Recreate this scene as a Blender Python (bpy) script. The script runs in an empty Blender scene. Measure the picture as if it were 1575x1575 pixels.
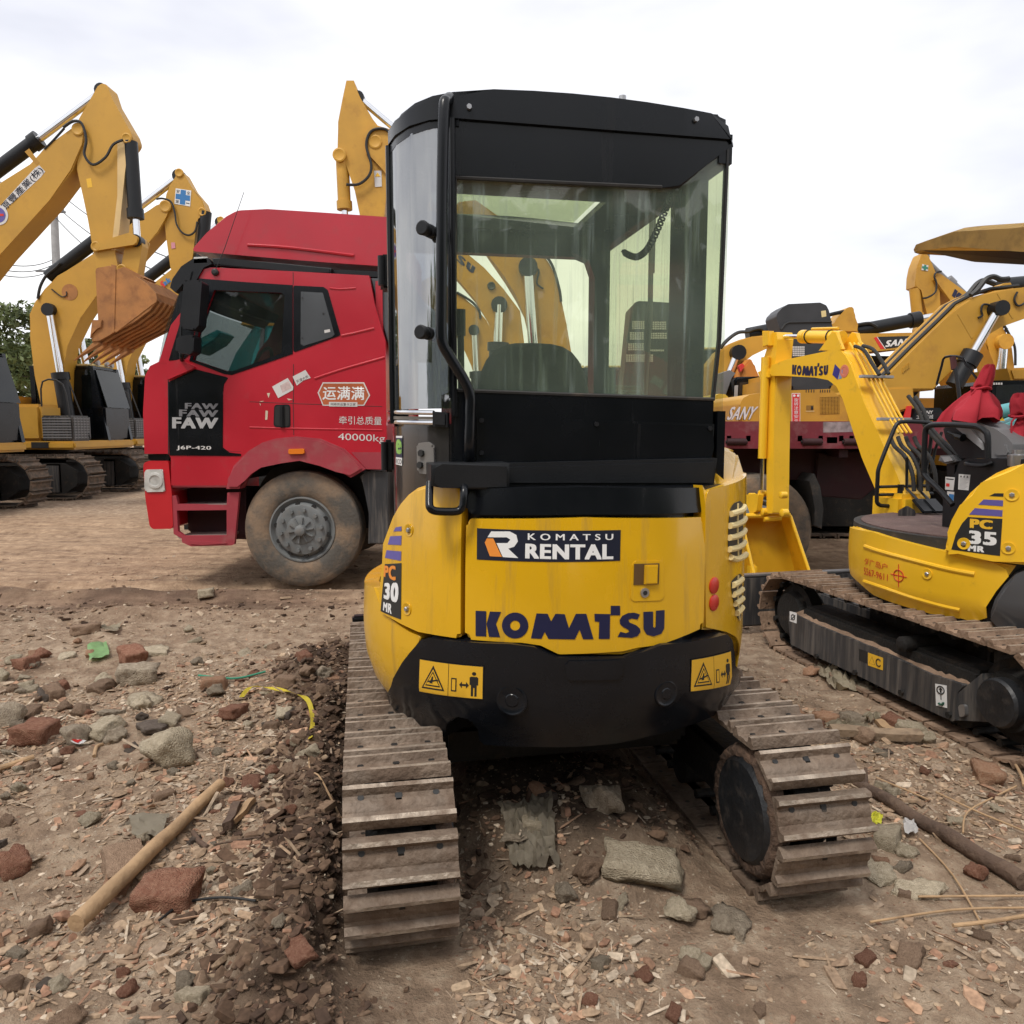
import bpy, bmesh, math, random
import numpy as np
from mathutils import Vector, Matrix
random.seed(7)
rng = np.random.default_rng(7)
SC = bpy.context.scene
COL = SC.collection
PI = math.pi

# ------------------------------------------------------------------ camera
F, CX, CY = 1190.0, 787.5, 787.5
PITCH = math.radians(6.1)
H = 1.44
cam = bpy.data.objects.new('camera', bpy.data.cameras.new('camera'))
COL.objects.link(cam)
cam.location = (0, 0, H)
cam.rotation_euler = (PI/2 - PITCH, 0, 0)
cam.data.sensor_width = 36
cam.data.lens = 36*F/1575
cam.data.clip_start = 0.05
cam.data.clip_end = 2000
SC.camera = cam
# ------------------------------------------------------------------ sky
W = bpy.data.worlds.new('World'); SC.world = W; W.use_nodes = True
nt = W.node_tree; nt.nodes.clear()
def wn(t, **k):
    n = nt.nodes.new(t)
    for a, b in k.items(): setattr(n, a, b)
    return n
sky = wn('ShaderNodeTexSky', sky_type='NISHITA', sun_disc=False)
sky.sun_elevation = math.radians(58); sky.sun_rotation = math.radians(215)
bg1 = wn('ShaderNodeBackground'); bg1.inputs['Strength'].default_value = 0.1
nt.links.new(sky.outputs[0], bg1.inputs[0])
tc = wn('ShaderNodeTexCoord'); mp = wn('ShaderNodeMapping'); mp.inputs['Scale'].default_value = (1.2, 1.2, 3.6); mp.inputs['Rotation'].default_value = (0, 0, math.radians(-19))
nz = wn('ShaderNodeTexNoise'); nz.inputs['Scale'].default_value = 1.5; nz.inputs['Detail'].default_value = 5
nt.links.new(tc.outputs['Generated'], mp.inputs[0]); nt.links.new(mp.outputs[0], nz.inputs[0])
cr = wn('ShaderNodeValToRGB')
cr.color_ramp.elements[0].position = 0.32; cr.color_ramp.elements[0].color = (0.56, 0.57, 0.64, 1)
cr.color_ramp.elements[1].position = 0.64; cr.color_ramp.elements[1].color = (0.97, 0.96, 0.95, 1)
nt.links.new(nz.outputs[0], cr.inputs[0])
bg2 = wn('ShaderNodeBackground'); bg2.inputs['Strength'].default_value = 1.0
nt.links.new(cr.outputs[0], bg2.inputs[0])
mx = wn('ShaderNodeMixShader'); mx.inputs[0].default_value = 0.9
out = wn('ShaderNodeOutputWorld')
nt.links.new(bg1.outputs[0], mx.inputs[1]); nt.links.new(bg2.outputs[0], mx.inputs[2]); nt.links.new(mx.outputs[0], out.inputs[0])
# ------------------------------------------------------------------ sun (soft, overcast)
sd = bpy.data.lights.new('sun', 'SUN'); sd.energy = 1.5; sd.angle = math.radians(14); sd.color = (1, 0.95, 0.88)
sun = bpy.data.objects.new('sun', sd); COL.objects.link(sun)
sun.rotation_euler = (math.radians(32), 0, math.radians(-35))
SC.view_settings.view_transform = 'Standard'; SC.view_settings.look = 'None'
SC.view_settings.exposure = 0.55; SC.view_settings.gamma = 1
SC.cycles.max_bounces = 10; SC.cycles.transparent_max_bounces = 16
SC.cycles.use_denoising = True

# ------------------------------------------------------------------ picture measuring helpers
CROPS = dict(c1=(0,140,2.625), c2=(560,140,2.625), c3=(1075,340,3.15), c4=(520,720,2.25), c5=(1075,780,3.15), c6=(0,880,2.8125),
             d1=(200,560,3.75), d2=(0,500,5.25), d3=(1300,560,5.727), d4=(540,580,4.922), d5=(1000,660,6.058), d6=(1300,780,5.727),
             d7=(1275,1125,5.25), d8=(680,350,3.5), e1=(1090,420,6.3), e2=(1325,340,6.3), e3=(0,140,8.75), e4=(200,230,6.3),
             e5=(1250,840,4.375), e6=(860,1100,3.15), e7=(230,380,4.257), e8=(0,740,3.75), s=(0,0,1))
def K(key, *pts):
    ox, oy, s = CROPS[key]
    return [(ox + x/s, oy + y/s) for x, y in pts]
CP, SP = math.cos(PITCH), math.sin(PITCH)
def ray(px, py):
    x = (px-CX)/F; y = -(py-CY)/F
    return x, CP + y*SP, y*CP - SP
def at(px, py, Y):
    x, y, z = ray(px, py); t = Y/y
    return Vector((x*t, Y, H + z*t))
def gnd(px, py, z0=0.0):
    x, y, z = ray(px, py); t = (z0-H)/z
    return Vector((x*t, y*t, z0))

class Path:                                   # a vertical surface over a plan polyline
    def __init__(s, pts, flip=False):
        s.sg = -1 if flip else 1
        s.p = [Vector((a, b)) for a, b in pts]; s.L = [0]
        for a, b in zip(s.p, s.p[1:]): s.L.append(s.L[-1] + (b-a).length)
        s.curved = len(pts) > 2; s.zc = False
    def px(s, px, py):
        dx, dy, dz = ray(px, py); best = None
        for i, (a, b) in enumerate(zip(s.p, s.p[1:])):
            e = b-a; det = dx*(-e.y) + dy*e.x
            if abs(det) < 1e-9: continue
            t = (a.x*(-e.y) + a.y*e.x)/det; w = (dx*a.y - dy*a.x)/det
            ext = 1e-6 if s.curved else 1e9
            if -ext <= w <= 1+ext and t > 0 and (best is None or t < best[0]): best = (t, s.L[i] + w*e.length)
        if best is None:
            i = min(range(len(s.p)), key=lambda k: abs(s.p[k].x/s.p[k].y - dx/dy))
            best = (s.p[i].y/dy, s.L[i])
        return best[1], H + best[0]*dz
    def map(s, u, z, d):
        i = 0
        while i < len(s.L)-2 and u > s.L[i+1]: i += 1
        a, b = s.p[i], s.p[i+1]; e = (b-a).normalized(); q = a + e*(u-s.L[i])
        def nrm(k):
            e = (s.p[k+1]-s.p[k]).normalized(); return Vector((e.y, -e.x))*s.sg
        w = min(1, max(0, (u-s.L[i])/(s.L[i+1]-s.L[i]))); n = nrm(i)
        if w < .5 and i > 0: n = (n*(.5+w) + nrm(i-1)*(.5-w)).normalized()
        if w > .5 and i < len(s.p)-2: n = (n*(1.5-w) + nrm(i+1)*(w-.5)).normalized()
        return Vector((q.x + n.x*d, q.y + n.y*d, z))
def Flat(x, y, ang=0.0):
    return Path([(x, y), (x+math.cos(ang), y+math.sin(ang))])
class Round:                                  # a surface of revolution about a vertical axis, radius r(z)
    def __init__(s, c, prof, off=0.0):
        s.c = Vector(c); s.z = [p[0] for p in prof]; s.rr = [p[1]+off for p in prof]; s.R0 = max(s.rr); s.curved = True; s.zc = len(prof) > 1
    def r(s, z): return float(np.interp(z, s.z, s.rr))
    def px(s, px, py):
        dx, dy, dz = ray(px, py); R = s.R0; q = dx*dx+dy*dy
        for _ in range(8):
            b = (dx*s.c.x+dy*s.c.y)/q; c = (s.c.length_squared-R*R)/q; D = b*b-c
            t = b - math.sqrt(D) if D > 0 else b
            z = H + t*dz; R = s.r(z)
        return math.atan2(t*dx-s.c.x, -(t*dy-s.c.y))*s.R0, z
    def map(s, u, z, d):
        a = u/s.R0; R = s.r(z)+d
        return Vector((s.c.x+R*math.sin(a), s.c.y-R*math.cos(a), z))

def fillet(P, r, n=5):
    out = []; m = len(P)
    for i in range(m):
        a, b, c = Vector(P[i-1]), Vector(P[i]), Vector(P[(i+1) % m])
        ri = r[i] if isinstance(r, (list, tuple)) else r
        u, v = a-b, c-b
        if u.length < 1e-6 or v.length < 1e-6 or ri <= 0: out.append(tuple(b)); continue
        ang = u.angle(v)
        if ang > 2.9: out.append(tuple(b)); continue
        k = min(ri/math.tan(ang/2), u.length*.48, v.length*.48)
        p0, p1 = b+u.normalized()*k, b+v.normalized()*k
        for j in range(n+1):
            t = j/n; out.append(tuple(p0*(1-t)**2 + b*2*t*(1-t) + p1*t*t))
    return out
def smooth_path(P, n=6):
    P = [Vector(p) for p in P]; out = []
    for i in range(len(P)-1):
        p0, p1, p2, p3 = P[max(i-1, 0)], P[i], P[i+1], P[min(i+2, len(P)-1)]
        for j in range(n):
            t = j/n; out.append(.5*((2*p1)+(p2-p0)*t+(2*p0-5*p1+4*p2-p3)*t*t+(3*p1-p0-3*p2+p3)*t**3))
    return out+[P[-1]]

# ------------------------------------------------------------------ mesh builder
WM = {}                                       # world matrix of every thing
_TXT = {}
def text_data(s, sp=1.0):
    k = (s, sp)
    if k not in _TXT:
        cu = bpy.data.curves.new('lettering', 'FONT'); cu.body = s; cu.space_character = sp; cu.resolution_u = 3
        o = bpy.data.objects.new('lettering', cu); COL.objects.link(o)
        dg = bpy.context.evaluated_depsgraph_get(); me = o.evaluated_get(dg).to_mesh()
        V = [tuple(v.co)[:2] for v in me.vertices]; Fs = [tuple(p.vertices) for p in me.polygons]
        o.evaluated_get(dg).to_mesh_clear(); bpy.data.objects.remove(o); bpy.data.curves.remove(cu)
        _TXT[k] = (V, Fs)
    return _TXT[k]
class MB:
    def __init__(s, mat): s.bm = bmesh.new(); s.mats = [mat]
    def mi(s, m):
        if m is None: return 0
        if m not in s.mats: s.mats.append(m)
        return s.mats.index(m)
    def add(s, b, mat=None, norm=True, sharp=.55):
        if norm: bmesh.ops.recalc_face_normals(b, faces=b.faces[:])
        i = s.mi(mat)
        for f in b.faces: f.material_index = i; f.smooth = True
        for e in b.edges:
            if len(e.link_faces) == 2 and e.calc_face_angle(0) > sharp: e.smooth = False
        me = bpy.data.meshes.new('tmp'); b.to_mesh(me); b.free(); s.bm.from_mesh(me); bpy.data.meshes.remove(me); return s
    def prism(s, S, pts, d0, d1, bev=0, fil=0, mat=None, px=True, holes=(), step=0.05, seg=2):
        P = [S.px(*p) for p in pts] if px else [tuple(p) for p in pts]
        if fil: P = fillet(P, fil)
        Q = []
        for p in P:
            if not Q or (Vector(p)-Vector(Q[-1])).length > 1e-5: Q.append(p)
        if (Vector(Q[0])-Vector(Q[-1])).length < 1e-5: Q.pop()
        b = bmesh.new()
        if not holes:
            lo = [b.verts.new((x, z, d0)) for x, z in Q]; hi = [b.verts.new((x, z, d1)) for x, z in Q]
            b.faces.new(lo); top = b.faces.new(hi); n = len(Q)
            for i in range(n): b.faces.new((lo[i], lo[(i+1) % n], hi[(i+1) % n], hi[i]))
            if bev: bmesh.ops.bevel(b, geom=list(top.edges), offset=bev, segments=seg, affect='EDGES', clamp_overlap=True)
        else:
            loops = [Q] + [[S.px(*p) for p in h] if px else h for h in holes]
            E = []
            for L in loops:
                v = [b.verts.new((x, z, d0)) for x, z in L]
                E += [b.edges.new((v[i], v[(i+1) % len(v)])) for i in range(len(v))]
            bmesh.ops.triangle_fill(b, use_beauty=True, use_dissolve=False, edges=E)
            fs = b.faces[:]; mp = {v: b.verts.new((v.co.x, v.co.y, d1)) for v in b.verts[:]}
            bd = [e for e in b.edges if len(e.link_faces) == 1]
            for f in fs: b.faces.new([mp[v] for v in f.verts])
            for e in bd:
                a, c = e.verts; b.faces.new((a, c, mp[c], mp[a]))
        if S.curved:
            xs = [v.co.x for v in b.verts]; k0, k1 = math.floor(min(xs)/step), math.ceil(max(xs)/step)
            for k in range(k0, k1+1):
                bmesh.ops.bisect_plane(b, geom=b.verts[:]+b.edges[:]+b.faces[:], plane_co=(k*step, 0, 0), plane_no=(1, 0, 0), dist=1e-5)
            if S.zc:
                zs = [v.co.y for v in b.verts]
                for k in range(math.floor(min(zs)/.04), math.ceil(max(zs)/.04)+1):
                    bmesh.ops.bisect_plane(b, geom=b.verts[:]+b.edges[:]+b.faces[:], plane_co=(0, k*.04, 0), plane_no=(0, 1, 0), dist=1e-5)
            bmesh.ops.triangulate(b, faces=[f for f in b.faces if len(f.verts) > 4])
        for v in b.verts: v.co = S.map(v.co.x, v.co.y, v.co.z)
        return s.add(b, mat)
    def hull(s, pts, mat=None, bev=0):
        b = bmesh.new()
        for p in pts: b.verts.new(p)
        r = bmesh.ops.convex_hull(b, input=b.verts[:])
        bmesh.ops.delete(b, geom=[g for g in r['geom_interior'] if isinstance(g, bmesh.types.BMVert)], context='VERTS')
        bmesh.ops.dissolve_limit(b, angle_limit=.02, verts=b.verts[:], edges=b.edges[:])
        if bev: bmesh.ops.bevel(b, geom=b.edges[:], offset=bev, segments=2, affect='EDGES', clamp_overlap=True)
        return s.add(b, mat)
    def box(s, c, size, mat=None, bev=0, M=None):
        b = bmesh.new(); bmesh.ops.create_cube(b, size=1)
        for v in b.verts: v.co = Vector((v.co.x*size[0], v.co.y*size[1], v.co.z*size[2]))
        if bev: bmesh.ops.bevel(b, geom=b.edges[:], offset=min(bev, min(size)*.45), segments=2, affect='EDGES')
        T = Matrix.Translation(c)
        if M is not None: T = T @ M
        b.transform(T); return s.add(b, mat)
    def bx(s, a, c, mat=None, bev=0):
        a, c = Vector(a), Vector(c); return s.box((a+c)/2, [abs(x) for x in (c-a)], mat, bev)
    def tube(s, P, r, n=10, mat=None, closed=False, sm=0):
        if sm: P = smooth_path(P, sm)
        P = [Vector(p) for p in P]; m = len(P); b = bmesh.new(); rings = []
        R = list(r) if isinstance(r, (list, tuple)) else [r]*m
        if len(R) != m: R = [float(np.interp(i/(m-1), np.linspace(0, 1, len(R)), R)) for i in range(m)]
        t0 = (P[1]-P[0]).normalized(); up = t0.orthogonal().normalized()
        for i in range(m):
            if closed: t = (P[(i+1) % m]-P[i-1]).normalized()
            else: t = (P[min(i+1, m-1)]-P[max(i-1, 0)]).normalized()
            up = (up - t*up.dot(t)).normalized(); w = t.cross(up)
            rings.append([b.verts.new(P[i]+(up*math.cos(2*PI*k/n)+w*math.sin(2*PI*k/n))*R[i]) for k in range(n)])
        for i in range(m if closed else m-1):
            A, B = rings[i], rings[(i+1) % m]
            for k in range(n): b.faces.new((A[k], A[(k+1) % n], B[(k+1) % n], B[k]))
        if not closed: b.faces.new(rings[0]); b.faces.new(rings[-1])
        return s.add(b, mat)
    def cyl(s, a, c, r, mat=None, n=20, r2=None): return s.tube([a, c], [r, r if r2 is None else r2], n, mat)
    def lathe(s, o, axis, prof, n=40, mat=None):      # prof: (offset along axis, radius)
        axis = Vector(axis).normalized(); u = axis.orthogonal().normalized(); w = axis.cross(u); b = bmesh.new(); rs = []
        for h, r in prof: rs.append([b.verts.new(Vector(o)+axis*h+(u*math.cos(2*PI*k/n)+w*math.sin(2*PI*k/n))*max(r, 1e-4)) for k in range(n)])
        for A, B in zip(rs, rs[1:]):
            for k in range(n): b.faces.new((A[k], A[(k+1) % n], B[(k+1) % n], B[k]))
        b.faces.new(rs[0]); b.faces.new(rs[-1])
        return s.add(b, mat)
    def sheet(s, S, pts, d, mat=None, px=True):           # a thin printed film lying on a surface
        return s.prism(S, pts, d-.0008, d, mat=mat, px=px)
    def text(s, S, quad, string, mat, d, bold=0.0, px=True, lean=0.0):     # quad: TL TR BR BL
        q = [S.px(*p) for p in quad] if px else quad
        V, Fs = text_data(string, 1+bold*2.2)
        if not V: return s
        x0, x1 = min(v[0] for v in V), max(v[0] for v in V); y0, y1 = min(v[1] for v in V), max(v[1] for v in V)
        b = bmesh.new(); q = [q[0], q[1], q[2], q[3]]
        sh = [(0, 0)] if bold <= 0 else [(-bold, -bold*.5), (bold, -bold*.5), (-bold, bold*.5), (bold, bold*.5), (0, 0)]
        x0 -= bold; x1 += bold; y0 -= bold*.5; y1 += bold*.5
        for k_, (sx, sy) in enumerate(sh):
            vs = []
            for x, y in V:
                v = (y+sy-y0)/(y1-y0); u = (x+sx-x0)/(x1-x0) + lean*(v-.5)
                p = [(q[0][k]*(1-u)+q[1][k]*u)*v + (q[3][k]*(1-u)+q[2][k]*u)*(1-v) for k in (0, 1)]
                vs.append(b.verts.new(S.map(p[0], p[1], d+k_*.00008)))
            for f in Fs:
                try: b.faces.new([vs[i] for i in f])
                except ValueError: pass
        c = S.map(q[0][0], q[0][1], d+.1) - S.map(q[0][0], q[0][1], d)
        for f in b.faces:
            f.normal_update()
            if f.normal.dot(c) < 0: f.normal_flip()
        return s.add(b, mat, norm=False)
    def build(s, name, parent=None, local=False, **tags):
        if parent is not None and not local:
            r = parent
            while r.parent is not None: r = r.parent
            s.bm.transform(WM[r.name].inverted())
        me = bpy.data.meshes.new(name); s.bm.to_mesh(me); s.bm.free()
        for m in s.mats: me.materials.append(m)
        o = bpy.data.objects.new(name, me); COL.objects.link(o)
        if parent is not None: o.parent = parent
        else: WM[o.name] = Matrix.Identity(4)
        for k, v in tags.items(): o[k] = v
        return o
def thing(name, label, cat, loc, rz=0.0, group=None):
    o = bpy.data.objects.new(name, None); o.empty_display_size = .2; COL.objects.link(o)
    o.location = loc; o.rotation_euler = (0, 0, rz)
    WM[o.name] = Matrix.Translation(loc) @ Matrix.Rotation(rz, 4, 'Z')
    o['label'] = label; o['category'] = cat
    if group: o['group'] = group
    return o
def solo(mb, name, label, cat, group=None, origin=None):
    if origin is not None: mb.bm.transform(Matrix.Translation(-Vector(origin)))
    o = mb.build(name); o['label'] = label; o['category'] = cat
    if origin is not None: o.location = origin
    if group: o['group'] = group
    return o
def copy_tree(o, parent=None):
    c = o.copy(); COL.objects.link(c)
    if parent is not None: c.parent = parent
    for ch in list(o.children): copy_tree(ch, c)
    return c
LOGO = [[(40,62),(97,64),(97,204),(40,202)], [(117,66),(177,68),(150,134),(172,208),(112,206),(99,135)],
 [(368,76),(428,78),(447,120),(470,78),(520,80),(543,158),(580,78),(636,78),(675,218),(618,219),(600,165),(574,219),(432,217),(412,178),(395,216),(338,214)],
 [(680,78),(768,80),(768,34),(818,34),(818,86),(764,86),(762,217),(703,217),(706,122),(682,120)],
 [(925,82),(912,110),(880,104),(862,112),(870,127),(905,142),(925,160),(928,180),(912,202),(880,212),(805,206),(820,178),(850,186),(868,178),(862,166),(835,152),(818,135),(816,112),(830,90),(860,75),(895,72)],
 [(944,68),(996,66),(996,150),(1003,158),(1010,150),(1012,62),(1058,58),(1056,160),(1040,190),(1000,204),(962,194),(945,165)]]
def logo(mb, S, d, mat, quad=None):           # heavy maker lettering; quad TL TR BR BL in picture px, or its own place on the engine cover
    q = [S.px(*p) for p in quad] if quad else None
    def f(x, y):
        if q is None: return S.px(725+x/3.64, 920+y/3.64)
        u, v = (x-40)/1018, (y-58)/160
        return tuple((q[0][k]*(1-u)+q[1][k]*u)*(1-v)+(q[3][k]*(1-u)+q[2][k]*u)*v for k in (0, 1))
    for g in LOGO: mb.prism(S, [f(*p) for p in g], d-.0006, d, px=False, mat=mat)
    mb.prism(S, [f(253+71*math.cos(a), 143+72*math.sin(a)) for a in np.linspace(0, 2*PI, 32, endpoint=False)], d-.0006, d, px=False, mat=mat, holes=[[f(253+27*math.cos(a), 143+28*math.sin(a)) for a in np.linspace(0, 2*PI, 24, endpoint=False)]])
def circ(c, r, n=16): return [(c[0]+r*math.cos(2*PI*k/n), c[1]+r*math.sin(2*PI*k/n)) for k in range(n)]

# ------------------------------------------------------------------ materials
def lin(r, g, b):
    f = lambda c: (c/255/12.92) if c/255 <= .04045 else ((c/255+.055)/1.055)**2.4
    return (f(r), f(g), f(b), 1)
def mat_base(name):
    m = bpy.data.materials.new(name); m.use_nodes = True; t = m.node_tree
    return m, t, t.nodes['Principled BSDF']
def paint(name, col, rough=.4, metal=0, var=.12, scale=4, dirt=None, bump=0, bscale=60, coat=0, streak=False, spec=.5, world=False):
    m, t, p = mat_base(name); N = t.nodes; Lk = t.links.new
    c = N.new('ShaderNodeTexCoord'); mpn = N.new('ShaderNodeMapping')
    cs = N.new('ShaderNodeNewGeometry').outputs['Position'] if world else c.outputs['Object']
    Lk(cs, mpn.inputs[0])
    n = N.new('ShaderNodeTexNoise'); n.inputs['Scale'].default_value = scale; n.inputs['Detail'].default_value = 6; Lk(mpn.outputs[0], n.inputs[0])
    mr = N.new('ShaderNodeMapRange'); mr.inputs['From Min'].default_value = .3; mr.inputs['From Max'].default_value = .7
    mr.inputs['To Min'].default_value = 1-var; mr.inputs['To Max'].default_value = 1+var; Lk(n.outputs[0], mr.inputs[0])
    vm = N.new('ShaderNodeVectorMath'); vm.operation = 'SCALE'; vm.inputs[0].default_value = col[:3]; Lk(mr.outputs[0], vm.inputs['Scale'])
    csock = vm.outputs[0]
    mr2 = N.new('ShaderNodeMapRange'); mr2.inputs['To Min'].default_value = max(0, rough-.1); mr2.inputs['To Max'].default_value = min(1, rough+.15); Lk(n.outputs[0], mr2.inputs[0])
    rs = mr2.outputs[0]
    if dirt:
        dc, amt, ds = dirt
        m2 = N.new('ShaderNodeMapping'); Lk(cs, m2.inputs[0])
        if streak: m2.inputs['Scale'].default_value = (1, 1, .06)
        n2 = N.new('ShaderNodeTexNoise'); n2.inputs['Scale'].default_value = ds; n2.inputs['Detail'].default_value = 8; n2.inputs['Roughness'].default_value = .65; Lk(m2.outputs[0], n2.inputs[0])
        r2 = N.new('ShaderNodeMapRange'); r2.inputs['From Min'].default_value = .62-.35*amt; r2.inputs['From Max'].default_value = .8-.3*amt; r2.inputs['To Max'].default_value = min(1, .35+.6*amt)
        Lk(n2.outputs[0], r2.inputs[0])
        mixc = N.new('ShaderNodeMix'); mixc.data_type = 'RGBA'; Lk(r2.outputs[0], mixc.inputs[0]); Lk(csock, mixc.inputs[6]); mixc.inputs[7].default_value = dc
        csock = mixc.outputs[2]
        ma = N.new('ShaderNodeMix'); ma.data_type = 'FLOAT'; Lk(r2.outputs[0], ma.inputs[0]); Lk(rs, ma.inputs[2]); ma.inputs[3].default_value = .9; rs = ma.outputs[0]
    Lk(csock, p.inputs['Base Color']); Lk(rs, p.inputs['Roughness'])
    p.inputs['Metallic'].default_value = metal; p.inputs['Coat Weight'].default_value = coat; p.inputs['Coat Roughness'].default_value = .08
    p.inputs['Specular IOR Level'].default_value = spec
    if bump:
        n3 = N.new('ShaderNodeTexNoise'); n3.inputs['Scale'].default_value = bscale; n3.inputs['Detail'].default_value = 6; Lk(cs, n3.inputs[0])
        bp = N.new('ShaderNodeBump'); bp.inputs['Strength'].default_value = bump; bp.inputs['Distance'].default_value = .02; Lk(n3.outputs[0], bp.inputs['Height']); Lk(bp.outputs[0], p.inputs['Normal'])
    return m
def glass(name, tint, haze=.0, streak=None, ior=1.5):
    m = bpy.data.materials.new(name); m.use_nodes = True; t = m.node_tree; N = t.nodes; N.clear(); Lk = t.links.new
    tr = N.new('ShaderNodeBsdfTransparent'); tr.inputs[0].default_value = tint
    gl = N.new('ShaderNodeBsdfGlossy'); gl.inputs['Roughness'].default_value = .02
    lw = N.new('ShaderNodeLayerWeight'); lw.inputs[0].default_value = .5
    pw = N.new('ShaderNodeMath'); pw.operation = 'POWER'; Lk(lw.outputs['Facing'], pw.inputs[0]); pw.inputs[1].default_value = 4.5
    f0 = ((ior-1)/(ior+1))**2; fr = N.new('ShaderNodeMath'); fr.operation = 'MULTIPLY_ADD'; Lk(pw.outputs[0], fr.inputs[0]); fr.inputs[1].default_value = 1-f0; fr.inputs[2].default_value = f0
    a = N.new('ShaderNodeMixShader'); Lk(fr.outputs[0], a.inputs[0]); Lk(tr.outputs[0], a.inputs[1]); Lk(gl.outputs[0], a.inputs[2])
    last = a.outputs[0]
    if haze or streak:
        c = N.new('ShaderNodeTexCoord'); mpn = N.new('ShaderNodeMapping'); mpn.inputs['Scale'].default_value = (1, 1, .05); Lk(c.outputs['Object'], mpn.inputs[0])
        n = N.new('ShaderNodeTexNoise'); n.inputs['Scale'].default_value = 45; n.inputs['Detail'].default_value = 4; Lk(mpn.outputs[0], n.inputs[0])
        n2 = N.new('ShaderNodeTexNoise'); n2.inputs['Scale'].default_value = 3; Lk(c.outputs['Object'], n2.inputs[0])
        r = N.new('ShaderNodeMapRange'); r.inputs['From Min'].default_value = .55; r.inputs['From Max'].default_value = .75; r.inputs['To Min'].default_value = haze; r.inputs['To Max'].default_value = haze+(streak or 0); Lk(n.outputs[0], r.inputs[0])
        mu = N.new('ShaderNodeMath'); mu.operation = 'MULTIPLY'; Lk(r.outputs[0], mu.inputs[0]); Lk(n2.outputs[0], mu.inputs[1])
        df = N.new('ShaderNodeBsdfDiffuse'); df.inputs[0].default_value = (.42, .52, .49, 1)
        b = N.new('ShaderNodeMixShader'); Lk(mu.outputs[0], b.inputs[0]); Lk(last, b.inputs[1]); Lk(df.outputs[0], b.inputs[2]); last = b.outputs[0]
    o = N.new('ShaderNodeOutputMaterial'); Lk(last, o.inputs[0])
    return m
MUD = lin(120, 98, 80); DUST = lin(165, 145, 120)
Y1 = paint('yellow_paint', (.66, .37, .006, 1), .24, var=.06, scale=3, coat=.45, dirt=(lin(132, 104, 50), .24, 16), streak=True)
Y2 = paint('bright_yellow_paint', (.86, .50, .02, 1), .35, var=.05, scale=3, coat=.3, dirt=(lin(150, 110, 50), .1, 9))
Y3 = paint('weathered_yellow_paint', (.53, .28, .03, 1), .5, var=.12, scale=2, dirt=(lin(150, 105, 50), .25, 3))
Y4 = paint('old_yellow_paint', (.50, .27, .032, 1), .5, var=.1, scale=2, dirt=(lin(160, 120, 60), .2, 4))
CREAM = paint('pale_yellow_plastic', (.72, .58, .28, 1), .45, var=.05)
TAN = paint('faded_canopy_paint', (.56, .36, .11, 1), .7, var=.1, dirt=(lin(120, 100, 70), .4, 6))
BLK = paint('black_paint', (.0035, .0045, .0065, 1), .22, var=.2, spec=.35, dirt=(lin(60, 58, 56), .02, 8), streak=True)
BLKM = paint('black_plastic', (.010, .011, .013, 1), .4, var=.2, bump=.05, bscale=150, spec=.35)
CWB = paint('counterweight_black', (.006, .0075, .0105, 1), .2, var=.2, scale=6, dirt=(lin(26, 27, 30), .15, 9), spec=.32)
GRYB = paint('dusty_dark_grey', (.036, .037, .040, 1), .42, var=.2, dirt=(lin(112, 104, 96), .5, 34), streak=True)
CABS = paint('glossy_cab_side', (.028, .026, .026, 1), .18, var=.3, coat=.6, dirt=(lin(110, 100, 92), .18, 14), streak=True)
CAKED = paint('caked_mud', lin(92, 72, 58), .95, var=.35, scale=14, dirt=(lin(58, 46, 38), .5, 20), bump=.9, bscale=45, world=True)
DRUM = paint('dusty_black_steel', (.012, .013, .015, 1), .45, var=.3, scale=8, dirt=(lin(70, 62, 55), .3, 18), bump=.15, bscale=60)
GREY = paint('grey_plastic', (.17, .17, .175, 1), .5, var=.1)
LGREY = paint('light_grey_plastic', (.36, .36, .37, 1), .5, var=.1)
RUB = paint('rubber', (.028, .027, .026, 1), .75, var=.2, dirt=(lin(105, 92, 78), .2, 8), bump=.1)
TYRE = paint('muddy_tyre', (.10, .088, .074, 1), .8, var=.15, dirt=(lin(150, 124, 98), .55, 4), bump=.3, bscale=40)
TREAD = paint('muddy_tread', (.09, .068, .05, 1), .9, var=.3, dirt=(lin(135, 110, 90), .5, 10), bump=.5, bscale=40)
RIM = paint('painted_wheel_rim', (.16, .168, .168, 1), .5, var=.2, dirt=(lin(125, 115, 105), .3, 12))
CHR = paint('chrome', (.75, .76, .78, 1), .12, metal=1, var=.05)
STEEL = paint('steel', (.4, .4, .41, 1), .35, metal=.8, var=.15)
SHOE = paint('rusty_track_steel', lin(126, 110, 95), .62, metal=.15, var=.3, scale=9, dirt=(lin(88, 68, 53), .6, 8), bump=.6, bscale=45, world=True)
SHOEF = paint('muddy_track_steel', lin(140, 116, 96), .85, var=.3, scale=7, dirt=(lin(98, 76, 58), .5, 9), bump=.6, bscale=40, world=True)
FRAME = paint('muddy_frame', (.016, .015, .014, 1), .7, var=.3, dirt=(lin(84, 70, 56), .22, 12), bump=.3, spec=.3)
RED = paint('truck_red', (.45, .009, .024, 1), .34, var=.08, scale=2, coat=.35, dirt=(lin(140, 62, 62), .12, 5))
RED2 = paint('faded_red_plastic', (.33, .035, .05, 1), .6, var=.1, scale=3, dirt=(lin(150, 100, 95), .3, 5))
RED3 = paint('bumper_red', (.50, .01, .018, 1), .35, var=.06, coat=.3)
MAROON = paint('worn_maroon_paint', lin(120, 40, 52), .65, var=.2, scale=5, dirt=(lin(140, 100, 100), .35, 8))
MAROOND = paint('dark_maroon', lin(52, 16, 22), .7, var=.3, dirt=(lin(70, 55, 50), .3, 6))
NAVY = paint('navy_print', lin(22, 26, 62), .4, var=.03)
NAVYD = paint('dark_navy_print', lin(14, 20, 40), .4, var=.03)
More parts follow.
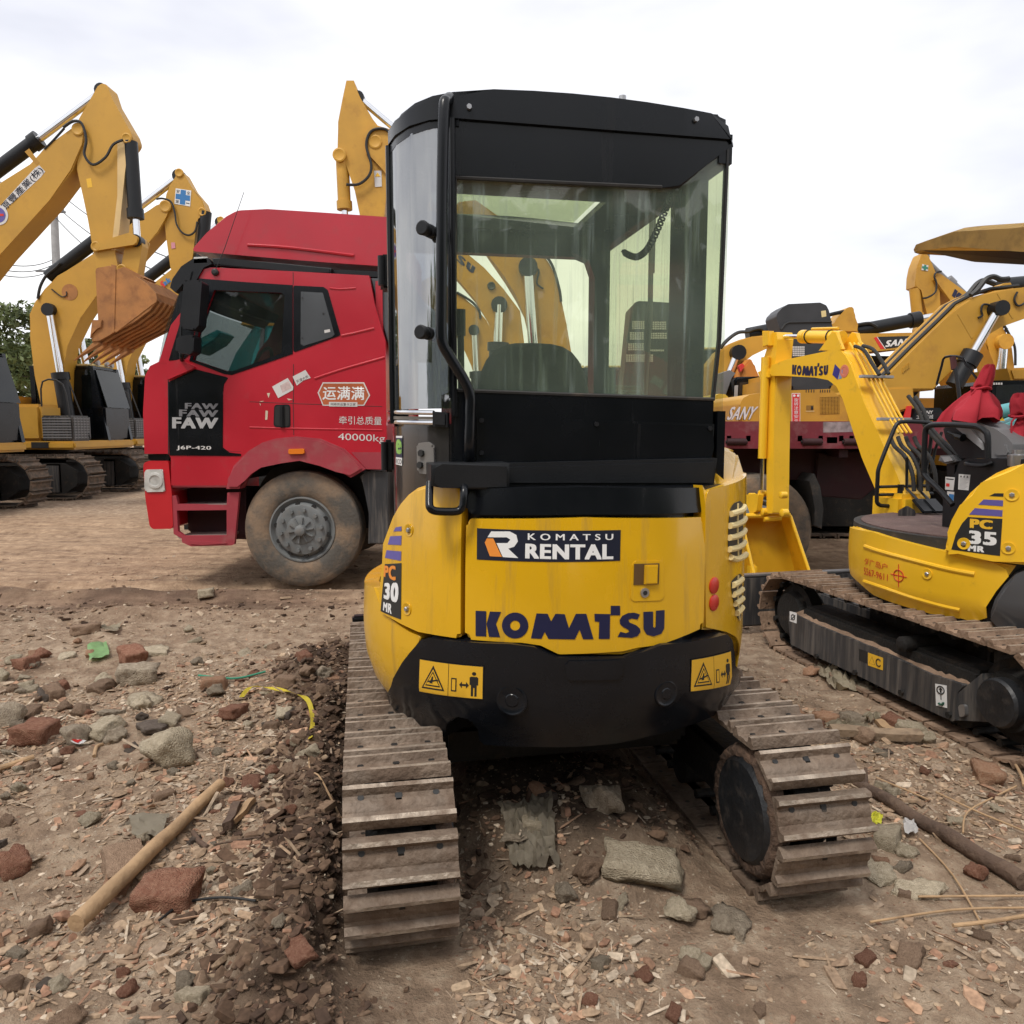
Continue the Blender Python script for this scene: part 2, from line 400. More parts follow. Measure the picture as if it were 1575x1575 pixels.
WHITE = paint('white_print', (.75, .75, .74, 1), .5, var=.03)
WHITED = paint('worn_white_print', (.62, .60, .58, 1), .6, var=.08)
SILV = paint('grey_print', (.38, .38, .38, 1), .5, var=.1)
SILVD = paint('dull_grey_print', (.16, .16, .17, 1), .5, var=.1)
ORNG = paint('orange_print', (.75, .25, .03, 1), .45, var=.03)
INKY = paint('black_print', (.015, .015, .015, 1), .5, var=.03)
YSIGN = paint('sign_yellow', (.78, .45, .03, 1), .4, var=.03)
REDP = paint('red_print', (.62, .03, .025, 1), .5, var=.04)
REFL = paint('red_reflector', (.5, .03, .02, 1), .25, var=.05)
AMBER = paint('amber_lens', (.75, .2, .02, 1), .2, var=.05)
LENS = paint('headlamp_lens', (.5, .49, .46, 1), .15, var=.25, scale=12, coat=.5)
BLUEP = paint('blue_print', (.03, .17, .42, 1), .5, var=.05)
PURP = paint('purple_print', (.11, .09, .32, 1), .5, var=.05)
PINK = paint('pink_print', (.6, .25, .3, 1), .5, var=.1)
GREENP = paint('green_print', (.25, .48, .10, 1), .5, var=.05)
TEAL = paint('teal_paint', (.03, .42, .42, 1), .4, var=.08)
TEALD = paint('faded_teal_paint', (.10, .33, .35, 1), .5, var=.1)
BUCK = paint('rusty_bucket', lin(165, 112, 62), .7, var=.2, scale=3, dirt=(lin(110, 72, 50), .4, 5), bump=.15)
ORB = paint('orange_bucket', (.55, .2, .03, 1), .6, var=.1)
CLOTH = paint('red_cloth', (.42, .02, .035, 1), .85, var=.12, bump=.15, bscale=200)
WORN = paint('worn_grouser_edge', lin(168, 154, 138), .45, metal=.35, var=.3, scale=14, dirt=(lin(104, 82, 66), .6, 11), bump=.4, bscale=60, world=True)
SEAT = paint('seat_fabric', (.06, .068, .07, 1), .9, var=.15, bump=.1, bscale=250)
MAT_ = paint('floor_mat', lin(96, 76, 72), .9, var=.2, dirt=(lin(130, 112, 100), .3, 12), bump=.3, bscale=90)
G1 = glass('green_tinted_glass', (.88, .91, .76, 1), haze=.20, streak=.55)
G2 = glass('side_glass', (.38, .40, .42, 1), haze=.03, streak=.05, ior=4.0)
G5 = glass('dark_cab_glass', (.10, .11, .11, 1), haze=.03, ior=1.5)
G3 = glass('truck_glass', (.42, .45, .45, 1), haze=.04, ior=1.5)
G4 = glass('sky_hatch_glass', (.92, .96, .82, 1), haze=.05)
GD = paint('dark_tinted_glass', (.02, .022, .025, 1), .05, var=.1, coat=.5)
GREYW = paint('film_covered_window', (.075, .08, .088, 1), .12, var=.06, coat=.4)

# ================================================================== crawler tracks
def shoe_bm(w, p, th=.014, g=.021):
    prof = [(-p/2+.005, 0), (-p/2+.005, th), (-p/2+.012, th+g), (-p/2+.026, th+g), (-p/2+.034, th), (-.02, th-.002), (-.012, th+.002), (.012, th+.002), (.02, th-.002),
            (p/2-.040, th), (p/2-.030, th+g), (p/2-.018, th+g), (p/2-.007, th-.002), (p/2-.007, 0)]
    b = bmesh.new(); A = [b.verts.new((-w/2, y, z)) for y, z in prof]; B = [b.verts.new((w/2, y, z)) for y, z in prof]; n = len(prof)
    b.faces.new(A); b.faces.new(B)
    for i in range(n): b.faces.new((A[i], A[(i+1) % n], B[(i+1) % n], B[i]))
    return b
def stadium(u, a, r):
    L = 4*a+2*PI*r; u %= L
    if u < 2*a: return -a+u, 2*r, 0.0
    u -= 2*a
    if u < PI*r: t = u/r; return a+r*math.sin(t), r+r*math.cos(t), -t
    u -= PI*r
    if u < 2*a: return a-u, 0.0, -PI
    u -= 2*a; t = u/r; return -a-r*math.sin(t), r-r*math.cos(t), -PI-t
def track(root, xc, yc, a, r, w, pitch, z0, shoe_mat, single=True, drum_side=1, seed=1, drum=.74):
    """z0: height of the bottom of the shoe plates"""
    rd = random.Random(seed); L = 4*a+2*PI*r; n = round(L/pitch); p = L/n
    mb = MB(FRAME)                                              # link chain
    b = bmesh.new(); rings = []
    for k in range(n*2):
        y, z, t = stadium(k*p/2, a, r-.022); rings.append([b.verts.new((xc+x, yc+y, z0+.022+z)) for x in (-w*.2, -w*.08, w*.08, w*.2)])
    for A, B in zip(rings, rings[1:]+rings[:1]):
        b.faces.new((A[0], A[1], B[1], B[0])); b.faces.new((A[2], A[3], B[3], B[2]))
    bmesh.ops.solidify(b, geom=b.faces[:], thickness=.03)
    mb.add(b)
    for k in range(n):
        y, z, t = stadium((k+.5)*p, a, r-.03); mb.cyl((xc-w*.24, yc+y, z0+.03+z), (xc+w*.24, yc+y, z0+.03+z), .018, n=8)
    tr = mb.build('track', root, local=True)
    proto = None
    def place(k): 
        y, z, t = stadium(k*p, a, r)
        return Matrix.Translation((xc, yc+y, z0+z)) @ Matrix.Rotation(t, 4, 'X') @ Matrix.Rotation(rd.uniform(-.012, .012), 4, 'Y') @ Matrix.Rotation(rd.uniform(-.02, .02), 4, 'X')
    if single:
        mb = MB(shoe_mat); mb.add(shoe_bm(w, p)); wi = mb.mi(WORN)
        for f_ in mb.bm.faces:
            if f_.normal.z > .9 and f_.calc_center_median().z > .03: f_.material_index = wi
        for x in (-w*.34, w*.34): mb.cyl((x, .022, .0), (x, .022, .0155), .009, INKY, 8)
        mb.box((0, .022, .0135), (.02, .034, .005), INKY, .002)
        proto = mb.build('track_shoe', tr, local=True)
        for k in range(n):
            o = proto if k == 0 else proto.copy()
            if k: COL.objects.link(o)
            o.parent = tr; o.matrix_local = place(k)
    else:
        mb = MB(shoe_mat)
        for k in range(n):
            b = shoe_bm(w, p, .03, .05); b.transform(place(k)); mb.add(b)
        sh = mb.build('track_shoes', tr, local=True)
    mb = MB(FRAME)                                              # roller frame
    fz0, fz1 = z0+r*.32, z0+r*1.48
    mb.box((xc, yc, z0+r*.95), (w*.62, 2*a*.82, r*.85), FRAME, .02)
    nr = 4 if a < 1.2 else 7
    for k in range(nr):
        y = yc - a*.72 + 1.44*a*k/(nr-1); mb.cyl((xc-w*.3, y, z0+r*.42), (xc+w*.3, y, z0+r*.42), r*.3, FRAME, 14)
    mb.build('roller_frame', tr, local=True)
    for s_, nm in ((-1, 'drive_sprocket'), (1, 'idler_wheel')):
        mb = MB(FRAME); y = yc+s_*a; z = z0+r
        mb.lathe((xc-w*.3, y, z), (1, 0, 0), [(0, .02), (0, r*.55), (w*.16, r*.62), (w*.18, r-.05), (w*.42, r-.05), (w*.44, r*.62), (w*.6, r*.55), (w*.6, .02)], 28)
        mb.build(nm, tr, local=True)
    if single:
        mb = MB(FRAME); x0 = xc - drum_side*w*.28; x1 = xc - drum_side*w*.5; y = yc-a; z = z0+r
        mb.lathe((x0, y, z), (x1-x0, 0, 0), [(0, r*.2), (0, r*drum), (abs(x1-x0)*.8, r*drum), (abs(x1-x0), r*drum*.92), (abs(x1-x0)+.002, r*.1)], 30, DRUM)
        mb.build('drive_motor_cover', tr, local=True)
        if drum > .6:
            mb = MB(CAKED); sx = (x1-x0)/abs(x1-x0); b = bmesh.new(); rows = []
            for h, k in ((-.05, .98), (-.055, 1.22), (-.03, 1.24), (-.006, 1.14), (-.012, .99)):
                rows.append([b.verts.new((x1+sx*(h+rd.uniform(-.006, .006)), y+math.cos(a)*r*drum*(k+rd.uniform(-.02, .02)), z+math.sin(a)*r*drum*(k+rd.uniform(-.02, .02)))) for a in np.linspace(0, 2*PI, 60, endpoint=False)])
            for A, B in zip(rows, rows[1:]):
                for i in range(60): b.faces.new((A[i], A[(i+1) % 60], B[(i+1) % 60], B[i]))
            mb.add(b, sharp=3.2); mb.build('mud_ring', tr, local=True)
    return tr

# ================================================================== the near mini excavator
MC = (0.155, 2.92); MT = math.radians(11)
ct, st = math.cos(MT), math.sin(MT)
def ML(x, y, z=None):                         # local plan coordinates of the near machine -> world
    X, Yw = MC[0]+x*ct-y*st, MC[1]+x*st+y*ct
    return (X, Yw) if z is None else Vector((X, Yw, z))
EX = thing('mini_excavator', 'yellow and black mini excavator seen from behind, its black cab rising in the middle', 'excavator', (MC[0], MC[1], 0), MT)
tL = track(EX, -.628, .12, .80, .222, .30, .135, .02, SHOE, drum_side=-1, seed=3)
tR = track(EX, .595, .12, .80, .222, .30, .135, .02, SHOE, drum_side=1, seed=4)
mb = MB(FRAME)
mb.bx((-.46, -.25, .27), (.46, .38, .42), FRAME, .03); mb.lathe((0, 0, .4), (0, 0, 1), [(0, .3), (.1, .36), (.14, .36), (.14, .02)], 32)
mb.bm.transform(WM[EX.name]); mb.build('car_body', EX)
mb = MB(BLKM)
for x in (-.3, .3): mb.box((x, .85, .28), (.07, 1.0, .08), BLKM, .01)
mb.box((0, 1.36, .26), (1.55, .05, .36), BLKM, .012); mb.box((0, 1.33, .43), (1.55, .06, .03), BLKM, .01)
mb.bm.transform(WM[EX.name]); mb.build('dozer_blade', EX)
# swing body, with its left side cut along the cab
def plan_ring(R, xcut, n=60, yfront=.62):
    out = []
    for k in range(n+1):
        a = -math.asin(min(1, xcut/R)) + (k/n)*(math.asin(min(1, xcut/R))+PI*.62)
        out.append((R*math.sin(a), -R*math.cos(a)))
    return out
def extrude_plan(mb, pts, z0, z1, mat=None, bev=0):
    b = bmesh.new(); lo = [b.verts.new((x, y, z0)) for x, y in pts]; hi = [b.verts.new((x, y, z1)) for x, y in pts]; n = len(pts)
    b.faces.new(lo); t = b.faces.new(hi)
    for i in range(n): b.faces.new((lo[i], lo[(i+1) % n], hi[(i+1) % n], hi[i]))
    if bev: bmesh.ops.bevel(b, geom=list(t.edges), offset=bev, segments=3, affect='EDGES', clamp_overlap=True)
    mb.add(b, mat)
pl = [ML(x, y) for x, y in plan_ring(.655, .52)] + [ML(.3, .62), ML(-.52, .62)]
mb = MB(BLK); extrude_plan(mb, pl, .54, 1.262, BLK, .03)
swing = mb.build('swing_body', EX)
PROF = [(.40, .60), (.50, .635), (.56, .672), (.64, .697), (.74, .706), (.84, .702), (.94, .696), (1.06, .688), (1.18, .676), (1.30, .66)]
RH = Round(MC, PROF, -.004); RS = Round(MC, PROF, .004); RW = Round(MC, PROF, 0.0)
def th(S, deg): return math.radians(deg)*S.R0
# engine cover
mb = MB(Y1)
hood = K('c4', (455,172), (850,168), (1251,167), (1246,548), (1100,592), (1030,628), (978,641), (762,637), (702,607), (640,598), (450,586))
mb.prism(RH, hood, -.03, .02, bev=.012, fil=[.02,0,.02,.02,0,.03,.03,.03,.03,0,.02], seg=3)
mb.sheet(RH, K('c4', (491,205), (969,211), (967,316), (490,312)), .0212, NAVYD)
mb.text(RH, K('c4', (660,222), (944,224), (944,245), (660,245)), 'K O M A T S U', WHITE, .0218, .02)
mb.text(RH, K('c4', (652,257), (944,259), (944,311), (651,308)), 'RENTAL', WHITE, .0218, .05)
mb.sheet(RH, K('c4', (538,216), (600,216), (622,228), (627,250), (615,268), (595,275), (628,307), (577,304), (556,256), (592,256), (602,244), (590,236), (526,236)), .0216, WHITE)
mb.sheet(RH, K('c4', (517,254), (524,240), (545,240), (574,303), (534,301)), .0219, ORNG)
logo(mb, RH, .0216, NAVY)
cover = mb.build('engine_cover', EX)
mb = MB(Y1)                                   # recessed latch
mb.prism(RH, K('c4', (1008,318), (1112,316), (1112,452), (1000,456)), .0195, .0222, bev=.002, fil=.012)
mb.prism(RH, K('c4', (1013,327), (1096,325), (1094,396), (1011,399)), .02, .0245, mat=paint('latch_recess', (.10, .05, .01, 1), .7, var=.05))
mb.prism(RH, K('c4', (1046,330), (1088,329), (1086,394), (1044,396)), .022, .033, bev=.003, mat=Y1)
c = RH.px(*K('c4', (1048,426))[0]); mb.cyl(RH.map(c[0], c[1], .02), RH.map(c[0], c[1], .026), .014, STEEL, 18); mb.cyl(RH.map(c[0], c[1], .026), RH.map(c[0], c[1], .0275), .007, INKY, 12)
mb.build('latch', cover)
# black cap above the engine cover
mb = MB(BLK)
mb.prism(RH, K('c4', (452,68), (850,64), (1252,66), (1256,90), (1252,150), (850,158), (452,158)), -.05, .016, bev=.014, fil=.02, seg=3)
mb.build('tail_cap', EX)
# left side panel
mb = MB(Y1)
sp = K('d4', (868,826), (715,812), (590,815), (520,838), (450,890), (390,960), (345,1040), (305,1150), (280,1260), (262,1400)) + K('c4', (160,430), (160,492), (205,520), (290,562), (434,585))
mb.prism(RW, sp, -.04, .018, bev=.014, fil=[.015,.03,.02,0,0,0,0,0,0,0,.02,.02,0,0,.015], seg=3)
for q in ([(180,330),(236,326),(234,520),(165,492)],): mb.sheet(RW, K('c4', *q), .0192, INKY)
for q in ([(217,203),(236,200),(236,216),(209,217)], [(198,234),(236,232),(235,264),(190,262)], [(186,282),(235,286),(234,318),(180,308)]): mb.sheet(RW, K('c4', *q), .0192, PURP)
mb.text(RW, K('c4', (178,335), (217,335), (217,388), (176,373)), 'PC', ORNG, .0198, .06)
mb.text(RW, K('c4', (179,395), (228,392), (225,465), (176,448)), '30', WHITE, .0198, .06)
mb.text(RW, K('c4', (176,460), (205,468), (203,502), (174,489)), 'MR', WHITE, .0198, .05)
sidep = mb.build('side_panel', EX)
def bolt(S, p, d, r, parent, mat=Y1):
    mb = MB(mat); u, z = S.px(*p); o = S.map(u, z, d); n = S.map(u, z, d+.1)-o
    mb.lathe(o-n*.03, n, [(0, r), (.006, r), (.006, r*.85), (.0025, r*.55), (.0025, 0)], 24)
    mb.lathe(o, n, [(-.002, r*.42), (.006, r*.42), (.009, r*.3), (.009, 0)], 6, STEEL); return mb.build('bolt', parent)
bolt(RW, K('c4', (261,213))[0], .018, .02, sidep); bolt(RW, K('c4', (254,484))[0], .018, .02, sidep)
# lower yellow skirts and the counterweight
zt = lambda p: RS.px(*p)
mb = MB(Y1)
P = [zt(p) for p in K('c4', (296,584), (250,640), (216,740), (193,815), (185,868))]
P += [(th(RS, -52), .495), (th(RS, -70), .53), (th(RS, -110), .56), (th(RS, -112), .90), (th(RS, -80), .885)] + [zt(p) for p in K('c4', (128,412), (160,500), (205,535), (250,566))]
mb.prism(RS, P, -.05, .004, bev=.02, fil=.012, px=False, seg=3)
mb.build('side_skirt', EX)
mb = MB(CWB)
cwp = K('c4', (305,588), (340,585), (600,602), (680,612), (718,632), (756,648), (985,650), (1030,634), (1110,605), (1325,570), (1342,590), (1354,680), (1352,770), (1330,815), (1270,855), (1180,888), (1060,920), (960,942), (860,952), (680,955), (500,946), (492,895), (470,862), (425,852), (390,880), (382,926), (330,915), (270,896), (216,870), (197,830), (203,750), (240,668))
RCW = Round(MC, PROF, .012)
mb.prism(RCW, cwp, -.12, .022, bev=.022, fil=.012, seg=3)
def sunk(px_, r):
    u, z = RCW.px(*px_); o = RCW.map(u, z, .0215); n = (RCW.map(u, z, .1)-o).normalized()
    mb.lathe(o, n, [(-.01, r*1.15), (.003, r*1.1), (.004, r), (.001, r*.85), (.001, r*.5), (.004, r*.42), (.004, 0)], 32)
sunk(K('c4', (607,795))[0], .042); sunk(K('c4', (1120,772))[0], .036)
mb.prism(RCW, K('c4', (782,658), (975,655), (972,712), (955,722), (800,725), (788,712)), .015, .027, bev=.006, fil=.01)
cw = mb.build('counterweight', EX)
def warn(S, quad, d, parent, name='warning_decal'):
    mb = MB(YSIGN); q = [S.px(*p) for p in quad]
    f = lambda u, v: tuple((q[0][k]*(1-u)+q[1][k]*u)*(1-v)+(q[3][k]*(1-u)+q[2][k]*u)*v for k in (0, 1))
    sh = lambda pts, dd, m: mb.prism(S, [f(*p) for p in pts], dd-.0004, dd, mat=m, px=False)
    sh([(0,0),(1,0),(1,1),(0,1)], d, INKY); sh([(.01,.02),(.49,.02),(.49,.98),(.01,.98)], d+.0005, YSIGN); sh([(.5,.02),(.99,.02),(.99,.98),(.5,.98)], d+.0005, YSIGN)
    sh([(.25,.13),(.44,.85),(.06,.85)], d+.001, INKY); sh([(.25,.24),(.405,.80),(.095,.80)], d+.0015, YSIGN); sh([(.25,.30),(.375,.75),(.125,.75)], d+.002, INKY); sh([(.25,.36),(.355,.71),(.145,.71)], d+.0025, YSIGN)
    sh([(.2,.66),(.24,.45),(.26,.45),(.25,.66)], d+.003, INKY); sh([(.16,.6),(.33,.52),(.34,.56),(.17,.64)], d+.0031, INKY)
    sh([(.54,.42),(.62,.42),(.62,.82),(.54,.82)], d+.001, INKY); sh([(.555,.46),(.605,.46),(.605,.78),(.555,.78)], d+.0015, YSIGN)
    sh([(.66,.6),(.70,.5),(.70,.57),(.76,.57),(.76,.5),(.80,.6),(.76,.7),(.76,.63),(.70,.63),(.70,.7)], d+.001, INKY)
    sh([(.84+.03*math.cos(k*PI/5)+.03, .24+.055*math.sin(k*PI/5)) for k in range(10)], d+.001, INKY)
    sh([(.83,.33),(.91,.33),(.93,.36),(.93,.58),(.91,.58),(.91,.92),(.88,.92),(.88,.66),(.86,.66),(.86,.92),(.83,.92),(.83,.58),(.81,.58),(.81,.36)], d+.001, INKY)
    return mb.build(name, parent)
warn(RCW, K('c4', (300,653), (514,678), (512,792), (299,767)), .024, cw)
warn(RCW, K('c4', (1203,656), (1336,627), (1333,745), (1199,767)), .024, cw)
# right side panel with air grilles
RR = Round(MC, [(.4, .64), (.55, .68), (.7, .698), (1.2, .698), (1.4, .69)])
mb = MB(Y1)
P = [RR.px(*p) for p in K('c4', (1263,560), (1266,300)) + K('d5', (505,700), (500,525))]
P += [(P[-1][0]+.02, 1.245), (th(RR, 75), 1.285), (th(RR, 118), 1.285), (th(RR, 118), .52), (th(RR, 72), .50), (th(RR, 64), .50)] + [RR.px(*p) for p in K('c4', (1392,640), (1375,575), (1340,556))]
mb.prism(RR, P, -.04, .004, bev=.014, px=False, seg=3)
top = []
for dg, z, ins in ((50, 1.20, 0), (75, 1.27, 0), (105, 1.27, 0), (105, 1.27, .3), (50, 1.2, .2), (62, 1.385, .13), (78, 1.385, .09), (100, 1.36, .08), (100, 1.36, .3), (62, 1.385, .3), (82, 1.36, .02)):
    top.append(RR.map(th(RR, dg), z, .003-ins))
mb.hull(top, bev=.012)
rp = mb.build('right_side_panel', EX)
def grille(pts, slats):
    mb = MB(INKY); mb.prism(RR, K('d5', *pts), .004, .0065, fil=.02)
    g = mb.build('grille', rp)
    mb = MB(CREAM)
    for q in slats: mb.tube([RR.map(*RR.px(*p), .009) for p in K('d5', *q)], .0105, 8, sm=4)
    mb.tube([RR.map(*RR.px(*p), .007) for p in K('d5', (797,690), (792,940), (800,1180))] if pts[0][1] < 900 else [RR.map(*RR.px(*p), .007) for p in K('d5', (800,1360), (790,1500), (812,1780))], .004, 6)
    mb.build('slats', g)
grille([(740,730),(770,690),(820,668),(850,700),(850,900),(842,1120),(830,1180),(770,1185),(735,1150),(712,1090),(720,850)],
       [[(728,790),(770,778),(830,755),(852,720)], [(718,900),(770,890),(835,862),(858,830)], [(714,1010),(770,1000),(832,972),(856,940)], [(714,1118),(770,1108),(832,1080),(852,1050)], [(725,1190),(775,1210),(835,1190),(868,1165)]])
grille([(740,1420),(780,1380),(825,1345),(840,1370),(838,1600),(830,1780),(800,1760),(770,1640),(745,1500)],
       [[(745,1452),(790,1430),(830,1395)], [(752,1540),(795,1520),(832,1490)], [(766,1625),(800,1605),(835,1575)], [(782,1712),(808,1690),(833,1660)]])
for q in ((583,1455), (583,1615)):
    u, z = RR.px(*K('d5', q)[0]); o = RR.map(u, z, .004); n = (RR.map(u, z, .1)-o).normalized(); mb = MB(REFL)
    mb.lathe(o-n*.001, n, [(0, .0265), (.004, .0265), (.006, .023), (.0062, 0)], 28); mb.build('reflector', rp)
# ------------------------------------------------------------------ cab
arc = [(-.425, -.44), (-.487, -.415), (-.540, -.36), (-.578, -.28), (-.597, -.19)]
LEFT = Path([ML(-.425+.02, -.447)] + [ML(*p) for p in arc] + [ML(-.592, 0), ML(-.552, .88)], True)
REAR = Flat(*ML(-.425, -.44), MT)
RT = .478
mb = MB(BLK)
def plan_prism(mb, pts, z0, z1, mat=None, bev=0): extrude_plan(mb, [ML(*p) for p in pts], z0, z1, mat, bev)
zr = REAR.px(800, 152)[1]                     # roof height at the rear edge
ZC = zr-.075
# rear header, right posts, front posts, sills
mb.prism(REAR, K('c2', (352,60), (700,55), (1060,75), (1390,130), (1474,160), (1472,238), (1392,292), (1275,390), (1200,392), (362,348)), -.05, .004, bev=.006, fil=[0,0,0,0,.03,0,0,0,0,0])
mb.prism(REAR, K('c2', (343,60), (363,60), (363,1240), (343,1240)), -.03, .004)
post = lambda x0, x1, y0, y1, z0=1.2, z1=None: plan_prism(mb, [(x0, y0), (x1, y0), (x1, y1), (x0, y1)], z0, z1 or ZC+.02, BLK)
post(RT-.07, RT-.005, -.27, -.10); post(RT-.085, RT-.01, .78, .88)
post(-.55, -.49, .80, .88); post(-.598, -.555, -.20, -.13)
plan_prism(mb, [(-.55, .82), (RT-.01, .82), (RT-.01, .88), (-.55, .88)], ZC-.10, ZC+.02)
plan_prism(mb, [(-.55, .84), (RT-.01, .84), (RT-.01, .88), (-.55, .88)], .9, 1.30)
plan_prism(mb, [(RT-.05, -.44), (RT-.005, -.44), (RT-.005, .88), (RT-.05, .88)], ZC-.07, ZC+.02)
plan_prism(mb, [(RT-.03, -.44), (RT-.002, -.44), (RT-.002, .88), (RT-.03, .88)], 1.0, 1.50)
# corner gussets of the front opening
for x0, sx in ((RT-.085, -1),):
    b = bmesh.new(); pts = [(0, 0), (-.11, 0), (-.03, -.03), (0, -.11)]
    A = [b.verts.new(ML(x0+px_, .78, ZC-.09+pz)) for px_, pz in pts]; B = [b.verts.new(ML(x0+px_, .86, ZC-.09+pz)) for px_, pz in pts]
    b.faces.new(A); b.faces.new(B)
    for i in range(4): b.faces.new((A[i], A[(i+1) % 4], B[(i+1) % 4], B[i]))
    mb.add(b)
# lower rear body of the cab
mb.prism(REAR, K('c2', (352,1212), (445,1212), (1412,1246), (1400,1580), (352,1580)), -.30, .006, bev=.006)
mb.prism(REAR, K('c2', (440,1308), (1408,1345), (1402,1440), (1380,1590), (440,1590)), 0, .02, bev=.008)
# rubber seal of the rear pane and screws
for ps in ([(366,349), (366,1210)], [(366,1209), (900,1228), (1410,1245)], [(366,351), (800,372), (1200,390)]):
    mb.tube([REAR.map(*REAR.px(*p), .004) for p in K('c2', *ps)], .006, 6, RUB)
for p_ in ((470,1330), (930,1345), (1385,1362), (470,1460), (1385,1490), (420,75), (1330,125)):
    u, z = REAR.px(*K('c2', p_)[0]); mb.cyl(REAR.map(u, z, .004), REAR.map(u, z, .026), .008, STEEL if p_[1] < 200 else BLKM, 6)
# left curved header and lower corner
def lp(*pts): return [LEFT.px(*p) for p in pts]
uL = LEFT.L[-1]
mb.prism(LEFT, [(0, ZC-.02), (uL, ZC-.06), (uL, ZC+.03), (0, ZC+.03)], -.04, .004, px=False, step=.03)
cab = mb.build('cab', EX)
mb = MB(BLK)                                  # roof, with the hatch left open
outl = [(x, -.455) for x in (-.3, -.18, -.06, .06, .18, .30, .39)] + [(RT-.015, -.455), (RT+.008, -.42), (RT+.008, .84), (RT-.05, .91)] + [(x, .91) for x in (.3, .15, 0, -.15, -.3, -.45)] + [(-.51, .91), (-.56, .84), (-.604, -.2), (-.586, -.285), (-.546, -.37), (-.492, -.425), (-.425, -.455)]
hx0, hx1, hy0, hy1 = -.42, .285, .28, .77
def roof_piece(clip):
    b = bmesh.new(); lo = [b.verts.new((x, y, ZC)) for x, y in outl]; hi = [b.verts.new((x, y, zr-.012)) for x, y in outl]; n = len(outl)
    b.faces.new(lo); t = b.faces.new(hi)
    for i in range(n): b.faces.new((lo[i], lo[(i+1) % n], hi[(i+1) % n], hi[i]))
    bmesh.ops.bevel(b, geom=list(t.edges), offset=.022, segments=3, affect='EDGES', clamp_overlap=True)
    for v in b.verts:
        if v.co.z > ZC+.01: v.co.z += .034*(1-((v.co.x+.06)/.54)**2) - (.05 if v.co.x > RT-.02 else 0)
    for co, no in clip:
        r = bmesh.ops.bisect_plane(b, geom=b.verts[:]+b.edges[:]+b.faces[:], plane_co=co, plane_no=no, clear_outer=True)
        bmesh.ops.edgeloop_fill(b, edges=[e for e in b.edges if len(e.link_faces) == 1])
    b.transform(WM[EX.name]); mb.add(b)
roof_piece([((0, hy0, 0), (0, 1, 0))]); roof_piece([((0, hy1, 0), (0, -1, 0))])
roof_piece([((0, hy0, 0), (0, -1, 0)), ((0, hy1, 0), (0, 1, 0)), ((hx0, 0, 0), (1, 0, 0))])
roof_piece([((0, hy0, 0), (0, -1, 0)), ((0, hy1, 0), (0, 1, 0)), ((hx1, 0, 0), (-1, 0, 0))])
b0 = REAR.px(*K('c2', (1405,120))[0]); o = REAR.map(b0[0], b0[1], -.03); mb.box(o, (.062, .05, .05), BLKM, .006, Matrix.Rotation(MT, 3, 'Z').to_4x4())
b0 = REAR.px(*K('c2', (1060,40))[0]); o = REAR.map(b0[0], b0[1], -.04); mb.tube([o+Vector((0,0,-.02)), o+Vector((0,0,.03))], .012, 10, STEEL)
roof = mb.build('roof', cab)
mb = MB(G4); zg = zr-.03
mb.hull([ML(x, y, z) for x in (hx0, hx1) for y in (hy0, hy1) for z in (zg, zg+.006)]); mb.build('roof_window', cab)
mb = MB(G1)                                   # rear pane
mb.prism(REAR, K('c2', (362,340), (1200,385), (1276,382), (1392,285), (1471,232), (1440,1000), (1412,1248), (362,1213)), -.012, -.006); mb.build('rear_window', cab)
mb = MB(INKY); mb.prism(REAR, K('c2', (1464,238), (1473,232), (1441,1000), (1414,1250), (1408,1250), (1434,1000)), -.02, .004); mb.build('window_edge', cab)
mb = MB(G1)
b = bmesh.new()
def quad3(mb, pts, mat=None):
    b = bmesh.new(); b.faces.new([b.verts.new(p) for p in pts]); bmesh.ops.solidify(b, geom=b.faces[:], thickness=.005); mb.add(b, mat)
quad3(mb, [ML(RT-.01, -.435, 1.48), ML(RT-.01, -.27, 1.48), ML(RT-.01, -.27, ZC-.05), ML(RT-.01, -.435, ZC-.05)])
quad3(mb, [ML(RT-.03, -.10, 1.48), ML(RT-.03, .78, 1.48), ML(RT-.03, .78, ZC-.05), ML(RT-.03, -.10, ZC-.05)]); mb.build('side_window', cab)
mb = MB(BLK); mb.tube([ML(-.600, -.185, 1.46), ML(-.600, -.185, ZC)], .013, 8); mb.tube([ML(-.425, -.450, 1.48), ML(-.425, -.450, ZC)], .009, 8); mb.build('corner_post', cab)
mb = MB(G2)                                   # curved left pane
b0, b1 = LEFT.px(640, 629)[1], ZC-.02
mb.prism(LEFT, [(.02, b0), (LEFT.L[5]-.005, b0), (LEFT.L[5]-.005, b1), (.02, b1)], -.004, .003, px=False, step=.02); mb.build('corner_window', cab)
mb = MB(G2); mb.prism(LEFT, [(LEFT.L[5]+.06, b0), (uL-.09, b0), (uL-.09, b1-.05), (LEFT.L[5]+.06, b1-.05)], -.004, .001, px=False); mb.build('door_window', cab)
# cab side below the glass
LOW = Path([ML(-.405, -.449), ML(-.43, -.444)] + [ML(*p) for p in arc[1:]] + [ML(-.592, 0), ML(-.552, .88)], True)
mb = MB(CABS)
zb = LOW.px(640, 652)[1]
mb.prism(LOW, [(.03, zb), (uL, zb), (uL, .62), (LOW.L[5]+.2, .60), (LOW.L[4], .62), (.12, 1.0), (.03, 1.20)], -.04, .004, bev=.008, px=False, step=.03)
q = K('d4', (354,445), (400,445), (398,670), (352,660)); mb.sheet(LOW, q, .0062, WHITE); mb.sheet(LOW, K('d4', (354,460), (400,460), (399,610), (353,604)), .0066, NAVY)
mb.text(LOW, K('d4', (356,470), (399,470), (398,585), (355,580)), 'e', GREENP, .0072, .05); mb.text(LOW, K('d4', (356,618), (398,622), (397,660), (355,652)), 'ECO', INKY, .0068)
side = mb.build('cab_side', cab)
mb = MB(CHR)
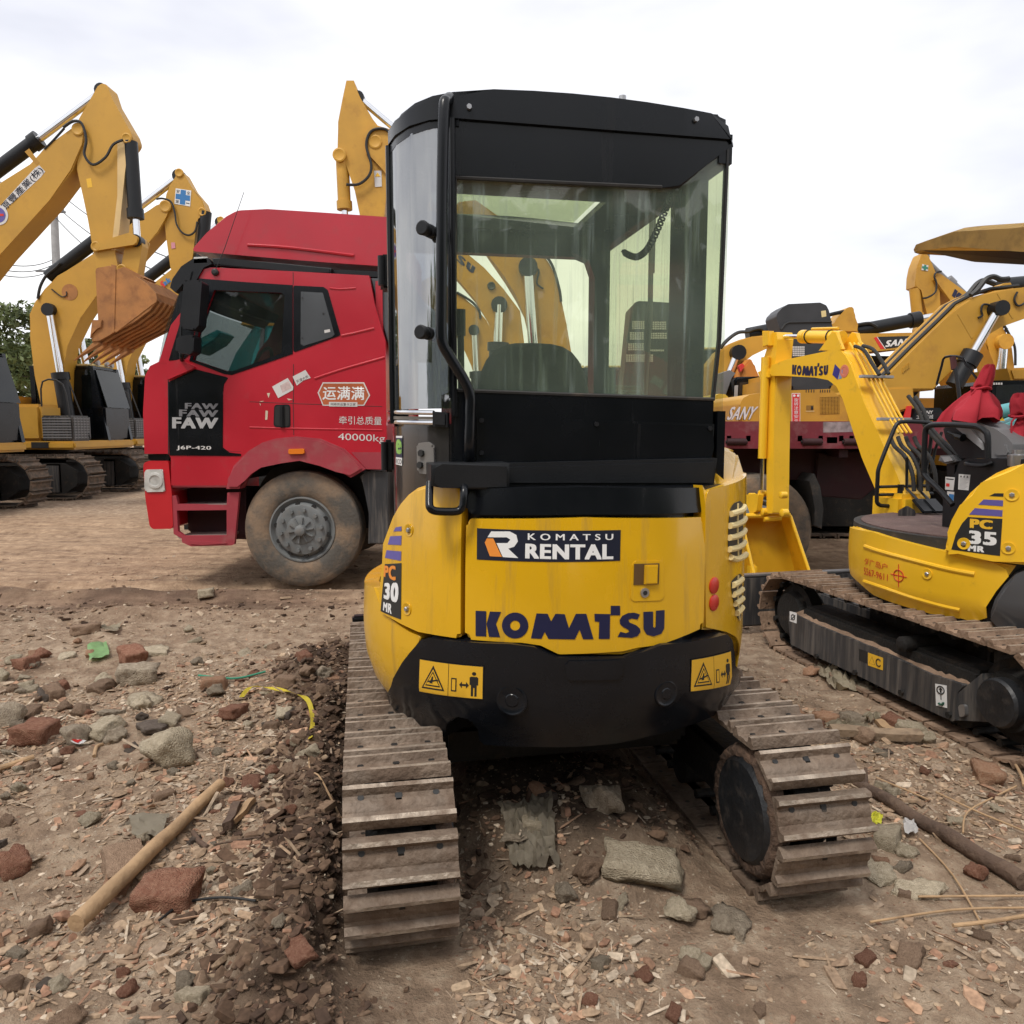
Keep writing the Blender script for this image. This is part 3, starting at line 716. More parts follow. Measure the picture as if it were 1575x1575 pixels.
for y0 in (265, 340):
    mb.tube([LOW.map(*LOW.px(*p), .016) for p in K('d4', (288,y0), (400,y0+1), (520,y0+3), (645,y0+6))], .0075, 8)
mb.prism(LOW, K('d4', (645,262), (745,268), (745,380), (645,372)), 0, .03, bev=.006, mat=BLKM)
mb.prism(LOW, K('d4', (288,295), (645,300), (645,325), (288,318)), 0, .006, mat=paint('worn_bare_metal', (.22, .2, .17, 1), .4, metal=.5, var=.3))
mb.build('sliding_window_rail', cab)
mb = MB(GREY); mb.prism(LOW, K('d4', (520,500), (600,490), (640,520), (645,690), (600,735), (525,725)), 0, .014, bev=.005, fil=.01, mat=paint('bare_bracket', (.16, .15, .14, 1), .45, var=.2))
for q in ((560,575), (552,665)):
    u, z = LOW.px(*K('d4', q)[0]); o = LOW.map(u, z, .012); n = (LOW.map(u, z, .1)-o).normalized(); mb.cyl(o, o+n*.012, .011, INKY, 6)
mb.build('bracket', cab)
for zc_ in (1.99, 1.345):
    mb = MB(BLKM); mb.box(ML(-.612, .02, zc_), (.035, .10, .115), BLKM, .008, Matrix.Rotation(MT, 4, 'Z')); mb.cyl(ML(-.628, -.03, zc_-.05), ML(-.628, -.03, zc_+.05), .012, BLKM); mb.build('door_hinge', cab)
for q in ((270,568), (265,980)):              # window knobs
    u, z = LEFT.px(*K('c2', q)[0]); o = LEFT.map(u, z, .003); n = (LEFT.map(u, z, .1)-o).normalized(); mb = MB(BLKM)
    mb.lathe(o, n, [(0, .02), (.012, .02), (.012, .012), (.028, .012), (.028, .02), (.05, .022), (.054, .018), (.054, 0)], 16); mb.build('window_knob', cab)
# grab rail up the left rear corner
def rail(pts, off, r, name, parent, S=REAR, sm=5, mat=BLK, key='c2'):
    mb = MB(mat); P = []
    for i, p in enumerate(K(key, *pts)):
        o = off[i] if isinstance(off, (list, tuple)) else off
        q = at(*p, S.map(*S.px(*p), 0).y - o); P.append(q)
    mb.tube(P, r, 12, sm=sm); return mb.build(name, parent)
rail([(345,28), (332,40), (322,80), (315,400), (312,800), (311,960), (318,1020), (345,1070), (405,1170), (428,1230), (428,1300), (424,1440), (424,1490)], [0,.03]+[.05]*10+[.02], .0165, 'grab_rail', cab)
rail([(595,800), (592,950), (600,990), (625,1010), (680,1018), (790,1018), (830,1000), (850,960), (856,860), (857,800)], [.12,.16,.17,.17,.17,.17,.17,.17,.16,.12], .012, 'grab_handle', EX, key='d4')
mb = MB(BLKM); mb.prism(REAR, K('d4', (575,648), (650,642), (1135,636), (1135,832), (640,812), (575,800)), -.05, .15, bev=.01, mat=BLKM)
mb.prism(REAR, K('c2', (556,1500), (1400,1480), (1385,1592), (556,1592)), -.05, .06, bev=.012); mb.build('rear_bracket', cab)
# inside the cab
mb = MB(SEAT)
sc_ = at(822, 600, 2.9)
b = bmesh.new(); bmesh.ops.create_cube(b, size=1); bmesh.ops.subdivide_edges(b, edges=b.edges[:], cuts=8, use_grid_fill=True)
for v in b.verts:
    x, y, z = v.co*2; k = max(abs(x), abs(z)); 
    e = (abs(x)**3.6+abs(z)**3.6)**(1/3.6); f_ = k/e if e > 0 else 1
    e2 = (abs(y)**4+max(k, .001)**4)**.25/max(abs(y), k, .001)
    v.co = Vector((x*f_*.225*(1-.06*(z+1)/2)/e2, y*.07/e2, z*f_*.36/e2))
b.transform(Matrix.Translation((sc_.x, 2.9, 1.40)) @ Matrix.Rotation(MT, 4, 'Z') @ Matrix.Rotation(math.radians(-8), 4, 'X')); mb.add(b)
o = ML(.07, .15, 1.02); mb.box(o, (.45, .48, .13), SEAT, .05, Matrix.Rotation(MT, 4, 'Z')); o = ML(.07, .12, .9); mb.box(o, (.3, .3, .2), BLKM, .02, Matrix.Rotation(MT, 4, 'Z'))
mb.build('seat', cab)
mb = MB(BLKM); mb.bm.free(); mb = MB(BLKM)
plan_prism(mb, [(-.58, -.2), (RT-.03, -.42), (RT-.03, .86), (-.54, .86)], .74, .80, BLKM)
p0 = at(710, 640, 2.75); p1 = at(708, 476, 2.75); mb.tube([p0, p1], .012, 8); mb.tube([p1-Vector((0,0,.09)), p1], .018, 8)
mb.build('cab_floor', cab)
mb = MB(INKY)
a_, c_ = at(1033, 296, 2.9), at(960, 388, 3.35); P = []
for k in range(200):
    t = k/199; q = a_.lerp(c_, t); q.z -= .10*math.sin(PI*t); w = k*.9
    P.append(q + Vector((math.cos(w)*.011, 0, math.sin(w)*.011)))
mb.tube(P, .0042, 5); mb.build('coiled_cord', cab)
mb = MB(GREY); mb.tube([at(1003, 300, 3.7), at(1000, 480, 3.7), at(990, 640, 3.7)], .012, 8); mb.tube([at(1008, 300, 3.7), at(1005, 420, 3.7)], .006, 8); mb.build('wiper_arm', cab)
mb = MB(BLKM); o = at(1046, 325, 2.72); mb.box(o, (.035, .05, .13), BLKM, .015); mb.build('belt_reel', cab)
# lowered boom in front of the machine
mb = MB(Y1); BP = Flat(*ML(.30, .6), MT+PI/2)
bp = [(0, .55), (.25, .62), (.9, 1.15), (1.9, .95), (2.0, .80), (1.9, .76), (1.0, .92), (.35, .42), (.05, .38)]
mb.prism(BP, bp, -.11, .11, bev=.01, px=False)
mb.prism(BP, [(1.85, .95), (2.05, .98), (2.25, .3), (2.18, .2), (2.08, .22), (1.86, .8)], -.10, .10, bev=.01, px=False); mb.build('boom', EX)
mb = MB(Y1); mb.prism(BP, fillet([(1.98, .3), (2.2, .3), (2.32, .15), (2.2, .0), (1.8, .0)], .05), -.28, .28, bev=.01, px=False); mb.build('bucket', EX)

# ================================================================== red tractor truck (side plane y = TY, cab 2.4 m wide)
TY, TW = 6.93, 2.40
TS = Flat(0, TY)
def bow(P, n=4): return P
TK = thing('tractor_truck', 'red tractor truck with a tall roof fairing parked crosswise in the yard', 'truck', (TS.px(463, 890)[0], TY+1.2, 0))
FARO = -TW                                     # offset of the far side
wall = K('e7', (125,880), (125,765), (60,755)) + K('c1', (690,945), (745,875), (775,800), (800,725), (850,712), (1185,728), (1490,745), (1512,860), (1556,1010), (1562,1470)) \
     + K('d1', (1365,600), (1240,500), (1100,435), (960,424), (850,435), (710,497), (620,600), (600,700), (238,700), (235,540), (222,520))
win = K('e7', (425,282), (865,300), (885,322), (865,697), (548,812), (508,812), (285,738), (322,560))
win2 = K('e7', (992,292), (1136,300), (1212,572), (1196,590), (1010,648), (990,636))
mb = MB(RED)
mb.prism(TS, wall, -.06, 0, holes=[win])
mb.prism(TS, wall, FARO, FARO+.06, holes=[win])
x0, z0 = TS.px(*K('c1', (1556,1010))[0]); x1, z1 = TS.px(*K('d1', (222,520))[0]); zb = TS.px(300, 694)[1]; zt_ = TS.px(400, 412)[1]
xr = TS.px(589, 600)[0]; xf = TS.px(262, 600)[0]
mb.bx((xr-.06, TY+.06, zb), (xr, TY+TW-.06, zt_-.1)); mb.bx((xf+.02, TY+.06, zb-.10), (xf+.10, TY+TW-.06, TS.px(270,560)[1])); mb.bx((xf, TY+.06, zb-.04), (xr, TY+TW-.06, zb+.02), BLKM)
roofp = K('c1', (790,770), (800,722), (850,711), (1185,727), (1490,745), (1500,790))
zs = [TS.px(*p) for p in K('c1', (800,724), (1490,746))]
mb.hull([Vector((x, y, z)) for (x, z) in zs for y in (TY+.05, TY+TW-.05)] + [Vector((x, y, z-.05)) for (x, z) in zs for y in (TY+.05, TY+TW-.05)])
tcab = mb.build('cab', TK)
# rounded front corner and front face
mb = MB(RED)
P = [TS.px(*p) for p in K('c1', (680,1090), (640,1093), (605,1110), (585,1150), (577,1300), (583,1465), (680,1465))]
b = bmesh.new(); n = 9; rows = []
for j in range(n):
    t = j/(n-1); yy = TY+.002+(TW/2)*(1-math.cos(t*PI/2))*.9; k = 1+.10*math.sin(t*PI/2)
    rows.append([b.verts.new((P[0][0]+(x-P[0][0])*k, yy, z)) for x, z in P])
for j in range(n):
    t = 1-j/(n-1); yy = TY+TW-.002-(TW/2)*(1-math.cos(t*PI/2))*.9; k = 1+.10*math.sin(t*PI/2)
    if j: rows.append([b.verts.new((P[0][0]+(x-P[0][0])*k, yy, z)) for x, z in P])
for A, B in zip(rows, rows[1:]):
    for i in range(len(P)): b.faces.new((A[i], A[(i+1) % len(P)], B[(i+1) % len(P)], B[i]))
b.faces.new(rows[0]); b.faces.new(rows[-1]); mb.add(b); mb.build('front_panel', TK)
# windscreen: slopes back from the cowl to the roof
mb = MB(glass('windscreen_glass', (.5, .54, .52, 1), haze=.1, ior=1.7))
a, c = TS.px(*K('c1', (632,1098))[0]), TS.px(*K('c1', (712,822))[0])
mid = TS.px(*K('c1', (662,950))[0])
b = bmesh.new(); rows = []
for (x, z) in (a, mid, c):
    rows.append([b.verts.new((x - .10*math.sin(PI*k/8), TY+.03+(TW-.06)*k/8, z)) for k in range(9)])
for A, B in zip(rows, rows[1:]):
    for k in range(8): b.faces.new((A[k], A[k+1], B[k+1], B[k]))
bmesh.ops.solidify(b, geom=b.faces[:], thickness=.008); mb.add(b); mb.build('windscreen', TK)
mb = MB(BLK)                                   # black window surround, pillars, lower black inset
mb.prism(TS, K('e7', (318,205), (600,228), (938,250), (938,700), (540,838), (490,832), (262,745), (300,560)), -.062, .005, holes=[win])
mb.prism(TS, K('e7', (942,252), (1140,262), (1168,282), (1252,578), (942,692)), 0, .005, fil=.02)
mb.prism(TS, K('c1', (682,1088), (745,880), (778,775), (812,775), (800,880), (770,1060), (740,1085)), -.05, .006)
mb.prism(TS, K('c1', (640,1095), (722,812), (750,800), (768,800), (745,880), (690,1075)), -.08, -.01)
mb.prism(TS, K('e7', (125,885), (300,800), (500,850), (515,858), (488,900), (482,960), (482,1107)) + K('d1', (535,480), (575,510), (640,518), (640,530), (228,527), (222,100)), 0, .005)
mb.build('window_surround', tcab)
for o_ in (-.04, FARO+.03):
    mb = MB(G3); mb.prism(TS, win, o_, o_+.006); mb.build('door_window', tcab)
mb = MB(GREYW); mb.prism(TS, win2, .001, .0085, bev=.001); 
for q in ((1003,335), (1140,436), (1003,597)):
    u, z = TS.px(*K('e7', q)[0]); mb.cyl((u, TY-.007, z), (u, TY-.012, z), .008, INKY, 10)
mb.sheet(TS, K('e7', (1145,545), (1182,538), (1185,556), (1148,564)), .0093, WHITED); mb.build('sleeper_window', tcab)
SEAM = INKY
def crease(pts, key, r=.012, m=RED):
    mb = MB(m); mb.tube([TS.map(*TS.px(*p), -.003) for p in K(key, *pts)], r, 6, m, sm=3); mb.build('crease', tcab)
crease([(1080,862), (1250,805), (1400,762), (1540,722)], 'e7'); crease([(1255,582), (1350,562), (1470,533)], 'e7'); crease([(1180,270), (1250,276), (1350,270)], 'e7', .01)
crease([(690,365), (950,372), (1455,381)], 'd1', .009)
crease([(940,205), (943,300), (945,410)], 'd1', .005, SEAM); crease([(943,220), (943,110), (943,0)], 'd1', .005, SEAM); crease([(940,250), (941,210), (940,165)], 'e7', .005, SEAM)
crease([(690,217), (943,228), (1455,245)], 'd1', .0045, SEAM); crease([(222,520), (222,300), (220,50)], 'd1', .006, SEAM)
crease([(556,100), (540,130), (536,250), (536,470), (560,500), (640,505)], 'd1', .004, paint('dark_red_seam', (.2, .005, .012, 1), .5))
# lettering on the truck
mb = MB(SILV)
mb.text(TS, K('d1', (245,306), (511,310), (505,373), (245,371)), 'FAW', SILV, .0075, .05)
mb.text(TS, K('d1', (284,262), (511,266), (508,306), (284,302)), 'FAW', SILVD, .0069, .05); mb.text(TS, K('d1', (318,224), (511,228), (508,262), (318,258)), 'FAW', SILVD, .0066, .05)
mb.text(TS, K('d1', (270,470), (470,473), (470,500), (270,497)), 'J6P-420', WHITED, .007, .02)
mb.build('maker_lettering', tcab)
mb = MB(WHITED)
mb.text(TS, K('d1', (1206,300), (1452,304), (1452,352), (1206,346)), '牵引总质量', WHITED, .002); mb.build('load_lettering', tcab)
mb = MB(WHITED); mb.text(TS, K('d1', (1200,398), (1470,408), (1470,462), (1200,448)), '40000kg', WHITED, .002, .0)
mb.build('load_lettering', tcab)
mb = MB(ORNG)                                  # badge
hexp = [(1082,165), (1112,105), (1350,105), (1385,180), (1350,240), (1112,240)]
mb.sheet(TS, K('d1', *hexp), .002, WHITED)
mb.sheet(TS, K('d1', (1090,166), (1116,112), (1346,112), (1377,180), (1346,234), (1116,234)), .0026, paint('badge_orange', (.42, .10, .03, 1), .5, var=.25, scale=3))
mb.text(TS, K('d1', (1115,128), (1352,130), (1352,208), (1110,206)), '运满满', WHITE, .0034, .02)
mb.sheet(TS, K('d1', (1148,218), (1312,220), (1312,246), (1148,244)), .0036, WHITED); mb.text(TS, K('d1', (1158,223), (1302,225), (1302,241), (1158,239)), '网络货运重卡之家', INKY, .0042)
mb.build('freight_badge', tcab)
mb = MB(WHITED)
mb.sheet(TS, K('d1', (820,130), (910,80), (942,130), (940,150), (855,196)), .003, WHITED); mb.sheet(TS, K('d1', (865,125), (915,98), (932,138), (880,165)), .0034, paint('faded_stamp', (.55, .42, .40, 1), .7, var=.2, scale=30))
mb.build('torn_sticker', tcab); mb = MB(WHITED)
mb.sheet(TS, K('d1', (938,72), (1012,34), (1043,80), (1000,95), (962,124)), .003, WHITED); mb.text(TS, K('d1', (955,95), (1025,62), (1033,80), (965,112)), '天津大件', INKY, .0036)
for q in ([(790,168),(808,166),(800,196)], [(905,198),(938,203),(915,210)], [(782,268),(796,270),(792,320),(780,322)], [(745,215),(775,212),(760,218)], [(748,225),(754,230),(752,242)]):
    mb.sheet(TS, K('d1', *q), .002, paint('peeled_paint', (.6, .5, .38, 1), .8))
mb.build('torn_sticker', tcab)
mb = MB(BLKM)                                  # door handle
mb.prism(TS, K('d1', (832,235), (925,232), (926,368), (828,362)), 0, .004, fil=.03); mb.prism(TS, K('d1', (838,243), (918,240), (918,360), (836,354)), .002, .006, fil=.03, mat=INKY)
mb.prism(TS, K('d1', (868,236), (888,236), (890,366), (868,364)), .004, .03, bev=.008, mat=BLKM); mb.build('door_handle', tcab)
# roof fairing
fair = K('c1', (800,668), (850,590), (915,520), (965,493), (1100,487), (1300,500), (1600,522), (1600,730), (1330,712), (1180,700), (850,672))
mb = MB(RED)
TSF = Flat(0, TY+.32); P = fillet([TSF.px(*p) for p in fair], [.05,.2,.2,.2,.3,.3,.03,.03,.03,.03,.03], 6); b = bmesh.new(); cx_ = sum(x for x, z in P)/len(P); cz_ = min(z for x, z in P); rows = []
zmx = max(z for x, z in P)
for j, t in enumerate((0, .008, .025, .05, .09, .14, .5, .86, .91, .95, .975, .992, 1)):
    yy = TY+.10+(TW-.2)*t; k = min(t, 1-t)/.14; k = .93+.07*(1-(1-min(1, k))**2.5)
    ins = (1-k)
    rows.append([b.verts.new((x + ins*1.2*max(0, min(1, (cx_-x)/.6))*max(0, min(1, (z-cz_)/.5)), yy, cz_+(z-cz_)*(1-(1-k)*max(0, min(1, (z-cz_-.1)/.3))))) for x, z in P])
for A, B in zip(rows, rows[1:]):
    for i in range(len(P)): b.faces.new((A[i], A[(i+1) % len(P)], B[(i+1) % len(P)], B[i]))
b.faces.new(rows[0]); b.faces.new(rows[-1]); bmesh.ops.bevel(b, geom=[e for e in b.edges if e.calc_face_angle(0) > .7], offset=.03, segments=3, affect='EDGES', clamp_overlap=True)
mb.add(b)
mb.tube([TS.map(*TS.px(*p), -.095) for p in K('c1', (985,612), (1150,622), (1420,655))], .014, 6, RED, sm=3)
mb.build('roof_fairing', TK)
mb = MB(BLKM)
mb.prism(TS, K('c1', (850,672), (905,672), (1335,712), (1330,736), (1185,728), (860,700)), -.12, -.02, bev=.01)
mb.prism(TS, K('c1', (1330,712), (1560,720), (1540,742), (1340,738)), -.4, -.1); mb.build('fairing_bracket', TK)
mb = MB(BLKM)                                  # sun visor
P = [TS.px(*p) for p in K('c1', (690,795), (700,760), (735,710), (780,680), (845,676), (858,700), (825,715), (800,760), (780,785), (740,782), (712,815))]
b = bmesh.new(); rows = []
for j in range(9):
    t = j/8; rows.append([b.verts.new((x-.10*math.sin(PI*t), TY-.02+(TW+.04)*t, z)) for x, z in P])
for A, B in zip(rows, rows[1:]):
    for i in range(len(P)): b.faces.new((A[i], A[(i+1) % len(P)], B[(i+1) % len(P)], B[i]))
b.faces.new(rows[0]); b.faces.new(rows[-1]); mb.add(b)
mb.prism(TS, K('e7', (235,185), (270,165), (290,160), (275,225), (240,225)), .018, .03, bev=.005); mb.build('sun_visor', TK)
mb = MB(LENS); mb.prism(TS, K('c1', (785,672), (840,670), (843,698), (783,700)), -.05, .02, bev=.006); mb.build('marker_lamp', TK)
mb = MB(INKY); u, z = TS.px(*K('e7', (432,166))[0]); mb.lathe((u, TY, z), (0, -1, 0), [(0, .03), (.02, .03), (.03, .015), (.03, 0)], 16)
mb.tube([Vector((u, TY-.02, z)), at(*K('c1', (905,640))[0], TY-.03), at(*K('c1', (985,408))[0], TY-.05)], [.004, .0025], 6); mb.build('aerial', TK)
# mirrors
mb = MB(BLKM)
mb.prism(TS, K('e7', (330,262), (420,258), (432,275), (412,540), (385,572), (300,560), (292,520), (318,285)), .14, .30, bev=.03, fil=.02)
mb.prism(TS, K('e7', (290,310), (325,292), (345,295), (325,545), (290,540)), .10, .24, bev=.02)
mb.prism(TS, K('e7', (268,610), (360,598), (378,610), (372,705), (345,725), (268,712), (258,690)), .12, .28, bev=.025, fil=.02)
mb.tube([TS.map(*TS.px(*p), .12) for p in K('e7', (355,265), (310,300), (268,360), (248,480), (243,640), (240,730))], .010, 8, sm=3)
mb.tube([TS.map(*TS.px(*p), o_) for p, o_ in zip(K('e7', (262,690), (240,730), (215,752)), (.12, .1, .0))], .018, 8); mb.build('mirror', TK)
mb = MB(RED); mb.prism(TS, K('e7', (128,760), (215,738), (305,785), (300,800), (190,840), (126,878)), 0, .05, bev=.02, fil=.015); mb.build('mirror_foot', TK)
mb = MB(BLKM)                                  # cab inside: wheel, far seat, dash, far mirror
mb.bx((xf+.12, TY+.1, TS.px(300,575)[1]-.1), (xf+.55, TY+TW-.1, TS.px(300,575)[1]), BLKM, .03)
o = Vector((xf+.62, TY+.6, TS.px(400,560)[1])); mb.tube([o+Vector((math.cos(a)*.08, math.sin(a)*.23, math.cos(a)*.2)) for a in np.linspace(0, 2*PI, 24, endpoint=False)], .016, 8, closed=True)
mb.build('dashboard', tcab)
for yy, hh in ((.55, 0), (1.75, 0)):
    mb = MB(SEAT); mb.box((xf+1.25, TY+yy, TS.px(400,600)[1]), (.16, .46, .75), SEAT, .06); mb.box((xf+1.05, TY+yy, zb+.3), (.45, .46, .15), SEAT, .05); mb.build('cab_seat', tcab)
mb = MB(BLKM); mb.box((xf+.55, TY+TW+.22, TS.px(390,500)[1]+.0), (.2, .12, .55), BLKM, .04); mb.box((xf+.656, TY+TW+.20, TS.px(390,500)[1]), (.01, .1, .45), CHR); mb.tube([(xf+.55, TY+TW, TS.px(390,440)[1]), (xf+.55, TY+TW+.2, TS.px(390,455)[1])], .012); mb.build('far_mirror', TK)
# lower cab: panel, bumper, headlamp, steps
mb = MB(RED2); mb.prism(TS, K('d1', (240,560), (250,552), (595,555), (600,580), (562,715), (240,713)), -.10, -.002, bev=.012); mb.prism(TS, K('d1', (232,530), (600,532), (594,553), (240,552)), -.1, -.012)
mb.build('lower_panel', TK); mb = MB(RED2)
mb.prism(TS, K('d1', (1270,505), (1455,505), (1455,610), (1362,608)), -.05, .003, bev=.005); mb.build('lower_panel', TK)
mb = MB(RED3)
P = K('d1', (76,590), (82,568), (110,558), (215,558), (222,570), (228,640), (240,745), (248,940), (235,950), (130,952), (112,930), (88,770))
mb.prism(TS, P, -TW, .0, bev=.03, fil=.012); bump = mb.build('bumper', TK)
mb = MB(BLK); mb.prism(TS, K('d1', (95,520), (225,522), (215,560), (110,557), (95,545)), -2.2, -.03); mb.build('grille_gap', TK)
mb = MB(LENS); mb.prism(TS, K('d1', (86,625), (96,608), (190,606), (205,735), (95,738), (86,715)), -.05, .012, bev=.015, fil=.015)
u, z = TS.px(*K('d1', (148,672))[0]); mb.lathe((u, TY-.008, z), (0, -1, 0), [(0, .075), (.012, .07), (.014, .05), (.006, .045), (.004, 0)], 24, LENS); mb.build('headlight', bump)
mb = MB(RED2)
mb.prism(TS, K('d1', (240,760), (262,758), (275,808), (556,812), (560,742), (628,740), (600,1040), (585,1046), (350,1052), (300,1030), (295,1005), (250,980)), -.05, -.005,
         holes=[K('d1', (268,845), (556,842), (556,990), (310,992), (275,965))], bev=0)
mb.prism(TS, K('d1', (246,735), (600,735), (600,1040), (300,1030), (250,980)), -.5, -.32, mat=MAROOND)
for y0, y1 in ((808,842), (990,1006)): mb.prism(TS, K('d1', (270,y0+6), (558,y0), (556,y1-2), (282,y1)), -.32, -.006, bev=.004, mat=paint('scuffed_step', (.28,.2,.18,1), .7, var=.3) if y0 == 808 else mb.mats[-1])
mb.prism(TS, K('d1', (345,1020), (420,1022), (500,1028), (560,1034), (420,1044), (350,1038)), -.005, .004, mat=RED2); mb.build('steps', TK)
mb = MB(RED2)                                  # wheel arch
outer = K('d1', (562,718), (575,660), (605,585), (690,500), (770,452), (850,428), (960,417), (1100,430), (1240,490), (1362,604)); inner = K('d1', (1275,654), (1200,608), (1100,572), (985,556), (880,558), (760,583), (700,622), (660,665), (638,718))
mb.prism(TS, outer+inner, -.12, .05, bev=.02); arch = mb.build('wheel_arch', TK)
mb = MB(AMBER); mb.prism(TS, K('d1', (928,488), (1016,486), (1018,516), (926,518)), .03, .075, bev=.008, fil=.01); mb.build('side_marker', arch)
mb = MB(INKY)
mb.prism(TS, K('d1', (640,715), (700,622), (880,558), (1100,572), (1275,654), (1345,700), (1370,1000), (620,900)), -.9, -.55); mb.prism(TS, outer[2:8]+inner[1:-1], -.9, -.1, mat=INKY); mb.build('wheel_well', TK)
mb = MB(GRYB); mb.prism(TS, K('d1', (1320,650), (1360,620), (1490,615), (1490,1042), (1368,1040), (1372,860), (1355,740)), -.55, -.04, bev=.01, mat=GRYB); mb.build('rear_mudguard', TK)
mb = MB(paint('grey_tarpaulin', (.10,.11,.12,1), .7, var=.2, bump=.3, bscale=15)); mb.prism(TS, K('c1', (1492,748), (1640,748), (1640,1010), (1560,1010), (1515,860)), -2.2, -.08, bev=.01); mb.build('rear_deflector', TK)
# chassis and wheels
mb = MB(INKY)
for y in (.75, 1.65): mb.bx((xf+.3, TY+y-.04, .62), (xf+5.6, TY+y+.04, .88))
mb.bx((xf+1.0, TY+.35, .45), (xf+1.2, TY+2.05, .58)); mb.bx((xf+2.4, TY+.1, .42), (xf+3.4, TY+.7, .98), FRAME, .04); mb.build('chassis', TK)
def wheel(root, x, y, r, w, side=-1, zc=None, name='wheel'):
    zc = r if zc is None else zc; o = Vector((x, y, zc)); ax = (0, side, 0)
    mb = MB(TYRE)
    mb.lathe(o, ax, [(-w, r*.60), (-w*1.02, r*.9), (-w*.95, r*.985), (-w*.85, r), (-w*.55, r), (-w*.5, r*.985), (-w*.45, r), (-w*.15, r), (-w*.06, r*.985), (0, r*.93), (.004, r*.90), (.014, r*.82), (.016, r*.70), (.008, r*.60), (-.01, r*.555), (-.04, r*.55)], 48)
    whl = mb.build(name, root)
    mb = MB(RIM)
    mb.lathe(o, ax, [(-.12, r*.5), (-.01, r*.565), (.004, r*.56), (.006, r*.535), (-.015, r*.51), (-.03, r*.47), (.0, r*.455), (.022, r*.42), (.03, r*.33), (.03, r*.25), (.035, r*.245), (.04, r*.22), (.045, r*.10), (.10, r*.085), (.11, r*.05), (.11, 0)], 40)
    for k in range(10):
        a = 2*PI*k/10+.15; q = o+Vector((math.cos(a)*r*.345, side*.03, math.sin(a)*r*.345)); mb.cyl(q, q+Vector((0, side*.028, 0)), r*.036, RIM, 6)
        q = o+Vector((math.cos(a+.3)*r*.445, side*.006, math.sin(a+.3)*r*.445)); mb.cyl(q-Vector((0, side*.01, 0)), q+Vector((0, side*.008, 0)), r*.04, INKY, 10)
        if k % 1 == 0: q = o+Vector((math.cos(a)*r*.16, side*.045, math.sin(a)*r*.16)); mb.box(q, (r*.12, .03, r*.02), RIM, 0, Matrix.Rotation(-a, 4, 'Y'))
    mb.build('rim', whl); return whl
wx, wz = TS.px(463, 815.5)
wheel(TK, wx, TY+.04, .533, .30, -1, wz); wheel(TK, wx, TY+TW-.04, .533, .30, 1, wz)
for dx in (1.85,):
    for y, s_ in ((TY+.1, -1), (TY+TW-.1, 1)): wheel(TK, wx+dx, y, .52, .55, s_, .52)
# ================================================================== flatbed trailer
mb = MB(MAROON)
TR = thing('flatbed_trailer', 'maroon flatbed trailer with worn side rail carrying an orange yellow excavator', 'trailer', (TS.px(1200, 900)[0], TY+1.2, 0))
ra = K('c3', (-200,972), (76,970), (700,970), (1000,985), (1195,1000), (1195,1060), (1000,1045), (700,1036), (76,1036), (-200,1036))
mb.prism(TS, [(640,648), (1100,648), (1300,648), (1456,648), (1456,690), (1300,690), (1100,690), (640,690)], -.10, 0, bev=.004)
xa, xb = TS.px(640, 690)[0], TS.px(1456, 690)[0]; zd = TS.px(1100, 690)[1]; zr_ = TS.px(1100, 648)[1]
mb.bx((xa, TY+.1, zd+.02), (xb, TY+2.5, zr_-.05)); mb.bx((xa, TY+2.5, zd), (xb, TY+2.6, zr_))
mb.sheet(TS, K('e1', (1110,1445), (1390,1440), (1395,1540), (1110,1545)), .001, paint('scraped_patch', (.30,.24,.25,1), .8, var=.5, scale=14)); mb.build('deck', TR)
mb = MB(MAROOND)
for x in (76, 146, 240, 310, 410, 490, 590, 690, 740):
    u, z = TS.px(*K('c3', (x, 1040))[0]); mb.bx((u-.02, TY+.0, z-.05), (u+.02, TY+.1, z))
for x in (135, 500, 700):
    u, z = TS.px(*K('c3', (x, 1070))[0]); mb.cyl((u, TY+.0, z), (u+.17, TY+.0, z), .032, MAROOND, 14); mb.cyl((u-.012, TY+.0, z), (u+.182, TY+.0, z), .014, INKY, 10)
mb.bx((xa, TY+.35, zd-.30), (xb-.1, TY+.5, zd)); mb.bx((xa, TY+2.1, zd-.30), (xb-.1, TY+2.25, zd))
for k in range(9): mb.bx((xa+.2+k*.6, TY+.05, zd-.08), (xa+.28+k*.6, TY+2.5, zd))
mb.prism(TS, K('c3', (640,1130), (1180,1100), (1190,1180), (1050,1200), (860,1365), (620,1345)), -1.2, -.30, bev=.01); mb.build('underframe', TR)
mb = MB(LENS); mb.prism(TS, K('c3', (618,1045), (672,1045), (672,1078), (618,1078)), -.02, .0, bev=.003); mb.build('side_lamp', TR)
wx2, wz2 = TS.px(1167, 812)
for dx in (-1.12, 0):
    for y, s_ in ((TY+.06, -1), (TY+2.5, 1)): wheel(TR, wx2+dx, y, .52, .5, s_, .52)
mb = MB(GRYB); mb.prism(TS, K('c3', (545,1262), (570,1225), (600,1290), (616,1400), (606,1495), (568,1478), (575,1400), (560,1320)), -.55, -.05, bev=.005, mat=RUB); mb.build('mudflap', TR)

# ================================================================== the second mini excavator, right
NC = (2.775, 4.243); NT = math.radians(12.8)
cn, sn = math.cos(NT), math.sin(NT)
def NL(x, y, z=None):
    X, Yw = NC[0]+x*cn-y*sn, NC[1]+x*sn+y*cn
    return (X, Yw) if z is None else Vector((X, Yw, z))
E2 = thing('mini_excavator', 'bright yellow mini excavator with canopy, open operator floor and bucket standing on the ground', 'excavator', (NC[0], NC[1], 0), NT)
track(E2, -.72, .03, .84, .235, .31, .135, .02, SHOEF, drum_side=1, seed=5, drum=.46)
track(E2, .72, .03, .84, .235, .31, .135, .02, SHOEF, drum_side=-1, seed=6, drum=.46)
mb = MB(GRYB); S = Flat(*NL(-.875, 0), NT+PI/2)        # outer face of the left track frame
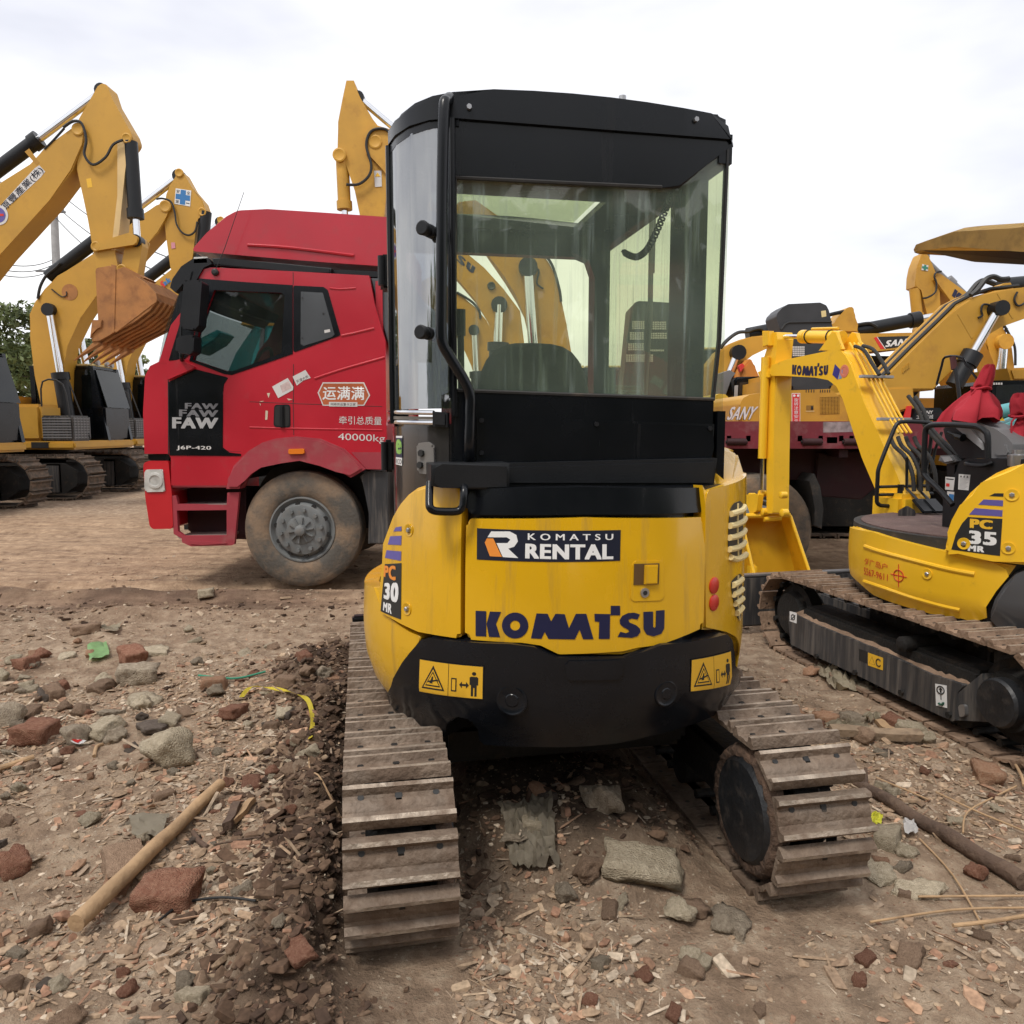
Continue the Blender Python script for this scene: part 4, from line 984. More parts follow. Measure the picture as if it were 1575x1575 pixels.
# frame side in its own plane (normal points to machine left)
S = Path([NL(-.86, 1.2), NL(-.86, -1.2)])
fr = K('e5', (-165,480), (-150,445), (0,520), (420,690), (790,860), (1020,935), (975,985), (962,1170), (940,1180), (600,1020), (280,860), (0,735), (-150,660))
mb.prism(S, fr, -.24, .0, bev=.012, fil=.008)
mb.hull([S.map(*S.px(*p), d) for p, d in zip(K('e5', (975,990), (1100,860), (962,1172), (1130,1190), (1100,870), (1140,1190)), (0, -.03, 0, -.05, -.2, -.2))], GRYB)
mb.prism(S, K('e5', (312,690), (368,710), (368,790), (312,768)), -.003, .001, mat=INKY)
mb.prism(S, K('e5', (980,1070), (1025,1062), (1028,1140), (990,1155)), -.05, .0025, fil=.02, mat=STEEL)
for x, y in ((290,850), (600,985), (30,740), (920,1135)): 
    u, z = S.px(*K('e5', (x,y))[0]); o = S.map(u, z, 0); n = S.map(u, z, 1)-o; mb.cyl(o, o+n*.012, .016, FRAME, 6)
fp = mb.build('track_frame', E2)
mb = MB(SHOEF)
tp = [S.px(*p) for p in K('e5', (-140,450), (0,520), (420,690), (790,860), (1010,935))]; rdd = random.Random(4); rows = []
b = bmesh.new()
for i in range(33):
    t = i/32*(len(tp)-1); k = min(int(t), len(tp)-2); w = t-k; u = tp[k][0]*(1-w)+tp[k+1][0]*w; z = tp[k][1]*(1-w)+tp[k+1][1]*w
    rows.append([b.verts.new(S.map(u, z+dz+rdd.uniform(-.006, .010)*(d < -.02), d)) for d, dz in ((-.008, -.004), (-.05, .012), (-.10, .03), (-.16, .05), (-.22, .055))])
for A, B in zip(rows, rows[1:]):
    for i in range(4): b.faces.new((A[i], A[i+1], B[i+1], B[i]))
mb.add(b); mb.build('caked_mud', fp)
mb = MB(WHITE); q = K('e5', (826,925), (903,938), (907,1090), (832,1072)); mb.sheet(S, q, .002, WHITE)
qq = [S.px(*p) for p in q]; f = lambda u, v: tuple((qq[0][k]*(1-u)+qq[1][k]*u)*(1-v)+(qq[3][k]*(1-u)+qq[2][k]*u)*v for k in (0, 1))
def loop(uc, vc, ru, rv, a0, a1, w, m, d):
    P = [S.map(*f(uc+ru*math.cos(a), vc+rv*math.sin(a)), d) for a in np.linspace(a0, a1, 18)]; mb.tube(P, w, 5, m)
loop(.48, .25, .32, .17, 0, 2*PI, .003, INKY, .003); mb.prism(S, [f(*p) for p in ((.48,.12), (.66,.25), (.56,.25), (.56,.37), (.40,.37), (.40,.25), (.30,.25))], .0024, .0028, mat=INKY, px=False)
mb.prism(S, [f(*p) for p in ((.45,.42), (.53,.42), (.53,.68), (.45,.68))], .0024, .0028, mat=INKY, px=False); loop(.48, .80, .22, .10, -.3, 2.6, .006, paint('hook_green', (.02,.09,.06,1), .5), .004)
mb.build('lifting_decal', fp)
mb = MB(YSIGN); q = K('e5', (374,716), (476,752), (474,836), (374,802)); mb.sheet(S, q, .002, YSIGN); qq = [S.px(*p) for p in q]
for t0, t1, m, d in ((0, 1, INKY, .0024), (.25, .75, YSIGN, .0028)):
    mb.prism(S, [f(*p) for p in ((.28, .2+.2*t0), (.48-.1*t0, .8-.05*t0), (.08+.1*t0, .8-.05*t0))], d-.0003, d, mat=m, px=False)
loop(.72, .5, .16, .28, .6, 5.6, .003, INKY, .003); mb.build('warning_decal', fp)
mb = MB(WHITE); q = K('e5', (-153,437), (-105,450), (-107,520), (-153,505)); mb.sheet(S, q, .002, WHITE); qq = [S.px(*p) for p in q]; loop(.5, .5, .25, .25, 0, 6.2, .003, INKY, .003); mb.tube([S.map(*f(.2, .8), .003), S.map(*f(.8, .25), .003)], .003, 5, INKY); mb.build('small_decal', fp)
u, z = S.px(*K('e5', (598,660))[0]); mb = MB(FRAME); o = S.map(u, z, .0); n = S.map(u, z, 1)-o; mb.lathe(o-n*.2, n, [(0, .04), (.2, .04), (.205, .03), (.21, .02), (.21, 0)], 20); mb.build('carrier_roller', E2)
mb = MB(FRAME); mb.lathe(NL(0, 0, .4), (0, 0, 1), [(0, .45), (.1, .48), (.15, .44), (.15, .02)], 32); mb.bx(NL(-.5, -.4, .2), NL(.5, .4, .42)) if False else mb.box(NL(0, 0, .31), (1.1, .9, .24), FRAME, .02, Matrix.Rotation(NT, 4, 'Z')); mb.build('car_body', E2)
mb = MB(GRYB); R_ = Matrix.Rotation(NT, 4, 'Z')
mb.box(NL(-.12, 1.36, .23), (1.80, .05, .36), GRYB, .012, R_); mb.box(NL(-.12, 1.37, .415), (1.80, .06, .016), STEEL, .004, R_)
for x in (-.3, .3): mb.box(NL(x, 1.0, .25), (.08, .7, .09), GRYB, .01, R_)
mb.build('dozer_blade', E2)
# swing body
PR2 = [(.4, .75), (.52, .79), (.60, .825), (.74, .835), (.90, .83), (1.3, .82)]
RB = Round(NC, PR2); RBs = Round(NC, PR2, -.02)
mb = MB(BLK)
pl = [NL(.79*math.sin(a), .79*-math.cos(a)) for a in np.linspace(-PI, PI, 48, endpoint=False)]
extrude_plan(mb, pl, .5, .84, BLK, .02); mb.build('swing_body', E2)
mb = MB(Y2)
sk = [RB.px(*p) for p in K('d6', (1508,520), (1440,610), (1330,740), (1240,880), (1200,960), (1197,1050), (1150,1045))]
sk += [RB.px(*p) for p in K('d6', (1000,1000), (700,925), (400,835), (250,775))]
zb_ = sk[-1][1]; zt2 = RB.px(*K('d6', (250,225))[0])[1]
sk += [(sk[-1][0]-.16, zb_+.02), (sk[-1][0]-.30, zb_+.08), (sk[-1][0]-.45, zb_+.10), (sk[-1][0]-.45, zt2+.0)]
sk += [RB.px(*p) for p in K('d6', (250,222), (500,300), (850,385), (1100,445), (1300,485))]
mb.prism(RB, sk, -.06, .0, bev=.03, px=False, seg=3)
for pts in ([(170,345),(300,390),(600,470),(900,545),(1140,590)], [(165,655),(300,700),(600,800),(850,870),(1010,905)]):
    mb.tube([RB.map(*RB.px(*p), -.004) for p in smooth_path([(x, y, 0) for x, y in K('d6', *pts)], 4) for p in [(p[0], p[1])]], .013, 8, Y2)
mb.text(RB, K('d6', (172,440), (375,500), (372,556), (172,505)), 'ダ广岛户', REDP, .0025); mb.text(RB, K('d6', (168,528), (378,592), (376,650), (168,592)), '5567-9611', REDP, .0025)
u, z = RB.px(*K('d6', (471,603))[0]); 
mb.tube([RB.map(u+.03*math.cos(a), z+.03*math.sin(a), .002) for a in np.linspace(0, 2*PI, 20, endpoint=False)], .0022, 5, REDP, closed=True)
mb.tube([RB.map(u-.05, z, .002), RB.map(u+.05, z, .002)], .002, 5, REDP); mb.tube([RB.map(u, z-.06, .002), RB.map(u, z+.06, .002)], .002, 5, REDP)
skb = mb.build('side_skirt', E2)
bolt(RB, K('d6', (722,588))[0], .001, .026, skb, Y2)
mb = MB(MAT_)                                  # operator floor
fl = [(.80*math.sin(a), -.80*math.cos(a)) for a in np.linspace(math.radians(-150), math.radians(-40), 24)]
pl = [NL(.02, .86)] + [NL(x, y+ .02) for x, y in fl[::1]] + [NL(.3, -.5), NL(.3, .86)]
zf = RB.px(*K('d6', (300,200))[0])[1]
extrude_plan(mb, pl, .835, .905, RUB, .012)
pl2 = [NL(.02, .80)] + [NL(x*.95, y*.95+.02) for x, y in fl] + [NL(.3, -.5), NL(.3, .80)]
extrude_plan(mb, pl2, .9, .912, MAT_, .003); mb.build('floor', E2)
# left rear panel with the model decal
RP = Round(NC, PR2, .02); mb = MB(Y2)
P = K('d3', (1720,860), (1575,882), (1450,910), (1330,960), (1200,1045), (1100,1135), (1020,1240), (950,1370), (912,1480)) + K('d6', (885,340), (885,405), (1000,440), (1300,475), (1720,520))
mb.prism(RP, P, -.05, .015, bev=.025, fil=[0,0,0,0,0,0,0,0,0,.01,.03,0,0,0], seg=3)
mb.sheet(RP, K('d6', (1090,84), (1388,100), (1366,426), (946,370), (985,240), (1040,140)), .0165, INKY)
mb.text(RP, K('d6', (1108,98), (1306,114), (1300,194), (1106,180)), 'PC', YSIGN, .0172, .07); mb.text(RP, K('d6', (1098,200), (1342,218), (1336,338), (1096,318)), '35', WHITE, .0172, .06); mb.text(RP, K('d6', (1090,328), (1236,344), (1230,396), (1088,380)), 'MR', WHITE, .0172, .06)
for q, m in (([(1275,1160), (1320,1136), (1398,1136), (1396,1166)], INKY), ([(1180,1235), (1225,1190), (1394,1198), (1392,1250)], PURP), ([(1100,1322), (1150,1266), (1390,1285), (1386,1340)], PURP)):
    mb.sheet(RP, K('d3', *q), .0165, m)
rp2 = mb.build('side_panel', E2)
for q in (K('d3', (1470,1150))[0], K('d6', (1055,318))[0], K('d6', (1438,358))[0]): bolt(RP, q, .017, .028, rp2, Y2)
RC2 = Round(NC, PR2, .0); mb = MB(paint('grey_counterweight', (.075,.078,.085,1), .35, var=.1, coat=.2))
cwz = [RC2.px(*p) for p in K('d6', (1575,555), (1500,590), (1400,690), (1320,810), (1285,920), (1285,985), (1330,1040), (1575,1130))]
mb.prism(RC2, cwz + [(cwz[-1][0]+.9, .45), (cwz[-1][0]+.9, .80)], -.12, .02, bev=.04, px=False, fil=.02, seg=3); mb.build('counterweight', E2)
mb = MB(Y2); a0 = RP.px(1600, 800)[0]
mb.prism(RP, [(a0+.02, .86), (a0+1.2, .86), (a0+1.2, 1.28), (a0+.02, 1.28)], -.05, .012, bev=.02, px=False); mb.build('engine_cover', E2)
# seat box
mb = MB(GRYB); SB = Path([NL(-.42, .6), NL(-.42, -1.0)])
SBF = Flat(*NL(-.42, -.12), NT)
mb.prism(SB, K('d3', (850,1500), (862,1160), (975,905), (1000,870), (1060,832), (1575,838), (1800,850), (1800,1500)), -.75, 0, bev=.015, fil=.02, mat=BLKM)
sbx = mb.build('seat_box', E2)
mb = MB(BLKM); mb.tube([SB.map(*SB.px(*p), o_) for p, o_ in zip(K('d3', (1080,868), (1110,880), (1200,893), (1270,890), (1290,870)), (0,.03,.035,.03,0))], .011, 8, sm=4); mb.build('pull_handle', sbx)
for q, lines in (([(1002,968),(1105,975),(1088,1112),(996,1104)], 1), ([(885,992),(968,998),(955,1112),(882,1105)], 2), ([(900,1120),(962,1126),(955,1215),(900,1200)], 3)):
    mb = MB(WHITED); mb.sheet(SB, K('d3', *q), .0015, WHITED); qq = [SB.px(*p) for p in K('d3', *q)]; g_ = lambda u, v: tuple((qq[0][k]*(1-u)+qq[1][k]*u)*(1-v)+(qq[3][k]*(1-u)+qq[2][k]*u)*v for k in (0, 1))
    if lines == 1:
        for i in range(9): mb.prism(SB, [g_(.12,.25+.08*i), g_(.88-.1*(i % 3),.25+.08*i), g_(.88-.1*(i % 3),.28+.08*i), g_(.12,.28+.08*i)], .0016, .002, px=False, mat=SILV)
        for i in range(3): mb.prism(SB, [g_(.12+.28*i,.2), g_(.21+.28*i,.06), g_(.30+.28*i,.2)], .0016, .002, px=False, mat=INKY)
    if lines == 2: mb.prism(SB, [g_(.1,.12), g_(.9,.12), g_(.9,.2), g_(.1,.2)], .0016, .002, px=False, mat=INKY); mb.prism(SB, [g_(.1,.5), g_(.5,.5), g_(.5,.75), g_(.1,.75)], .0016, .002, px=False, mat=REDP)
    if lines == 3: mb.prism(SB, [g_(.3,.25), g_(1,.25), g_(1,.95), g_(.3,.95)], .0016, .002, px=False, mat=BLUEP)
    mb.build('decal', sbx)
# control console, armrest, levers
CS = Path([NL(-.32, .7), NL(-.32, -.8)]); mb = MB(BLKM)
mb.prism(CS, K('d3', (862,560), (900,490), (960,480), (1150,560), (1260,700), (1290,830), (1020,830), (960,760), (880,650)), -.14, 0, bev=.02, fil=.015)
mb.prism(CS, K('d3', (885,490), (950,428), (1040,445), (1170,520), (1350,575), (1440,640), (1492,705), (1490,800), (1440,830), (1290,828), (1240,690), (1130,565), (990,530)), -.16, .012, bev=.02, fil=.015, mat=GREY)
mb.prism(CS, K('d3', (990,562), (1135,568), (1225,690), (1225,756)), .0, .016, bev=.004, mat=LGREY); mb.prism(CS, K('d3', (1345,715), (1440,705), (1470,800), (1350,805)), .0, .02, bev=.006, fil=.01, mat=GREY)
mb.tube([CS.map(*CS.px(*p), .03) for p in K('d3', (945,600), (1000,620), (1030,635), (1080,650))], [.008, .008, .02, .022], 8, BLKM)
con = mb.build('control_console', E2)
mb = MB(BLKM); ux, zx = CS.px(*K('d3', (900,500))[0])
mb.tube([CS.map(*CS.px(*p), -.05) for p in K('d3', (932,505), (938,300), (905,60), (893,10))], .011, 8, BLKM, sm=3); mb.tube([CS.map(*CS.px(*p), -.05) for p in K('d3', (893,45), (885,-40), (878,-60))], .017, 8, paint('worn_grip', (.10,.03,.03,1), .7)); mb.build('lever', E2)
mb = MB(BLKM); mb.tube([CS.map(*CS.px(*p), -.3) for p in K('d3', (905,415), (820,200), (680,0)) + K('e2', (545,1310), (400,1308), (365,1400), (320,1580))], .0075, 6, sm=3); mb.build('mirror_stay', E2)
mb = MB(GREY); S3 = CS; mb.prism(CS, K('d3', (865,805), (975,800), (1010,855), (920,880), (850,850)), -.12, .03, bev=.01, mat=GREY); mb.prism(CS, K('d3', (890,815), (965,812), (990,850), (920,862)), .03, .034, mat=LGREY); mb.build('monitor', E2); mb = MB(BLKM); mb.prism(CS, K('d3', (880,880), (980,870), (970,1000), (885,990)), -.12, .0, bev=.01, mat=BLKM); mb.build('monitor_post', E2); mb = MB(BLKM)
mb.prism(CS, K('d3', (760,430), (860,420), (865,480), (790,490)), -.12, .0, bev=.01, mat=BLKM); mb.build('arm_rest', E2)
# red cloths over the control levers
def cloth_bag(name, label, base, tip, rb, rt, seed, n=28):
    rd = random.Random(seed); b = bmesh.new(); rows = []
    prof = [(0, rb), (.10, rb*.93), (.25, rb*.72), (.40, rb*.48), (.50, rb*.30), (.545, rb*.19), (.58, rt*1.15), (.68, rt*1.1), (.80, rt*1.1), (.90, rt*.95), (.97, rt*.7), (1, rt*.2)]
    ph = [rd.uniform(0, 6) for _ in range(4)]
    for h, r in prof:
        c = base.lerp(tip, h); amp = .22*(1-h)**1.2 + .05
        rows.append([b.verts.new(c+Vector((math.cos(a)*r*(1+amp*math.sin(5*a+ph[0]+h*2)+amp*.5*math.sin(11*a+ph[1])), math.sin(a)*r*(1+amp*math.sin(6*a+ph[2])), (-.04*abs(math.sin(2.5*a+ph[3])) if h == 0 else .012*math.sin(4*a+h*9))))) for a in np.linspace(0, 2*PI, n, endpoint=False)])
    for A, B in zip(rows, rows[1:]):
        for k in range(n): b.faces.new((A[k], A[(k+1) % n], B[(k+1) % n], B[k]))
    b.faces.new(rows[-1]); bmesh.ops.subdivide_edges(b, edges=b.edges[:], cuts=1, use_grid_fill=True, smooth=1)
    mb = MB(CLOTH); mb.add(b, sharp=3.2); c = base.lerp(tip, .55); mb.tube([c+Vector((math.cos(a)*rt*1.25, math.sin(a)*rt*1.25, .004*math.sin(3*a))) for a in np.linspace(0, 2*PI, 20, endpoint=False)], .008, 6, CLOTH, closed=True)
    mb.tube([c+Vector((-rt, -.02, 0)), c+Vector((-rt-.03, -.03, -.03)), c+Vector((-rt-.025, -.03, -.10))], .005, 5, CLOTH)
    return solo(mb, name, label, 'cloth')
Yc = NL(-.36, .0)[1]
cloth_bag('red_cloth', 'dark red cloth bag tied over the left control lever of the canopied excavator', at(*K('d3', (1105,455))[0], Yc), at(*K('d3', (1275,15))[0], Yc-.03), .13, .035, 3)
cloth_bag('red_cloth', 'dark red cloth hanging at the right picture edge beside the teal boom', at(*K('d3', (1605,690))[0], Yc-.15), at(*K('d3', (1545,270))[0], Yc-.15), .09, .05, 5)
# guard rails
def rail2(pts, loc, r=.014, sm=4, name='guard_rail', key='d3', mat=BLKM):
    P = [loc.map(*loc.px(*p), 0) for p in K(key, *pts)]
    mb = MB(mat); mb.tube(P, r, 10, sm=sm); return mb.build(name, E2)
G_ = Path([NL(-.50, 1.2), NL(-.50, -.6)]); Gf = Flat(*NL(-.3, .60), NT)
gA = rail2([(945,1240), (830,1110), (712,995), (692,930), (700,700), (705,600), (725,555), (790,535), (950,535), (1100,543), (1170,552), (1225,585), (1255,640), (1258,830)], G_, .015)
Gg = Flat(*NL(-.3, .78), NT)
rail2([(760,518), (620,508), (500,508), (455,530), (420,600), (350,770), (295,920), (286,1000), (278,1190), (290,1230), (330,1248), (470,1250)], Gg, .013)
mb = MB(BLKM)
for a_, c_ in (((300,1082),(760,1070)), ((298,1152),(770,1140)), ((490,1060),(480,1295)), ((640,1170),(660,950)), ((650,1240),(640,1100))): mb.tube([Gg.map(*Gg.px(*K('d3', p)[0]), 0) for p in (a_, c_)], .010 if a_[0] != 490 else .02, 8)
mb.tube([Gg.map(*Gg.px(*p), 0) for p in K('d3', (760,620), (740,780), (700,960), (640,1130), (632,1180), (660,1240))], .012, 8, sm=3); mb.tube([Gg.map(*Gg.px(*p), 0) for p in K('d3', (850,600), (790,760), (750,960))], .010, 8)
mb.build('front_guard', E2)
mb = MB(BLKM); Fp = Flat(*NL(-.3, .62), NT)
mb.hull([at(*p, y) for p in K('d3', (465,1290), (545,1245), (620,1290), (610,1400), (470,1400)) for y in (NL(-.3,.55)[1], NL(-.3,.7)[1])], GRYB, .005); mb.build('foot_rest', E2)
for px_ in (690, 790):
    mb = MB(BLKM); c = at(*K('d3', (px_,1250))[0], NL(-.1,.62)[1]); mb.box(c, (.09, .13, .02), BLKM, .006, Matrix.Rotation(NT, 4, 'Z') @ Matrix.Rotation(math.radians(35), 4, 'X')); mb.tube([c, c+Vector((-.05, .12, .1)), c+Vector((-.06, .12, .3))], .009, 6); mb.build('travel_pedal', E2)
# boom
BT = math.radians(90+16); bo = (2.575, 5.12); bn = Vector((-math.sin(math.radians(16)), math.cos(math.radians(16))))
bl = Vector((-bn.y, bn.x))                     # to machine left
PB = Path([(bo[0]+bl.x*.10+bn.x*3, bo[1]+bl.y*.10+bn.y*3), (bo[0]+bl.x*.10-bn.x*1, bo[1]+bl.y*.10-bn.y*1)])
mb = MB(Y2)
boom = K('e1', (590,900), (760,835), (980,790), (1200,745), (1270,745), (1330,790), (1380,880)) + K('c3', (800,880), (900,1100), (960,1230), (1000,1340), (985,1390), (900,1395), (880,1360), (790,1150), (740,1000), (700,860), (665,800), (625,770), (560,758), (410,750), (345,750))
mb.prism(PB, boom, -.20, 0, bev=.008, fil=[.03,0,0,.04,.05,0,0,0,0,0,.03,.03,.03,0,0,0,0,.03,.04,.03,0,.02])
logo(mb, PB, .002, NAVY, K('e1', (812,884), (1160,890), (1155,998), (808,990)))
mb.sheet(PB, K('e1', (1225,882), (1275,935), (1250,1035), (1200,985)), .0015, paint('deep_blue_print', (.03,.03,.22,1), .5)); mb.sheet(PB, K('e1', (1275,940), (1300,935), (1290,1020), (1258,1030)), .0015, paint('sky_blue_print', (.2,.3,.5,1), .5))
u, z = PB.px(*K('e1', (1315,950))[0]); mb.lathe(PB.map(u, z, 0), PB.map(u, z, 1)-PB.map(u, z, 0), [(0, .045), (.002, .045), (.0021, .028), (.0005, .026)], 24, paint('coral_print', (.65,.2,.12,1), .5))
mb.prism(PB, K('e1', (1060,752), (1140,660), (1165,600), (1190,565), (1235,572), (1250,640), (1290,735), (1270,760)), -.03, 0, bev=.005); mb.prism(PB, K('e1', (1060,752), (1140,660), (1165,600), (1190,565), (1235,572), (1250,640), (1290,735), (1270,760)), -.20, -.17, bev=.005)
bm_ = mb.build('boom', E2)
mb = MB(CHR); c0, c1, c2 = [PB.map(*PB.px(*p), -.10) for p in K('c3', (705,885), (770,1048), (880,1375))]
mb.tube([c0, c1], .022, 12, CHR); mb.tube([c1, c2], .048, 14, Y2); mb.tube([c1-(c2-c1)*.02, c1+(c2-c1)*.08], .053, 14, Y2); mb.build('boom_cylinder', E2)
mb = MB(Y2); P0, P1, P2 = [PB.map(*PB.px(*p), -.10) for p in K('e1', (610,610), (800,612), (1180,618))]
mb.tube([P0, P1], .018, 12, CHR); mb.tube([P1, P2], .048, 16, Y2); mb.tube([P1, P1.lerp(P2, .12)], .052, 16, Y2); mb.tube([P1.lerp(P2, .25)+Vector((0,0,.06)), P1.lerp(P2, .9)+Vector((0,0,.065))], .010, 8, Y2)
for t in (.2, .75): mb.tube([P1.lerp(P2, t)+Vector((bl.x*.052*math.cos(a), bl.y*.052*math.cos(a), .052*math.sin(a))) for a in np.linspace(0, 2*PI, 16, endpoint=False)], .005, 6, BLKM, closed=True)
mb.build('arm_cylinder', E2)
mb = MB(CHR)                                   # hard pipes and hoses
for i in range(4):
    o_ = -.05-.035*i; P = [PB.map(*PB.px(*p), o_)+Vector((bn.x*-.0, 0, .03)) for p in K('c3', (700,610), (745,690), (800,800), (880,960), (935,1050))]
    mb.tube(P, .009, 6, Y2, sm=3)
for y in (778, 985): 
    A_ = PB.map(*PB.px(*K('c3', (800 if y < 900 else 885, y))[0]), .0)+Vector((0,0,.035)); mb.box(A_ - Vector((bl.x*.1, bl.y*.1, 0)), (.26, .04, .02), LGREY, .003, Matrix.Rotation(math.radians(16), 4, 'Z'))
mb.build('hydraulic_pipes', bm_)
def hose(pts, off, r=.012):
    P = [PB.map(*PB.px(*p), o_) for p, o_ in zip(K('c3', *pts), off)]; P = smooth_path(P, 10); mb = MB(RUB)
    R = [r*(1+.12*(k % 2)) for k in range(len(P))]; mb.tube(P, R, 8); mb.build('hose', E2)
hose([(725,605), (770,625), (810,690), (845,745)], (-.05,-.05,-.05,-.05)); hose([(735,602), (785,620), (828,680), (860,740)], (-.1,-.1,-.1,-.1))
for i, dx in enumerate((0, 18, 38, 60)):
    hose([(915+dx,1045), (935+dx,1090), (985+dx,1140), (1020+dx*.9,1220), (1030+dx*.8,1310)], [-.02-.03*i]*5, .0125)
hose([(905,845), (950,910), (990,1000), (1060,1085), (1130,1160)], [-.18]*5, .0125); hose([(925,850), (965,915), (1000,1000), (1075,1085), (1140,1145)], [-.2]*5, .0125)
mb = MB(Y2); o = Vector((bo[0], bo[1], 0)); q = at(*K('c3', (925,1400))[0], bo[1]); mb.box(Vector((q.x, q.y-.1, .86)), (.2, .28, .34), Y2, .03, Matrix.Rotation(math.radians(16), 4, 'Z')); mb.box(Vector((q.x+.08, q.y-.35, .8)), (.3, .4, .2), Y2, .03, Matrix.Rotation(NT, 4, 'Z'))
q = at(*K('d3', (560,1010))[0], bo[1]); mb.box(Vector((q.x, q.y, 1.02)), (.12, .2, .25), Y2, .02, Matrix.Rotation(math.radians(16), 4, 'Z')); mb.build('swing_bracket', E2)
# arm and bucket
o2 = PB.map(*PB.px(*K('c3', (345,745))[0]), -.10); AY = o2.y
AF = Flat(o2.x, AY, math.radians(16))
mb = MB(Y2)
armL = K('e1', (540,740), (600,600), (625,575)) 
def wid(px0, px1, y, Yd, mb_, key='e1'): pass
mb.prism(PB, K('e1', (590,575), (630,570), (640,640), (615,900), (625,1000), (612,1300), (605,1700), (598,2330), (535,2330), (535,1700), (528,1300), (515,1020), (510,820), (545,690)), -.175, -.025, bev=.008, fil=.012)
mb.prism(PB, K('e1', (535,560), (600,560), (600,700), (540,720)), -.03, .02, bev=.006); mb.prism(PB, K('e1', (490,960), (580,920), (590,1010), (520,1040)), -.01, .02, bev=.006)
mb.build('arm', E2)
mb = MB(Y2); c0 = PB.map(*PB.px(*K('c3', (328,660))[0]), .01); c1 = PB.map(*PB.px(*K('c3', (312,1150))[0]), .01); c2 = PB.map(*PB.px(*K('c3', (308,1300))[0]), .01)
mb.tube([c0, c1], .035, 12, Y2); mb.tube([c1, c2], .017, 10, CHR); mb.build('bucket_cylinder', E2)
mb = MB(Y2)
for q in (((920,610),(1060,600),(1040,760),(980,800)),): mb.prism(PB, K('d5', *q), .0, .05, bev=.01, fil=.01)
mb.build('bucket_linkage', E2); mb = MB(Y2)
for p, r in (((925,625), .028), ((1215,615), .028), ((1225,780), .032), ((1040,770), .032), ((1020,600), .028)):
    c = PB.map(*PB.px(*K('d5', p)[0]), -.02); mb.lathe(c - Vector((bl.x*.03, bl.y*.03, 0)), (bl.x, bl.y, 0), [(0, r), (.05, r), (.056, r*.6), (.056, 0)], 16); mb.build('pin', E2); mb = MB(Y2)
ca = PB.map(*PB.px(*K('d5', (1040,840))[0]), -.02); cb = at(*K('d5', (1220,830))[0], ca.y); mb.cyl(ca, cb, .022, Y2); mb.build('bucket_pin', E2)
mb = MB(Y2); BY = AY-.05                        # bucket: open side faces the machine
qd = [at(*p, BY) for p in K('d5', (875,820), (1345,815), (1530,1400), (985,1470))]   # mouth: TL TR BR BL
gz = .02
tl, tr_, br, bl_ = qd
tl.y += .10; tr_.y += .10
dz = bl_.z-gz; bl_.z = gz; br.z = gz; k = 1
back = Vector((-.05, .22, 0)); bl_.y -= .14; br.y -= .14
def sheetq(pts, th_=.018, m=Y2):
    b = bmesh.new(); b.faces.new([b.verts.new(p) for p in pts]); bmesh.ops.solidify(b, geom=b.faces[:], thickness=th_); mb.add(b, m)
bt = [tl.lerp(bl_, .06)+back*.75, tr_.lerp(br, .06)+back*.75]; bb = [tl.lerp(bl_, .80)+back*1.05, tr_.lerp(br, .80)+back*1.05]; bz = [bl_+back*.75, br+back*.75]
sheetq([tl, tr_, bt[1], bt[0]]); sheetq([bt[0], bt[1], bb[1], bb[0]]); sheetq([bb[0], bb[1], bz[1], bz[0]]); sheetq([bz[0], bz[1], br, bl_])
sheetq([tl, bt[0], bb[0], bz[0], bl_]); sheetq([tr_, br, bz[1], bb[1], bt[1]])
for a_, c_ in ((tl, bl_), (tr_, br)): mb.tube([a_, c_], .014, 8)
mb.tube([tl, tr_], .02, 8); mb.tube([bl_, br], .018, 8)
c = at(*K('d5', (1500,1370))[0], BY); mb.hull([c+Vector((x*.03, y*.05, z*.04)) for x in (-1, 1) for y in (-1, 1) for z in (-1, 1)], bev=.01)
c = at(*K('d5', (950,1330))[0], BY); mb.hull([c+Vector((x*.03, y*.05, z*.06)) for x in (-1, 1) for y in (-1, 1) for z in (-1, 1)], bev=.01)
mb.build('bucket', E2)
# canopy on two rear posts (posts stand just outside the picture)
mb = MB(TAN)
ZT = lambda y: float(np.interp(y, [-.95, -.42, -.06, .2, .30], [2.29, 2.38, 2.45, 2.445, 2.425]))
ZB = lambda y: float(np.interp(y, [-.95, -.42, -.06, .2, .30], [2.12, 2.265, 2.365, 2.40, 2.41]))
b = bmesh.new(); rows = []; NX = 18
for y in list(np.linspace(-.95, .2, 14)) + [.26, .29, .30]:
    w = .56 - (.10*((y-.2)/.1)**2 if y > .2 else 0); prof = [(-w*.985, ZB(y))] + [(w*(2*i/NX-1), ZT(y)+.05*(1-abs(2*i/NX-1)**2.2)*(1 if y < .26 else .3)) for i in range(NX+1)] + [(w*.985, ZB(y))]
    prof[1] = (-w, ZT(y)-.012); prof[-2] = (w, ZT(y)-.012)
    rows.append([b.verts.new(NL(x, y, z)) for x, z in prof])
for A, B in zip(rows, rows[1:]):
    for i in range(len(A)-1): b.faces.new((A[i], A[i+1], B[i+1], B[i]))
b.faces.new(rows[-1])
bmesh.ops.solidify(b, geom=b.faces[:], thickness=.02); mb.add(b); can = mb.build('canopy', E2)
mb = MB(BLKM)
mb.hull([NL(x, y, z) for x in (-.53, .53) for y, z in ((-.9, 2.16), (.2, 2.405))] + [NL(x, y, z) for x in (-.36, .36) for y, z in ((-.8, 2.12), (.02, 2.315))], bev=.006); mb.build('canopy_lining', can)
cz = 2.2
mb = MB(BLKM)
for x in (-.36, .5): mb.tube([NL(x, -.70, 1.2), NL(x, -.70, cz-.04)], .035, 10)
mb.build('canopy_posts', E2)
